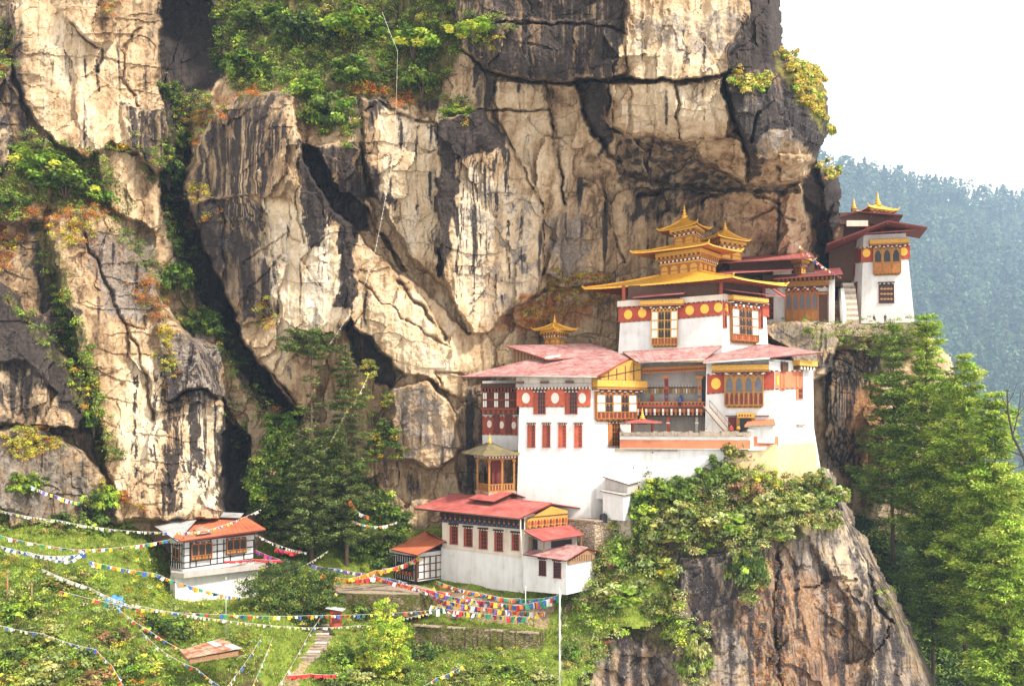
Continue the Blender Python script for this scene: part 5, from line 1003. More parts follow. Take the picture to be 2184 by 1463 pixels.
def shed(name, label, q, wall, wz, mat=ROOFGREY, th=.14):
    c = P(*q[1]); pts = [P(*a) for a in q]; o = thing(name, (c.x, c.y, c.z-wz), label, 'shed'); part(o, 'roof', lambda m: m.slab(pts, th, mat, BROWN))
    cc = sum(pts, Vector())/4; ins = [cc+(p-cc)*.86 for p in pts]
    part(o, 'wall', lambda m: m.faces([p-Vector((0,0,th+.02)) for p in ins]+[Vector((p.x, p.y, c.z-wz)) for p in ins], [(0,1,2,3), (7,6,5,4)]+[(i, (i+1) % 4, 4+(i+1) % 4, 4+i) for i in range(4)], wall)); return o
shed('tin_shed', 'long grey tin roofed shed sloping toward the orange roofed house', [(272,1094,153),(384,1119,147),(397,1105,151),(305,1087,157)], TIMBER, 3.2)
shed('tin_shed', 'grey tin roof patch directly behind the orange roof, left of two', [(398,1104,152),(448,1108,151),(455,1095,155),(408,1089,156)], BROWN, 2.0); shed('tin_shed', 'grey and pink tin roof patch behind the orange roof, under the black streaked rock', [(455,1102,153),(512,1104,151.5),(520,1094,156),(462,1091,157)], BROWN, 2.0)
H = House('retaining_wall', 'smooth white retaining wall directly below the half timbered orange roofed house', 'wall', [(373,139.2),(552,147.3)], 1285, 1212, wash('white_plaster', (.66, .645, .64), .5), .02, 2.5)
m = MB(); prism(m, [gp(365,139.6), gp(392,138.6), gp(560,146.8), gp(590,152), gp(360,152)], zz(1222,140)-.5, zz(1219,140), GREYW); tag(m.build('house_terrace'), kind='structure')
# ---- sheds, stone wall and tank beside the tower foot
shed('tin_shed', 'small grey metal shed leaning on the white wall above the shrubs', [(1286,1016,156.5),(1340,1033,153),(1366,1026,156.5),(1314,1009,159.5)], GREYW, 2.2); shed('stone_shed', 'low white shed with a flat grey roof under the metal shed', [(1280,1046,155.5),(1331,1056,151.8),(1366,1048,155.5),(1304,1038,159)], WHITE, 4.2, GREYW)
H = House('rubble_wall', 'rough stone terrace wall between the red annex roof and the shrubs', 'wall', [(1205,157),(1268,153.5),(1322,155.5)], 1200, 1112, RUBBLE, .03); part(H.o, 'ledge', lambda m: prism(m, inset(H.pl, -.15), H.z1-.1, H.z1+.15, SLATE))
H = House('rubble_pier', 'short stone pier with a flat slab top right of the black water tank', 'wall', [(1315,154.5),(1345,153.2)], 1150, 1100, STONE, .02, 2); part(H.o, 'slab', lambda m: prism(m, inset(H.pl, -.3), H.z1-.02, H.z1+.2, SLATE))
o = thing('water_tank', tuple(P(1287,1112,154.2)), 'black plastic water tank standing on the rough stone wall', 'tank'); part(o, 'body', lambda m: m.lathe(P(1287,1113,154.6), [(.62,0),(.66,.1),(.62,.2),(.66,.5),(.62,.6),(.66,.9),(.62,1.0),(.55,1.25),(.3,1.4),(.25,1.45)], BLACK, 16)); part(o, 'lid', lambda m: m.lathe(P(1287,1113,154.6)+Vector((0,0,1.46)), [(.28,0),(.28,.12),(.1,.16)], GREYW, 12))
# ---------------------------------------------------------------- foliage
def leaf_mat(name, trans=.35):
    t = NT(name); a = t.attr('Col'); f = t.noise(1.2, detail=3)
    col = t.mix(.28, a.outputs['Color'], t.ramp(f, [(.3, (.35, .35, .35)), (.7, (1, 1, 1))]), 'MULTIPLY')
    return t.done(col, .6, .25, trans=trans)
LEAF = leaf_mat('foliage'); NEEDLE = leaf_mat('needles', .25); GRASSM = leaf_mat('grass_blades', .3)
BARK = simple('bark', (.10, .065, .045), .9, .5, 2.5, bump=.8, stretch=(1,1,.2)); DEADW = simple('dead_wood', (.05, .04, .038), .9, .5, 3, bump=.5)
PAL = dict(dark=[(.020,.036,.010),(.034,.058,.014),(.05,.08,.018)], fir=[(.034,.052,.014),(.065,.09,.021),(.105,.13,.034)], mid=[(.04,.066,.012),(.07,.105,.018),(.11,.15,.026)], bright=[(.075,.125,.014),(.125,.195,.022),(.19,.27,.034)],
 olive=[(.085,.10,.02),(.16,.17,.034),(.24,.24,.06)], lime=[(.16,.24,.02),(.28,.36,.035),(.40,.44,.05)], yellow=[(.30,.22,.02),(.46,.34,.03),(.22,.2,.03)], rust=[(.24,.075,.012),(.36,.12,.018),(.20,.09,.02)],
 sage=[(.12,.155,.045),(.20,.24,.08),(.30,.33,.13)], pine=[(.10,.16,.014),(.19,.28,.026),(.29,.39,.055)], pinedark=[(.06,.10,.016),(.115,.175,.026),(.18,.25,.04)], straw=[(.34,.26,.07),(.44,.34,.10),(.24,.22,.06)], far=[(.022,.045,.022),(.034,.062,.028),(.052,.08,.038)], brown=[(.17,.10,.05),(.25,.15,.075),(.11,.08,.04)], magenta=[(.25,.09,.08),(.3,.16,.1),(.2,.2,.06)])
def quads(c, nrm, size, asp, rng, col, tang=None):
    """leaf faces: centres c, normals nrm, length size, width asp*size"""
    n = len(c); nrm = nrm/np.maximum(1e-6, np.linalg.norm(nrm, axis=1, keepdims=True))
    r = rng.normal(size=(n,3)) if tang is None else tang+rng.normal(size=(n,3))*.25
    t = np.cross(nrm, r); t /= np.maximum(1e-6, np.linalg.norm(t, axis=1, keepdims=True)); b = np.cross(nrm, t)
    if tang is not None: t, b = b, t
    s = np.asarray(size).reshape(-1,1)*.5; w = s*asp
    V = np.stack([c-t*s, c-b*w+t*s*.1, c+t*s, c+b*w+t*s*.1], 1).reshape(-1,3)
    Fq = np.arange(4*n).reshape(n,4); return V, Fq, np.repeat(np.c_[col, np.ones(n)], 4, 0)
LUM = 1.9
def pick(pal, n, rng, jit=.25):
    p = np.array(PAL[pal] if isinstance(pal, str) else pal); c = p[rng.integers(0, len(p), n)]*(1+rng.normal(size=(n,1))*jit*.6+rng.normal(size=(n,3))*.06); return np.clip(c*LUM, .004, .8)
def clumps(cen, rad, nl, pals, rng, leaf=.34, asp=.55, flat=.75, up=.5):
    """leaf clumps: nl leaves on a flattened ball round each centre"""
    n = len(cen); d = rng.normal(size=(n*nl,3)); d /= np.linalg.norm(d, axis=1, keepdims=True); d[:,2] = np.where(d[:,2] < -.35, -d[:,2], d[:,2])
    rr = rng.random((n*nl,1))**.45; R_ = np.repeat(rad, nl).reshape(-1,1); c = np.repeat(cen, nl, 0)+d*rr*R_*np.array([1,1,flat])
    nm = d+rng.normal(size=d.shape)*.6+np.array([0,0,up]); base = np.concatenate([pick(p, 1, rng, .3) for p in pals]); col = np.repeat(base, nl, 0)*(1+rng.normal(size=(n*nl,1))*.22)
    sz = leaf*(.6+.8*rng.random(n*nl))*np.repeat(np.clip(rad, .7, 1.5)**.4, nl); return quads(c, nm, sz, asp, rng, np.clip(col, .004, .8))
def join(parts):
    V = np.concatenate([p[0] for p in parts]); k = 0; Fs = []
    for p in parts: Fs.append(p[1]+k); k += len(p[0])
    return V, np.concatenate(Fs), np.concatenate([p[2] for p in parts])
def mixpal(rng, n, pw):
    k = list(pw); w = np.array([pw[q] for q in k], float); return [k[i] for i in rng.choice(len(k), n, p=w/w.sum())]
# ---- shrubs and broad trees: a few crowns, copied
def crown_mesh(seed, ncl, nl, r, pw, leaf=.3, shape='dome', flat=.75):
    rng = np.random.default_rng(seed); d = rng.normal(size=(ncl,3)); d /= np.linalg.norm(d, axis=1, keepdims=True); d[:,2] = np.abs(d[:,2]) if shape == 'dome' else d[:,2]
    rr = .35+.65*rng.random((ncl,1))**.6; wob = 1+.3*np.sin(d[:,:1]*5+seed)*np.cos(d[:,1:2]*4+seed*2); c = d*rr*wob*np.array(r)
    rad = (.24+.22*rng.random(ncl))*min(r)*.9; V, Fq, col = clumps(c, rad, nl, mixpal(rng, ncl, pw), rng, leaf, .55, flat); return V, Fq, col
CROWNS = {}
def crown_for(kind, var):
    k = (kind, var)
    if k not in CROWNS:
        pw = dict(mid=dict(mid=4,bright=2,dark=2), dark=dict(dark=4,mid=2), bright=dict(bright=4,mid=2,lime=1), olive=dict(olive=4,sage=2,mid=1), sage=dict(sage=4,olive=2,mid=1,bright=1), yellow=dict(yellow=3,lime=1,olive=1), rust=dict(rust=4,yellow=1,olive=1), lime=dict(lime=5,bright=1), brown=dict(brown=3,olive=2,magenta=1), fern=dict(bright=3,mid=3,lime=1))[kind]
        V, Fq, col = crown_mesh(hash_(kind)+var*13, 46, 62, (1.0,1.0,.85), pw, .20)
        st = []
        me = np_obj('proto', V, Fq, LEAF, col); CROWNS[k] = me.data; bpy.data.objects.remove(me)
    return CROWNS[k]
def hash_(s): return sum((i+1)*ord(c) for i, c in enumerate(s)) % 997
STEM = {}
def stem_mesh():
    if 'm' not in STEM:
        m = MB()
        for k in range(5):
            a = k*1.3; m.tube([(0,0,-.5), (.12*math.cos(a),.12*math.sin(a),.1), (.5*math.cos(a),.5*math.sin(a),.55)], .035, BARK, 5, .012)
        o = m.build('stem'); STEM['m'] = o.data; bpy.data.objects.remove(o)
    return STEM['m']
def shrub(px, py, dep, w, h, kind, label, cat='shrub', group=None, name='shrub', push=.3):
    """px, py = middle of the crown in the photo; w, h its half sizes there, in photo pixels"""
    D = float(dep(px, py)) if callable(dep) else dep
    sx = w*D/F; sz = h*D/F*1.05; D -= push*sx; p = P(px, py+h*.55, D); o = thing(name, p, label, cat, group); var = (int(px)*7+int(py)*3) % 3
    c = bpy.data.objects.new('foliage', crown_for(kind, var)); C.objects.link(c); c.parent = o; c.scale = (sx, min(sx*.9, sx), sz*1.15); c.rotation_euler = (0, 0, (px*1.7+py) % 6.28)
    s = bpy.data.objects.new('stem', stem_mesh()); C.objects.link(s); s.parent = o; s.scale = (sx, sx, sz)
    return o
def trunk_obj(par, pts, r0, r1, mat=BARK, branches=(), name='trunk'):
    m = MB(); m.tube(pts, r0, mat, 8, r1)
    for b in branches: m.tube(b[0], b[1], mat, 5, b[2])
    return m.build(name, par)
def conifer(name, label, px, pyt, pyb, D, hw, pal, seed, start=.12, whorls=40, droop=.25, prof=None, group=None, sway=0, rise=0, tuft=26, needle=.5, dens=1.0, tr=.42, cat='conifer tree', bare=(), puff=.26, nbr=(4,7)):
    """tapering trunk, whorls of branches, needle tufts along every branch"""
    rng = np.random.default_rng(seed); base = P(px, pyb, D); top = P(px+sway, pyt, D); H_ = top.z-base.z; Rm = hw*D/F
    o = thing(name, base, label, cat, group); parts = []; br = []; prof = prof or (lambda t: (1-t)**.75*(.35+.65*min(1, t*4+.4)))
    for k in range(whorls):
        t = start+(1-start)*(k+.5*rng.random())/whorls; z = H_*t; q = (t-start)/(1-start); L0 = Rm*prof(q)
        if L0 < .25: continue
        thin = any(a <= q <= b for a, b in bare)
        nb = rng.integers(*nbr); a0 = rng.random()*6.28
        for j in range(nb):
            az = a0+6.283*j/nb+rng.normal()*.3; L = L0*(.5+.65*rng.random()); dirv = np.array([math.cos(az), math.sin(az), 0]); b0 = np.array(base)+np.array([(top.x-base.x)*t, 0, z])
            s = np.linspace(0, 1, 6).reshape(-1,1); pth = b0+dirv*s*L+np.array([0,0,1])*(rise*s*L-droop*L*s**1.6+.10*L*s**3); br.append(([Vector(p) for p in pth[::2]], .05+.012*L, .015))
            if thin and rng.random() < .55: br.pop(); continue
            if thin and rng.random() < .6: continue
            nt = max(2, int(L*2.0*dens)); tt = np.clip(.25+.78*rng.random(nt)**.8, 0, 1.02); idx = tt*5; i0 = np.clip(idx.astype(int), 0, 4); fr_ = (idx-i0).reshape(-1,1); cc = pth[i0]*(1-fr_)+pth[i0+1]*fr_+rng.normal(size=(nt,3))*np.array([.22,.22,.06])*(.5+.12*L)
            nl = tuft; c = np.repeat(cc, nl, 0); dd = rng.normal(size=(nt*nl,3))*np.array([1,1,.5]); c = c+dd*(puff+.04*L); nm = np.array([0,0,1.0])+rng.normal(size=c.shape)*.45
            tg = dirv+dd*.5; col = np.repeat(pick(pal, nt, rng, .35), nl, 0)*(1+rng.normal(size=(nt*nl,1))*.2)
            parts.append(quads(c, nm, needle*(.6+.7*rng.random(nt*nl)), .34, rng, np.clip(col, .004, .7), tg))
    V, Fq, col = join(parts); np_obj('foliage', V, Fq, NEEDLE, col, o)
    pts = [base+Vector((0,0,-1.5))]+[base.lerp(top, t)+Vector((rng.normal()*.08, rng.normal()*.08, 0)) for t in np.linspace(.05, 1, 7)]
    trunk_obj(o, pts, tr, .06, BARK, br); return o
def broad(name, label, blobs, D, base, pw, seed, leaf=.34, tr=.25, cat='tree', group=None, ncl=60, nl=70):
    """broadleaf tree whose crown is several lobes given as (px, py, half width, half height, depth offset)"""
    rng = np.random.default_rng(seed); b = P(*base, D); o = thing(name, b, label, cat, group); parts = []; br = []
    for (x, y, w, h, dd) in blobs:
        c = np.array(P(x, y, D+dd)); r = np.array([w*D/F, w*D/F*.8, h*D/F]); n = max(10, int(ncl*w*h/1600)); d = rng.normal(size=(n,3)); d /= np.linalg.norm(d, axis=1, keepdims=True)
        cen = c+d*(.45+.55*rng.random((n,1)))*r; rad = (.22+.2*rng.random(n))*r.min()+.25; parts.append(clumps(cen, rad, nl, mixpal(rng, n, pw), rng, leaf)); br.append(([b, b.lerp(Vector(c), .5)+Vector((0,0,.4)), Vector(c)], tr*.55, .04))
        for i in range(min(4, n)): br.append(([Vector(c), Vector(cen[i])], .06, .02))
    V, Fq, col = join(parts); np_obj('foliage', V, Fq, LEAF, col, o); trunk_obj(o, [b+Vector((0,0,-.8)), b+Vector((0,0,.6))], tr, tr*.6, BARK, br); return o
def cover(name, dep, polys, pw, n, rad, seed, leaf=.32, nl=55, lift=.35, label=None, cat=None, flat=.75, gap=.0, mat=None, out=.5):
    """ground cover that nobody could count: clumps strewn over a surface, ONE object"""
    rng = np.random.default_rng(seed); cen = []; pals = []
    area = [abs(sum(a[0]*b[1]-b[0]*a[1] for a, b in zip(p, p[1:]+p[:1])))/2 for p in polys]
    for p, a in zip(polys, area):
        k = int(n*a/sum(area)); bb = np.array(p); x = rng.uniform(bb[:,0].min()-10, bb[:,0].max()+10, k*5); y = rng.uniform(bb[:,1].min()-10, bb[:,1].max()+10, k*5)
        ok = (sdist(x+fbm(x/30, y/30, 3, seed)*34, y+fbm(x/30, y/30, 3, seed+9)*34, p) > 0) & (fbm(x/38, y/38, 3, seed+5) > gap-.6+.35*rng.random(len(x))); x = x[ok][:k]; y = y[ok][:k]; D = dep(x, y)-out
        cen.append(np.stack([(x-HX)*D/F, D, (HY-y)*D/F+lift], -1))
    cen = np.concatenate(cen); r = rng.uniform(*rad, len(cen)); g = rng.random(len(cen))
    V, Fq, col = clumps(cen, r, nl, mixpal(rng, len(cen), pw), rng, leaf, .5, flat); return tag(np_obj(name, V, Fq, mat or LEAF, col), label, cat, kind='stuff')
def tops(px, py): return np.minimum(cliffD(px, py), 400)
# ---- cover on the rock
cover('cliff_greenery', cliffD, [[(450,-90),(930,-90),(985,30),(1085,42),(1092,75),(1000,100),(950,125),(945,190),(900,185),(850,165),(790,185),(700,150),(640,185),(560,190),(500,200),(455,150)], [(590,175),(650,165),(700,190),(760,200),(768,290),(740,310),(690,285),(640,240)]], dict(mid=4,dark=4,bright=3,olive=2,lime=.5), 1150, (.8,1.7), 101, .40, 60, label='dense green scrub covering the top of the cliff', cat='scrub')
cover('ledge_greenery', cliffD, [[(20,300),(90,290),(160,310),(225,345),(240,430),(170,450),(60,440),(20,420)], [(350,180),(420,190),(470,215),(440,270),(390,320),(360,400),(330,360),(355,270)], [(290,300),(350,320),(390,350),(385,430),(330,400)], [(235,455),(300,520),(350,580),(430,660),(500,760),(470,765),(400,690),(320,600),(250,510)], [(70,500),(105,560),(170,690),(235,900),(262,1010),(215,975),(150,800)], [(-30,40),(30,50),(36,150),(10,170),(-30,160)], [(-30,340),(40,380),(60,470),(10,490),(-30,470)], [(400,610),(470,690),(540,790),(600,880),(620,930),(560,910),(500,820),(430,700)], [(340,400),(385,430),(425,560),(400,600),(350,500)], [(10,620),(100,700),(190,820),(195,850),(90,720),(0,650)], [(925,215),(975,200),(1012,225),(1000,262),(950,255)], [(480,850),(530,900),(530,1000),(490,960)]], dict(mid=4,dark=2,bright=4,olive=2,lime=.5,rust=.5), 1350, (.5,1.25), 102, .32, 50, label='green scrub growing along the cliff ledges and gullies', cat='scrub')
cover('rust_plants', cliffD, [[(395,250),(470,215),(520,190),(600,190),(500,225),(430,290),(400,310)], [(20,440),(120,450),(220,430),(250,470),(150,490),(40,480)], [(-20,480),(30,500),(40,560),(-20,600)], [(1080,690),(1140,630),(1210,600),(1300,600),(1320,640),(1240,650),(1180,690),(1110,710)], [(270,560),(330,600),(360,700),(340,720),(290,640)], [(740,170),(820,180),(900,215),(860,230),(760,200)], [(395,468),(460,450),(465,480),(400,500)], [(210,0),(260,10),(250,40),(215,30)], [(200,1020),(280,1060),(300,1090),(230,1090)]], dict(rust=6,brown=2,olive=2,yellow=1), 900, (.5,1.0), 103, .28, 46, label='rust brown plants clinging to rock ledges', cat='scrub')
cover('yellow_plants', cliffD, [[(388,405),(440,405),(435,440),(390,440)], [(150,470),(200,475),(195,515),(90,520)], [(335,690),(372,700),(372,820),(350,830),(345,760)], [(180,780),(200,800),(205,890),(185,880)], [(20,920),(90,905),(130,960),(60,990),(0,960)], [(540,660),(580,650),(590,700),(550,710)], [(985,245),(1000,245),(1000,280),(990,280)], [(1150,585),(1290,590),(1300,620),(1180,640)], [(1030,85),(1070,85),(1060,110),(1035,100)]], dict(yellow=5,olive=2,rust=1), 460, (.45,.95), 104, .28, 46, label='yellow green plants in cracks of the rock', cat='scrub')
cover('golden_grass', cliffD, [[(1662,122),(1700,120),(1745,150),(1768,185),(1730,195),(1690,160)], [(1690,160),(1740,195),(1768,270),(1760,290),(1735,240),(1700,195)], [(1555,165),(1640,155),(1640,190),(1580,200)], [(1745,345),(1786,360),(1790,385),(1760,378)]], dict(straw=4,yellow=2,bright=1.5), 420, (.45,.9), 105, .5, 60, label='golden grass hanging over the edge of the overhang', cat='grass', flat=.9, mat=GRASSM)
cover('ledge_scrub', lambda x, y: np.minimum(cliffD(x, y), 186+0*x), [[(1640,694),(1780,690),(1960,688),(1960,760),(1880,765),(1800,748),(1740,735),(1700,700)]], dict(olive=4,sage=2,mid=2,bright=1), 190, (.5,1.1), 106, .3, 50, label='olive scrub hanging below the upper ledge terrace', cat='scrub', out=1.0)
# ---- cover on the spur below the monastery
cover('spur_scrub', pillarD, [[(1340,1040),(1400,1020),(1480,990),(1540,940),(1570,965),(1620,1010),(1700,1040),(1785,1050),(1785,1120),(1700,1150),(1600,1160),(1500,1190),(1440,1180),(1360,1140),(1325,1120)], [(1270,1190),(1320,1140),(1420,1190),(1460,1260),(1450,1330),(1380,1310),(1300,1320),(1230,1290)], [(1560,1150),(1640,1160),(1640,1260),(1590,1300),(1565,1230)]], dict(sage=4,olive=4,mid=2,bright=2,brown=1.2,dark=1), 900, (.7,1.5), 111, .36, 62, label='olive green scrub covering the spur under the white walls', cat='scrub', out=1.2, lift=.7)
cover('trailing_scrub', pillarD, [[(1240,1270),(1330,1310),(1400,1300),(1452,1290),(1470,1400),(1440,1380),(1400,1330),(1300,1360),(1262,1420),(1230,1400)], [(1300,1090),(1345,1060),(1380,1110),(1340,1190),(1290,1200)]], dict(bright=4,lime=1.2,sage=2,olive=2), 240, (.6,1.3), 114, .34, 56, label='bright yellow green growth trailing down the left side of the spur', cat='scrub', out=1.6, lift=.4)
cover('hanging_plants', pillarD, [[(1440,1320),(1500,1330),(1515,1463),(1470,1480),(1440,1400)], [(1210,1330),(1260,1350),(1262,1480),(1215,1480)], [(1880,1250),(1905,1260),(1910,1290),(1885,1285)], [(1930,1310),(1960,1350),(1980,1400),(1950,1390)]], dict(mid=3,olive=3,sage=2,bright=2), 150, (.5,1.1), 112, .3, 50, label='green plants hanging down the rust streaked spur', cat='scrub', out=.9)
cover('rust_lichen_plants', pillarD, [[(1620,1190),(1680,1180),(1690,1400),(1640,1480),(1610,1400)], [(1730,1250),(1800,1240),(1860,1380),(1830,1420),(1750,1320)], [(1560,1440),(1660,1400),(1700,1480),(1580,1500)]], dict(rust=5,brown=4,olive=1), 520, (.12,.34), 113, .16, 26, label='rust coloured plants patching the face of the spur', cat='scrub', out=.1, lift=.05)
# ---- gully on the right and the far forest
cover('gully_thicket', gullyD, [[(1790,1040),(1900,1050),(2000,1080),(2200,1060),(2250,1500),(1980,1500),(1930,1330),(1870,1200)]], dict(dark=4,pinedark=3,mid=2.2,olive=.6), 780, (1.2,2.6), 121, .5, 60, label='dark green thicket filling the gully right of the spur', cat='thicket', out=1.5, lift=1)
def forest():
    rng = np.random.default_rng(131); N = 6200; x = rng.uniform(1480, 2720, N); y = rng.uniform(300, 1130, N); y = np.where(rng.random(N) < .06, hill_top(x)+rng.uniform(6, 16, N), y); ok = y > hill_top(x)+6; x = x[ok]; y = y[ok]; D = hillD(x, y)
    b = np.stack([(x-HX)*D/F, D, (HY-y)*D/F], -1); n = len(b); h = rng.uniform(34, 72, n)*np.clip(D/2300, .5, 1.25); k = 60
    t = rng.random((n,k))**1.1; a = rng.random((n,k))*6.283; con = rng.random(n) < .55; prof = np.where(con[:,None], 1-t*.95, np.sqrt(np.clip(1-(2*t-1)**2, 0, 1))*1.15); r = h[:,None]*.27*prof*(.6+.5*rng.random((n,k)))
    c = np.stack([b[:,None,0]+r*np.cos(a), b[:,None,1]+r*np.sin(a), b[:,None,2]+h[:,None]*(.12+.9*t)], -1).reshape(-1,3); nm = np.stack([np.cos(a), np.sin(a), .9+0*a], -1).reshape(-1,3)+rng.normal(size=(n*k,3))*.4
    col = np.repeat(pick('far', n, rng, .5), k, 0)*(1+rng.normal(size=(n*k,1))*.25); V, Fq, cc = quads(c, nm, np.repeat(h, k)*.16*(.6+.8*rng.random(n*k)), .7, rng, np.clip(col, .005, .5))
    tag(np_obj('far_forest', V, Fq, LEAF, cc), 'hazy blue green forest on the far mountainside', 'forest', kind='stuff')
forest()
# ---- the terrace slope in front
GPOL = [[(250,1190),(360,1200),(372,1290),(480,1300),(560,1360),(540,1440),(440,1420),(400,1330),(300,1260)], [(-330,1150),(-60,1180),(120,1190),(230,1240),(380,1290),(430,1330),(400,1440),(520,1480),(540,1600),(-330,1600)], [(690,1400),(760,1330),(900,1340),(1150,1400),(1190,1440),(1230,1600),(660,1600)], [(1200,1280),(1290,1240),(1320,1330),(1290,1420),(1220,1470),(1190,1400)], [(700,1290),(800,1285),(930,1330),(900,1350),(740,1330)], [(-40,1085),(120,1080),(200,1100),(270,1120),(240,1160),(60,1140),(-40,1130)]]
cover('slope_scrub', groundD, GPOL, dict(olive=4,sage=2,mid=3,bright=4,lime=1,brown=.8,rust=.2,yellow=.3), 3700, (.4,1.1), 141, .27, 48, label='tangled green and olive scrub over the near slope', cat='scrub', lift=.25)
def grass():
    rng = np.random.default_rng(151); n = 95000; x = rng.uniform(-80, 1460, n); y = rng.uniform(1095, 1530, n); ok = (fbm(x/60, y/40, 3, 152) > -.35) & (sdist(x, y, GEDGE) > 8); x = x[ok]; y = y[ok]; ok = ground_masks(x, y, x)['Mask'][:,0] < .3+.25*rng.random(len(x)); x = x[ok]; y = y[ok]; D = groundD(x, y); n = len(x)
    h = .10+.24*rng.random(n)**1.5; c = np.stack([(x-HX)*D/F, D, (HY-y)*D/F+h*.4], -1); nm = rng.normal(size=(n,3))*np.array([1,1,.25])+np.array([0,-.6,.25])
    col = np.concatenate([pick(p, k, rng, .3) for p, k in (('bright', n//2), ('mid', n//4), ('olive', n-n//2-n//4))])[rng.permutation(n)]; tg = np.array([0,0,1.0])+np.zeros((n,3)); V, Fq, cc = quads(c, nm, h*1.6, .3, rng, col, tg)
    tag(np_obj('grass', V, Fq, GRASSM, cc), 'short bright grass on the near slope', 'grass', kind='stuff')
grass()
# ---- single trees
conifer('fir_tree', 'tall thin fir with a flat umbrella top and a bare upper trunk', 664, 704, 1215, 156, 62, [(.05,.07,.02),(.09,.12,.03),(.12,.14,.045)], 11, .10, 66, .04, lambda q: (1.05-2.2*max(0, q-.95)) if q > .89 else (.5 if q > .82 else (.3 if q > .55 else .8*(1-q*.6))), 'dark firs in the grove', bare=((.50,.88),), rise=.06, tuft=34, needle=.5, tr=.42, dens=1.3, puff=.2)
conifer('fir_tree', 'full dark fir right of the flat topped one, its crown ending below the grey crack', 742, 742, 1225, 158, 70, 'fir', 12, .16, 34, .16, lambda q: ((1-q)**.6*.85+.14)*(1+.3*math.sin(q*37)), 'dark firs in the grove', sway=-6, tuft=30, needle=.52, dens=.95, puff=.22)
conifer('fir_tree', 'short dark fir low in the grove beside the orange roofed house', 640, 960, 1210, 160, 70, 'fir', 13, .1, 26, .2, None, 'dark firs in the grove', tuft=28, needle=.55)
PG = 'pines on the right'
pp = lambda q: max(.2, (1-q)**.55)*(.6+.4*min(1, q*5+.2))*(1+.22*math.sin(q*23)+.15*math.sin(q*41+1))
conifer('pine_tree', 'green pine directly below the far tower, its top hiding the ledge edge', 1905, 684, 1180, 179, 84, 'pinedark', 21, .2, 30, .05, pp, PG, rise=.22, tuft=40, needle=.58, puff=.36, nbr=(5,9))
conifer('pine_tree', 'tall light green pine right of the far tower base', 1976, 668, 1250, 176, 92, 'pine', 22, .15, 36, .05, pp, PG, rise=.25, tuft=42, needle=.6, puff=.36, nbr=(5,9))
conifer('pine_tree', 'bright pine against the blue hillside, second tallest of the right group', 2058, 756, 1370, 168, 92, 'pine', 23, .2, 38, .04, pp, PG, rise=.25, tuft=42, needle=.6, puff=.36, nbr=(5,9))
conifer('pine_tree', 'broad bright pine spreading to the right picture edge', 2122, 836, 1540, 160, 112, 'pine', 24, .25, 40, .08, pp, PG, rise=.16, tuft=42, needle=.6, dens=1.15, puff=.36, nbr=(5,9))
conifer('pine_tree', 'shaded pine standing low in the gully before the others', 1990, 985, 1470, 172, 70, 'pinedark', 25, .2, 30, .12, pp, PG, rise=.1, tuft=32, needle=.62, puff=.36, nbr=(5,9))
conifer('pine_tree', 'lowest bright pine filling the lower right corner', 2150, 1090, 1620, 150, 110, 'pine', 26, .1, 34, .1, pp, PG, rise=.12, tuft=38, needle=.62, puff=.36, nbr=(5,9))
conifer('pine_tree', 'slender dark pine half hidden between the tall right hand pines', 2020, 800, 1300, 182, 60, 'pinedark', 27, .1, 34, .1, pp, PG, rise=.15, tuft=30, needle=.62, puff=.36, nbr=(5,9))
broad('broadleaf_tree', 'bright round broadleaf tree left of the flat topped fir', [(600,960,46,52,0),(570,1010,46,50,-1),(640,1000,42,46,1),(585,905,28,30,2),(625,900,26,34,0),(560,1060,40,44,-2),(620,1060,48,50,0)], 163, (600,1170), dict(bright=3,mid=4,dark=2), 31, .42)
broad('broadleaf_tree', 'dark spreading tree behind the left house roof', [(600,1110,60,46,0),(560,1090,40,42,2),(650,1120,50,44,0),(690,1090,44,60,3),(700,1160,40,36,0)], 166, (630,1200), dict(dark=4,mid=3), 32, .45)
broad('broadleaf_tree', 'leafy green tree beside the rust roofed side house', [(810,1080,44,36,0),(842,1110,36,42,1),(780,1120,44,42,-1),(830,1150,42,34,0),(760,1160,44,34,-2),(800,1190,50,28,-2)], 163, (805,1225), dict(mid=4,bright=2,dark=2), 33, .42)
broad('broadleaf_tree', 'small tree with orange tinged leaves against the grey rock', [(826,930,30,30,0),(800,900,22,22,1),(845,965,22,20,0),(800,960,26,28,0)], 163, (825,1030), dict(mid=4,dark=2,yellow=.8), 34, .36)
broad('broadleaf_tree', 'autumn tinted sapling right of the full dark fir', [(790,790,22,26,0),(830,850,22,18,0),(775,840,22,26,0)], 163, (795,930), dict(olive=3,yellow=2,mid=2), 35, .32)
broad('broadleaf_tree', 'dense green understorey tree between the two tall firs', [(700,950,40,40,2),(725,1020,50,44,2),(690,1060,44,46,1),(740,1100,50,46,2),(695,1140,50,34,1),(780,1010,34,40,3)], 165, (715,1215), dict(mid=4,dark=3,bright=1), 38, .36)
broad('lime_tree', 'glowing yellow green tree in front of the lawn', [(822,1300,24,26,0),(826,1350,40,30,-.5),(800,1345,24,24,0),(852,1390,30,28,0),(815,1400,36,28,-.5),(850,1350,24,30,0),(830,1435,30,18,0)], 131, (822,1475), dict(lime=6,bright=1), 36, .30, .12)
broad('shrub_tree', 'wide dark spreading tree below the white retaining wall', [(610,1215,62,24,0),(560,1255,56,34,-1),(640,1270,64,40,-1),(690,1240,36,34,0),(560,1310,60,28,-2),(640,1320,50,28,-2),(700,1290,36,34,0),(600,1290,70,34,-2)], 141, (610,1355), dict(dark=3,mid=4,olive=1), 37, .30)
o = thing('dead_tree', P(2200,1080,128), 'bare dark dead branches reaching in at the right edge', 'dead tree'); m = MB()
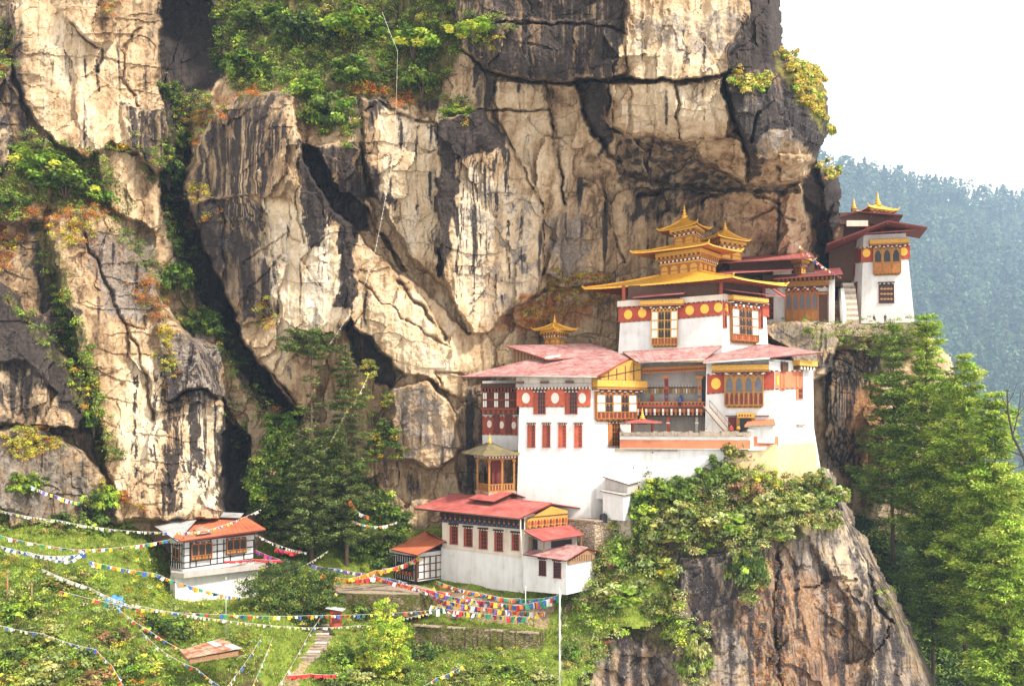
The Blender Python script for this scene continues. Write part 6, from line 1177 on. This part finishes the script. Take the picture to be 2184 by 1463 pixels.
for pts, r in (([(2200,1080),(2185,980),(2160,930),(2150,880),(2148,830)], .22), ([(2190,975),(2150,960),(2136,965)], .12), ([(2160,930),(2172,880),(2178,830)], .09), ([(2152,880),(2138,850),(2136,835)], .06), ([(2150,860),(2162,838),(2170,815)], .05), ([(2168,890),(2184,870),(2200,850)], .07), ([(2156,905),(2142,900),(2132,890)], .05), ([(2186,990),(2160,1000),(2150,985)], .08), ([(2180,840),(2190,815)], .04), ([(2149,840),(2156,815)], .035)):
    m.tube([P(x, y, 128-i*.7) for i, (x, y) in enumerate(pts)], r, DEADW, 6, r*.45)
m.build('trunk', o)
# ---- single shrubs
SG = 'shrubs on the near slope'
for (x, y, w, h, k, l) in ((40,1290,46,34,'fern','fresh green shrub at the left edge above the yellow bushes'), (90,1345,50,36,'olive','olive shrub left of the blue tarpaulin'), (30,1400,52,40,'fern','green shrub near the lower left corner'), (110,1430,56,38,'olive','broad olive shrub beside the lower left corner'), (180,1395,44,36,'sage','pale sage shrub below the blue tarpaulin'), (240,1350,40,32,'brown','reddish brown shrub under the blue tarpaulin'), (330,1330,52,34,'mid','green shrub right of the blue tarpaulin'), (300,1410,46,34,'bright','bright shrub between two hanging flag lines'), (20,1448,40,24,'yellow','yellow flowering bush in the lower left corner'), (72,1452,34,22,'yellow','second yellow bush just right of the corner bush'), (380,1345,40,30,'dark','dark shrub above the rusty tin shelter'), (200,1440,40,26,'brown','brown withered bush at the bottom left'), (150,1235,44,22,'olive','low olive shrub under the upper left flag lines'),
    (730,1400,50,42,'bright','bright green shrub left of the lime tree'), (760,1450,44,30,'sage','pale shrub at the foot of the lime tree'), (900,1390,36,44,'dark','dark ivy covered bush right of the lime tree'), (930,1360,32,36,'mid','green bush below the terrace path'), (1000,1440,48,28,'olive','olive shrub at the bottom centre under the mossy wall'), (1080,1430,46,30,'fern','fresh shrub right of bottom centre'), (1150,1445,40,30,'sage','pale sage shrub left of the tall white pole'), (1225,1400,34,50,'mid','tall ivy green shrub right of the white pole'), (870,1440,30,24,'mid','small green bush right of the lime tree foot'), (700,1445,40,26,'mid','green shrub beside the stone path'), (670,1290,30,24,'dark','dark shrub beside the red notice kiosk'), (770,1300,40,26,'mid','rounded green bush below the flagged platform'), (870,1290,36,22,'mid','green bush below the red flag bundle'), (190,1115,44,40,'mid','green bush left of the tin sheds'), (130,1110,36,26,'dark','dark shrub among the rocks above the flags'), (250,1110,30,30,'fern','light shrub beside the tin shed corner')):
    shrub(x, y, groundD, w, h, k, l, group=SG)
SP = 'shrubs on the rock spur'
for (x, y, w, h, k, l) in ((1395,1040,48,36,'bright','bright shrub beside the grey metal shed'), (1370,1085,52,40,'bright','vivid green shrub below the metal shed'), (1450,1040,44,36,'mid','green shrub against the high white wall'), (1525,1000,50,48,'mid','tall green shrub climbing the white wall centre'), (1560,955,34,34,'olive','topmost shrub touching the salmon band'), (1590,1040,46,40,'brown','brownish shrub under the cream wall'), (1640,1070,50,40,'sage','silvery shrub below the cream wall'), (1700,1070,42,36,'olive','olive shrub near the right rim of the spur'), (1770,1050,40,34,'sage','pale shrub on the rim before the pines'), (1480,1090,56,40,'olive','olive shrub in the middle of the spur scrub'), (1560,1110,60,40,'sage','large silvery shrub above the rusty face'), (1655,1130,52,34,'sage','pale shrub hanging over the rusty face'), (1430,1130,54,40,'sage','sage shrub above the yellow bush'), (1385,1180,40,40,'olive','olive shrub left of the yellow bush'), (1425,1215,30,30,'yellow','bright yellow bush on the spur'), (1590,1210,40,60,'mid','green curtain shrub hanging down the rusty face'), (1335,1260,64,40,'sage','wide sage shrub over the dark rock corner'), (1420,1290,44,34,'olive','olive shrub under the yellow bush'), (1310,1180,40,36,'fern','fresh green shrub beside the annex wall'), (1480,1400,38,60,'sage','tall sage bush low on the spur face'), (1760,1110,40,30,'sage','pale shrub on the bright rim rock'), (1640,1020,34,30,'yellow','yellowish shrub against the cream wall'), (1742,1022,36,30,'olive','olive shrub on the tip of rock under the cream wall')):
    shrub(x, y, pillarD, w, h, k, l, group=SP, push=.55)
SC = 'shrubs on the cliff'
for (x, y, w, h, k, l) in ((100,340,60,40,'bright','leafy shrub on the left ledge, uppermost'), (140,385,72,40,'mid','wide shrub on the left ledge under the leafy one'), (210,415,38,36,'bright','bright round shrub at the right end of the left ledge'), (30,425,34,34,'mid','shrub at the left edge beside orange plants'), (700,240,60,50,'mid','large ivy shrub hanging beside the diagonal crack'), (655,185,46,36,'bright','bright shrub above the ivy shrub'), (530,140,56,44,'mid','full shrub on the prow top'), (880,80,56,44,'bright','bright shrub where the white flag line starts'), (975,236,36,22,'bright','isolated bright tuft on the pale face'), (345,190,28,24,'dark','dark shrub in the black cleft'), (360,360,40,44,'dark','dark shrub below the grey slab'), (390,300,30,34,'mid','green shrub at the left of the prow'), (250,315,38,24,'yellow','yellowish shrub on the small ledge'), (380,590,40,44,'mid','shrub in the deep cleft beside the prow'), (440,690,46,40,'mid','shrub lower in the deep cleft'), (200,880,30,50,'mid','shrub below the lit rock ridge'), (60,1030,44,36,'fern','shrub on the grey boulders at left'), (220,1060,40,44,'fern','shrub between grey boulders and the buttress'), (640,60,70,50,'dark','dark shrub at the top of the cliff'), (760,50,70,46,'bright','bright ferny shrub at the cliff top'), (560,40,60,40,'mid','green shrub left of the dark cliff top shrub'), (760,150,56,36,'mid','shrub below the cliff top ferns'), (900,170,40,40,'mid','shrub hanging over the pale face'), (1010,60,48,22,'lime','lime tinted shrub on the long ledge')):
    shrub(x, y, cliffD, w, h, k, l, group=SC, push=.5)
# ---------------------------------------------------------------- prayer flags, poles, people and small things
FC = dict(b=simple('blue_cloth', (.05, .13, .42), .85, .15, 4, bump=0, trans=.3), w=simple('white_cloth', (.74, .74, .73), .85, .1, 4, bump=0, trans=.3), r=simple('red_cloth', (.55, .05, .045), .85, .15, 4, bump=0, trans=.3), g=simple('green_cloth', (.04, .26, .12), .85, .15, 4, bump=0, trans=.3), y=simple('yellow_cloth', (.75, .50, .04), .85, .15, 4, bump=0, trans=.3), o=simple('orange_cloth', (.72, .22, .03), .85, .15, 4, bump=0, trans=.3), p=simple('purple_cloth', (.22, .10, .34), .85, .15, 4, bump=0, trans=.3), m=simple('magenta_cloth', (.50, .05, .20), .85, .15, 4, bump=0, trans=.3), c=simple('faded_cloth', (.56, .52, .42), .9, .2, 4, bump=0, trans=.3), t=simple('teal_cloth', (.06, .36, .34), .85, .15, 4, bump=0, trans=.3), l=simple('lime_cloth', (.45, .55, .10), .85, .15, 4, bump=0, trans=.3))
CORD = simple('cord', (.52, .49, .43), .9, .2, 5, bump=0)
FM = {}
def flag_mesh(c, var):
    k = (c, var)
    if k not in FM:
        rng = np.random.default_rng(var*7+ord(c)); m = MB(); n = 4; ph = rng.random()*6; tw = rng.normal()*.18; sk = rng.normal()*.12
        def pt(i, j, o):
            u = i/n-.5; v = j/n; return (u+sk*v+.03*math.sin(v*5+ph), .14*v*math.sin(u*6+ph+v*3)+tw*v+o, -v*(1-.08*abs(math.sin(ph+u*3))))
        for o in (0, .02): m.faces([pt(i, j, o) for j in range(n+1) for i in range(n+1)], [(j*(n+1)+i, j*(n+1)+i+1, (j+1)*(n+1)+i+1, (j+1)*(n+1)+i) for j in range(n) for i in range(n)], FC[c], True)
        o = m.build('flag'); FM[k] = o.data; bpy.data.objects.remove(o)
    return FM[k]
def flags(label, pts, n, size, pat, sag=.06, seed=0, jit=.42, gap=.0, tall=1.1, group='prayer flag lines', name='prayer_flag_line', cord=.03):
    """a cord hung through the given points, every flag on it a part of its own"""
    rng = random.Random(seed*31+n); q = [P(*p) for p in pts]; path = []
    for a, b in zip(q[:-1], q[1:]):
        L = (b-a).length; path += [a.lerp(b, t)-Vector((0,0,sag*L*4*t*(1-t))) for t in np.linspace(0, 1, 14)[:-1]]
    path.append(q[-1]); o = thing(name, q[0], label, 'prayer flags', group); m = MB(); m.tube(path, cord*.8, CORD, 4); m.build('cord', o)
    cum = [0]
    for a, b in zip(path[:-1], path[1:]): cum.append(cum[-1]+(b-a).length)
    n = min(n, 100); i = 0
    for k in range(n):
        if rng.random() < gap+.05: continue
        s = cum[-1]*(k+.5+rng.uniform(-jit,jit))/n
        while i < len(cum)-2 and cum[i+1] < s: i += 1
        t = (s-cum[i])/(cum[i+1]-cum[i]); p = path[i].lerp(path[i+1], t); d = path[i+1]-path[i]
        c = pat[k % len(pat)] if rng.random() < .85 else rng.choice(pat)
        f = bpy.data.objects.new('flag', flag_mesh(c, rng.randrange(3))); C.objects.link(f); f.parent = o; f.location = p-q[0]
        z = size*.60*rng.uniform(.6, 1.25); f.scale = (z, z, z*tall*rng.uniform(.8, 1.15)); f.rotation_euler = (rng.uniform(-.6,.6), math.asin(max(-.8, min(.8, -d.normalized().z)))*.8, math.atan2(d.y, d.x)+rng.uniform(-.5,.5))
    return o
A5 = 'bwrgy'
flags('pale flag line from the left edge to the orange roofed house, highest of all', [(-30,1080,131),(120,1108,133),(338,1134,138.6)], 60, .55, 'wcwcwl', .03, 1)
flags('white and blue flag line crossing the orange roof of the left house', [(338,1134,137),(440,1131,136),(556,1086,146)], 38, .55, 'wcbwcy', .02, 2)
flags('coloured flag line sagging from the left edge up to the orange roofed house', [(-20,1136,126),(165,1172,129),(362,1150,136)], 60, .65, 'rwbgyww', .025, 3)
flags('dense white and blue flag line under the left edge rocks', [(-10,1160,122),(110,1186,124),(180,1180,126)], 42, .75, 'wwbwcb', .03, 4)
flags('small white flags bundled where two left lines meet', [(60,1176,123),(150,1196,124),(175,1176,125)], 26, .7, 'wcwwb', .05, 5)
flags('large coloured flags hanging down past the white retaining wall', [(190,1196,124),(330,1222,128),(430,1256,133),(512,1274,139)], 60, .8, 'bwoygb', .02, 6)
flags('faded white flag line down the upper left slope', [(88,1212,118),(190,1252,119),(282,1292,120)], 46, .55, 'wcwc', .02, 7)
flags('long coloured flag line across the slope from the tarpaulin to the terrace', [(128,1260,116),(300,1298,120),(480,1310,126),(660,1312,135),(950,1298,146)], 92, .72, 'rywbg', .012, 8)
flags('long faded flag line under the coloured one across the slope', [(280,1288,117),(480,1322,124),(660,1338,132),(800,1330,139),(940,1300,146)], 96, .52, 'wcwlcy', .012, 9)
flags('coloured flag line from the dark shrub tree to the tall firs', [(518,1260,139),(640,1248,147),(735,1236,151)], 48, .65, 'gybrwy', .02, 10)
flags('coloured flag line climbing from the platform to the side house', [(735,1236,151),(820,1216,154),(892,1192,155)], 38, .7, 'brwyob', .03, 11)
flags('steep bright flag line from the platform to the bottom left of the path', [(722,1252,149),(660,1350,132),(585,1475,112)], 56, .68, 'wrbyg', .015, 12)
flags('steep flag line to the bottom edge, leftmost of a close pair', [(556,1362,126),(475,1475,108)], 30, .6, 'wgbwryc', .015, 13)
flags('steep flag line with yellow flags, right of its close pair', [(582,1358,127),(530,1480,107)], 30, .62, 'ygwyrc', .015, 14)
flags('short steep flag line at the bottom left beside the withered bush', [(204,1384,113),(240,1420,110),(272,1475,105)], 24, .6, 'bwyro', .02, 15)
flags('broken flag line straggling right of the withered bush', [(298,1342,117),(350,1390,115),(420,1425,113),(490,1475,110)], 34, .5, 'ycwbr', .03, 16, gap=.3)
flags('short coloured flag line rising at the bottom centre', [(884,1472,125),(930,1446,127),(985,1420,130)], 22, .62, 'gywrb', .03, 17)
flags('flag line with orange flags along the foot of the long white house', [(930,1238,149),(1040,1268,146),(1165,1282,143)], 60, .85, 'yrgbwo', .03, 18)
flags('dense mixed flag line, upper of the terrace bundle', [(925,1262,147),(1040,1282,144),(1150,1290,142)], 64, .95, 'wrbygom', .03, 19); flags('dense mixed flag line, middle of the terrace bundle', [(935,1276,146),(1045,1296,143.5),(1160,1304,141.5)], 64, .95, 'wpbyrgo', .03, 20, tall=1.4)
flags('dense mixed flag line, lowest of the terrace bundle', [(920,1290,145.5),(1030,1308,143),(1130,1314,141.5)], 50, .85, 'wybrwg', .03, 21, tall=1.5); flags('teal flag line strung to the tall white pole', [(1000,1262,147),(1095,1276,145),(1190,1270,140)], 46, .85, 'ttgtb', .03, 22)
flags('large coloured flags hung on both sides of the terrace post', [(1092,1290,142),(1140,1284,141.5),(1190,1268,140)], 18, 1.3, 'bwropg', .05, 23, tall=1.3)
flags('purple flag bundle at the foot of the tall firs', [(664,1204,152),(720,1212,151),(778,1222,151)], 40, .9, 'pbpwp', .03, 24); flags('yellow and orange flag bundle before the flagged platform', [(684,1222,150),(740,1234,149),(800,1216,151),(850,1208,153)], 52, .95, 'yyooy', .03, 25, tall=1.2)
flags('blue flag bundle beside the half timbered side house', [(790,1228,150),(830,1232,150),(868,1242,149)], 26, 1.1, 'bbwb', .03, 26); flags('red flag bundle running from the platform to the long white house', [(735,1240,149.5),(800,1228,150),(880,1250,148),(962,1264,147.5)], 60, 1.0, 'rrorwr', .02, 27)
flags('white flags over the platform path', [(850,1236,149),(900,1258,147.5),(962,1284,146)], 34, .8, 'wcpwr', .03, 28); flags('dark multicoloured flags in front of the side house windows', [(815,1212,152),(850,1206,153),(893,1186,154)], 24, 1.0, 'bwrogy', .05, 29)
flags('grey white flag line from the left house to the grove', [(545,1138,146.5),(600,1164,150),(655,1178,153)], 30, .55, 'wccg', .03, 30); flags('magenta flags in the shade right of the left house', [(545,1172,148),(590,1190,150),(640,1202,152)], 30, .8, 'mmpm', .03, 31)
flags('red flags hung in the shade under the grove', [(590,1168,151),(625,1176,152),(640,1172,153)], 16, 1.1, 'rrm', .05, 32); flags('red cloth strip along the top of the white retaining wall', [(478,1196,143),(545,1192,147.5),(600,1194,150)], 40, .8, 'rrr', .01, 33, tall=.8)
flags('yellow green flag line hanging in the grove from the rock', [(785,800,160),(760,850,158),(735,880,157),(700,950,156),(662,985,156)], 40, .6, 'lyclw', .04, 34); flags('orange flags hanging low in the grove', [(742,1058,157),(765,1092,156),(785,1100,156)], 16, .8, 'orw', .03, 35)
flags('pale flag line between the grove trees above the side house', [(752,1110,156),(800,1122,156),(848,1112,157)], 24, .6, 'twcwo', .05, 36); flags('pale flag line over the dark spreading shrub tree', [(520,1258,138),(610,1222,141),(700,1174,150)], 34, .45, 'wclc', .03, 37)
flags('short coloured flag line on the grey boulders at left', [(66,1036,128),(120,1056,131),(172,1072,134)], 24, .7, 'pwgybw', .03, 38); flags('coloured flag line between the ledge temple and the far tower', [(1706,524,181),(1745,560,181),(1794,592,182)], 22, .75, 'wbyrwo', .03, 39)
flags('very long thin white flag line hanging down the whole cliff', [(815,26,160),(848,110,159),(844,250,160),(838,335,159),(816,455,158),(798,545,157),(765,640,156),(700,738,155)], 80, .26, 'wcwc', .008, 40, cord=.032)
flags('topmost strand of the dense terrace bundle, close under the house wall', [(940,1244,149),(1020,1262,147),(1110,1276,145)], 44, .85, 'oywbrg', .04, 41, tall=1.3); flags('crossing strand of the dense terrace bundle with hanging white scarves', [(930,1300,145),(990,1268,146),(1060,1290,144),(1150,1276,143)], 50, 1.0, 'wwpyrb', .06, 42, tall=1.7); flags('short tangled strand at the left end of the terrace bundle', [(925,1250,148),(950,1286,146),(975,1306,145)], 26, 1.0, 'wyorb', .08, 43, tall=1.4)
flags('thin faded strand over the yellow bushes at lower left', [(-10,1330,114),(90,1350,114),(205,1384,113)], 34, .45, 'cwcb', .03, 44); flags('thin strand from the tarpaulin down to the tin shelter', [(250,1296,118),(320,1345,117),(390,1386,117)], 26, .5, 'wcryb', .03, 45); flags('red cloth strand low beside the stone path', [(612,1440,121),(660,1436,122),(716,1438,123)], 26, .8, 'rr', .02, 46)
# ---- poles
def pole(name, label, px, yt, yb, D, r, mat, cloth=None):
    b = P(px, yb, D); t = P(px, yt, D); o = thing(name, b, label, 'pole'); part(o, 'shaft', lambda m: m.tube([b+Vector((0,0,-.6)), t], r, mat, 8, r*.7)); part(o, 'cap', lambda m: m.lathe(t, [(r*1.6,0),(r*1.9,.08),(r*.9,.22),(.02,.42)], mat, 8))
    if cloth:
        n = 26; w = cloth; pts = []
        for i in range(n+1):
            z = t.lerp(b, i/n*.97+.01); x = w*(.8+.35*math.sin(i*1.9)); pts += [z+Vector((r, 0, 0)), z+Vector((r+x*.5, .12*math.sin(i), 0)), z+Vector((r+x, .2*math.sin(i*.8+1), -.1))]
        part(o, 'banner', lambda m: [m.faces([p+Vector((0,k,0)) for p in pts], [(3*i+j, 3*i+j+1, 3*i+j+4, 3*i+j+3) for i in range(n) for j in (0,1)], FC['w'], True) for k in (0,.03)])
    return o
pole('flag_pole', 'tall white banner pole rising from the bottom edge right of the terrace', 1193, 1258, 1500, 131, .06, simple('white_pole', (.7,.68,.64), .7, .15), .19)
pole('lamp_pole', 'thin grey pole in front of the white retaining wall', 482, 1236, 1372, 127, .07, simple('galvanised', (.42,.43,.42), .5, .15, metal=.4)); pole('terrace_post', 'white post in the middle of the terrace flags', 1121, 1254, 1300, 143, .07, simple('post_white', (.7,.68,.64), .7, .15)); pole('fence_post', 'short grey post at the right end of the terrace flags', 1138, 1300, 1328, 141, .06, TIMBER); pole('flag_stake', 'white stake standing in the shrubs at the far left', 16, 1222, 1268, 119, .12, TIMBER); pole('flag_stake', 'white stake in the shrubs left of the tarpaulin', 68, 1248, 1280, 118, .1, TIMBER)
# ---- small things on the slope
def ground_pt(px, py, dz=0): return P(px, py, float(groundD(px, py)))+Vector((0,0,dz))
def tarp():
    c = ground_pt(240, 1292, .4); n = 22; pts = []; rng = np.random.default_rng(3)
    for j in range(n+1):
        for i in range(n+1):
            u = (i/n-.5)*3.0; v = (j/n-.5)*2.2; h = 1.0*math.exp(-(u*u*.7+v*v*.8))+.14*math.sin(u*6+v*3)+.10*math.sin(v*9-u*4)+.05*rng.normal(); pts.append(c+Vector((u*(1+.12*math.sin(v*4)), v*(1+.1*math.sin(u*5)), h-.45*(abs(u) > 1.2)-.2+v*.42)))
    m = MB(); mt = simple('blue_tarpaulin', (.05, .22, .62), .4, .25, 2.5, spec=.5)
    for k in (0, -.03): m.faces([p+Vector((0,0,k)) for p in pts], [(j*(n+1)+i, j*(n+1)+i+1, (j+1)*(n+1)+i+1, (j+1)*(n+1)+i) for j in range(n) for i in range(n)], mt, True)
    tag(m.build('tarpaulin', None, c), 'crumpled bright blue tarpaulin lying among the left shrubs', 'tarpaulin')
tarp()
o = thing('tin_shelter', ground_pt(440,1400), 'low shelter with a rusty patched tin roof on the lower slope', 'shelter'); q = [P(383,1388,119), P(400,1404,116.5), P(516,1385,118.5), P(470,1366,122.5)]; cq = sum(q, Vector())/4
def patch(m):
    for i in range(6):
        for j in range(2):
            a, b = i/6, (i+1.12)/6; c, d = j/2, (j+1.08)/2; r = random.Random(i*3+j); f = lambda s, t: q[1].lerp(q[2], s).lerp(q[0].lerp(q[3], s), t)+Vector((0,0,.05*r.random()+.03*i+.06*j))
            m.slab([f(a,c), f(b,c), f(b,d), f(a,d)], .04, [ROOFRUST, ROOFGREY, ROOFRUST, ROOFRUST][r.randrange(4)], TIMBER)
part(o, 'roof', patch); part(o, 'wall', lambda m: m.faces([cq+(p-cq)*.9-Vector((0,0,.15)) for p in q]+[cq+(p-cq)*.9-Vector((0,0,.75)) for p in q], [(0,1,2,3),(7,6,5,4)]+[(i,(i+1)%4,4+(i+1)%4,4+i) for i in range(4)], TIMBER))
part(o, 'plank', lambda m: [m.box((q[1].lerp(q[2], (i+.5)/12)-Vector((0,-.35,.45))), (.5,.06,.6), (TIMBER, BROWN)[i % 2], .15) for i in range(12)])
o = thing('notice_kiosk', ground_pt(716,1338), 'small red kiosk with a grey roof above the stone steps', 'kiosk'); c = P(716,1334,138.5); part(o, 'body', lambda m: m.box(c+Vector((0,0,1.1)), (1.7,1.1,2.4), REDBAND, .3)); part(o, 'roof', lambda m: m.slab([c+Vector(v) for v in ((-1.4,-.9,2.75),(1.2,-1.1,2.35),(1.4,.9,2.35),(-1.2,1.1,2.75))], .1, ROOFGREY, BROWN)); part(o, 'board', lambda m: m.box(c+Vector((.14,-.55,1.2)), (1.1,.08,1.3), MAROON, .3))
o = thing('stone_steps', ground_pt(680,1400), 'worn stone steps curving down from the flagged platform', 'stairs')
for i in range(12):
    x = 688-i*1.6-max(0, i-7)*5; y = 1336+i*6.4; g = ground_pt(x, y); part(o, 'step', lambda m: (m.box(g+Vector((0,.3,-.02)), (2.3+.15*math.sin(i*2.1),.9,.5), STONE, .08*math.sin(i)), m.box(g+Vector((0,.2,.25)), (2.4+.15*math.sin(i*2.1),.75,.09), SLATE if i % 3 else CREAM, .08*math.sin(i))))
    if i % 2 == 0: part(o, 'kerb_stone', lambda m: m.box(ground_pt(x+20, y)+Vector((0,0,.1)), (.55,.8,.7+.2*math.sin(i)), STONE, .3*math.sin(i*3)))
o = thing('platform', ground_pt(780,1268), 'stone edged earth platform under the dense flag bundles', 'platform'); pl = [gp(655,150.5), gp(760,148), gp(890,147.4), gp(930,151), gp(880,156), gp(700,156)]; part(o, 'slab', lambda m: prism(m, pl, zz(1290,149), zz(1262,149), SLATE)); part(o, 'edge_wall', lambda m: prism(m, inset(pl, -.12), zz(1310,149), zz(1263.5,149), MOSSWALL))
o = thing('stone_wall', ground_pt(1020,1380), 'long mossy stone retaining wall under the terrace path', 'wall'); cr = [(886,141.6),(940,140.6),(1020,140.0),(1100,139.9),(1150,141.4),(1165,145)]
def sw(m):
    for i, (a, b) in enumerate(zip(cr[:-1], cr[1:])):
        f = Fac(gp(*a), gp(*b), 0); za = zz((1334,1337,1341,1345,1350,1350)[i], a[1]); zb_ = zz((1337,1341,1345,1350,1350)[i], b[1]); n = 6
        for k in range(n):
            z = za+(zb_-za)*k/n; f.ub(m, f.L*k/n, f.L*(k+1)/n+.01, z-4.6, z+.12*math.sin(k*5+i), -1.2, .08*math.sin(k*3.1+i), MOSSWALL)
part(o, 'masonry', sw); part(o, 'capstone', lambda m: [m.box(P(x, y, D), (.9,.6,.22), SLATE, .1) for x, y, D in [(890+i*11.5, 1333+i*.72, 141.2-.07*min(i,14)) for i in range(23)]])

o = thing('tea_table', ground_pt(1112,1334), 'little dark table with stools on the terrace path', 'table'); c = P(1112,1330,142.5); part(o, 'tabletop', lambda m: m.box(c+Vector((0,0,.8)), (1.5,.8,.08), TIMBER))
for dx in (-.6,.6):
    for dy in (-.3,.3): part(o, 'leg', lambda m: m.box(c+Vector((dx,dy,.38)), (.09,.09,.76), BROWN))
part(o, 'shelf', lambda m: m.box(c+Vector((0,0,.35)), (1.3,.7,.06), BROWN))
# ---- people: one skinned body each, clothing as its children
SKIN = simple('skin', (.36, .20, .13), .6, .1); HAIR = simple('hair', (.02, .016, .014), .6, .2)
def person(p, label, robe, face=0., sit=False, lower=None, scale=1.0):
    o = thing('person', p, label, 'person'); lower = lower or robe
    J = dict(pel=(0,0,.92,.12), spi=(0,.0,1.15,.13), che=(0,0,1.36,.15), nec=(0,-.01,1.50,.05), hea=(0,-.02,1.63,.10), cro=(0,-.01,1.73,.075), ls=(-.18,0,1.42,.06), le=(-.25,-.03,1.15,.045), lw=(-.2,-.16,.96,.035), lh=(-.18,-.22,.92,.04), rs=(.18,0,1.42,.06), re=(.25,-.02,1.15,.045), rw=(.22,-.14,.94,.035), rh=(.2,-.2,.90,.04), lp=(-.1,0,.86,.09), lk=(-.11,-.03,.48,.065), la=(-.11,.02,.09,.045), lt=(-.12,-.13,.04,.04), rp=(.1,0,.86,.09), rk=(.11,-.05,.48,.065), ra=(.11,.0,.09,.045), rt=(.12,-.15,.04,.04))
    if sit: J.update(lk=(-.14,-.38,.84,.065), la=(-.12,-.42,.45,.045), lt=(-.12,-.54,.42,.04), rk=(.14,-.38,.84,.065), ra=(.12,-.42,.45,.045), rt=(.12,-.54,.42,.04))
    ks = list(J); E = ['pel spi','spi che','che nec','nec hea','hea cro','che ls','ls le','le lw','lw lh','che rs','rs re','re rw','rw rh','pel lp','lp lk','lk la','la lt','pel rp','rp rk','rk ra','ra rt']
    def skin(name, keys, grow, mat):
        kk = [k for k in ks if k in keys]; me = bpy.data.meshes.new(name); me.from_pydata([J[k][:3] for k in kk], [tuple(kk.index(x) for x in e.split()) for e in E if all(x in kk for x in e.split())], [])
        b = bpy.data.objects.new(name, me); C.objects.link(b); b.parent = o; md = b.modifiers.new('skin', 'SKIN'); 
        for i, k in enumerate(kk): r = J[k][3]+grow; me.skin_vertices[0].data[i].radius = (r, r)
        me.skin_vertices[0].data[0].use_root = True; b.modifiers.new('sub', 'SUBSURF').levels = 1; b.modifiers['sub'].render_levels = 2; me.materials.append(mat); return b
    skin('body', ks, 0, SKIN); skin('jacket', ['pel','spi','che','ls','le','lw','rs','re','rw'], .022, robe); skin('trousers', ['pel','lp','lk','la','rp','rk','ra'], .02, lower)
    part(o, 'hair', lambda m: None) if False else None
    h = MB(); h.lathe(Vector(p)+Vector((0,.02,1.64)), [(.105,-.02),(.118,.04),(.112,.10),(.08,.15),(.02,.175)], HAIR, 12); hb = h.build('hair', o)
    o.rotation_euler = (0, 0, face); o.scale = (scale,)*3; return o
person(P(1559,928,156.8), 'person in a red robe standing in the courtyard by the golden door', FC['r'], .2, lower=FC['r']); person(P(1450,869,161.4), 'person in dark blue behind the balcony railing', FC['b'], .1, lower=BLACK); person(P(1506,930,156.7), 'person with black hair bending low behind the parapet coping', FC['w'], -.4, scale=.72, lower=BLACK)
person(P(1864,690,187.2), 'person sitting in dark clothes at the foot of the far tower', BLACK, .3, True); person(P(1888,689,187.2), 'person standing in dark clothes at the foot of the far tower', BLACK, -.2); person(P(1575,928,157.2), 'person in yellow beside the golden door', FC['y'], 0, lower=MAROON); person(P(1124,1330,142.2), 'person in dark clothes beside the terrace table', BLACK, .5, lower=MAROON)
# ---- the air between: haze that turns far things blue
hm = bpy.data.materials.new('haze'); hm.use_nodes = True; ht = hm.node_tree; ht.nodes.clear(); ho = ht.nodes.new('ShaderNodeOutputMaterial'); hv = ht.nodes.new('ShaderNodeVolumePrincipled')
hv.inputs['Color'].default_value = (.50, .70, .97, 1); hv.inputs['Density'].default_value = .00011; hv.inputs['Anisotropy'].default_value = 0.0
ht.links.new(hv.outputs[0], ho.inputs['Volume'])
m = MB(); m.box((1100, 2800, 330), (5600, 5620, 1120), hm); tag(m.build('haze'), kind='stuff')
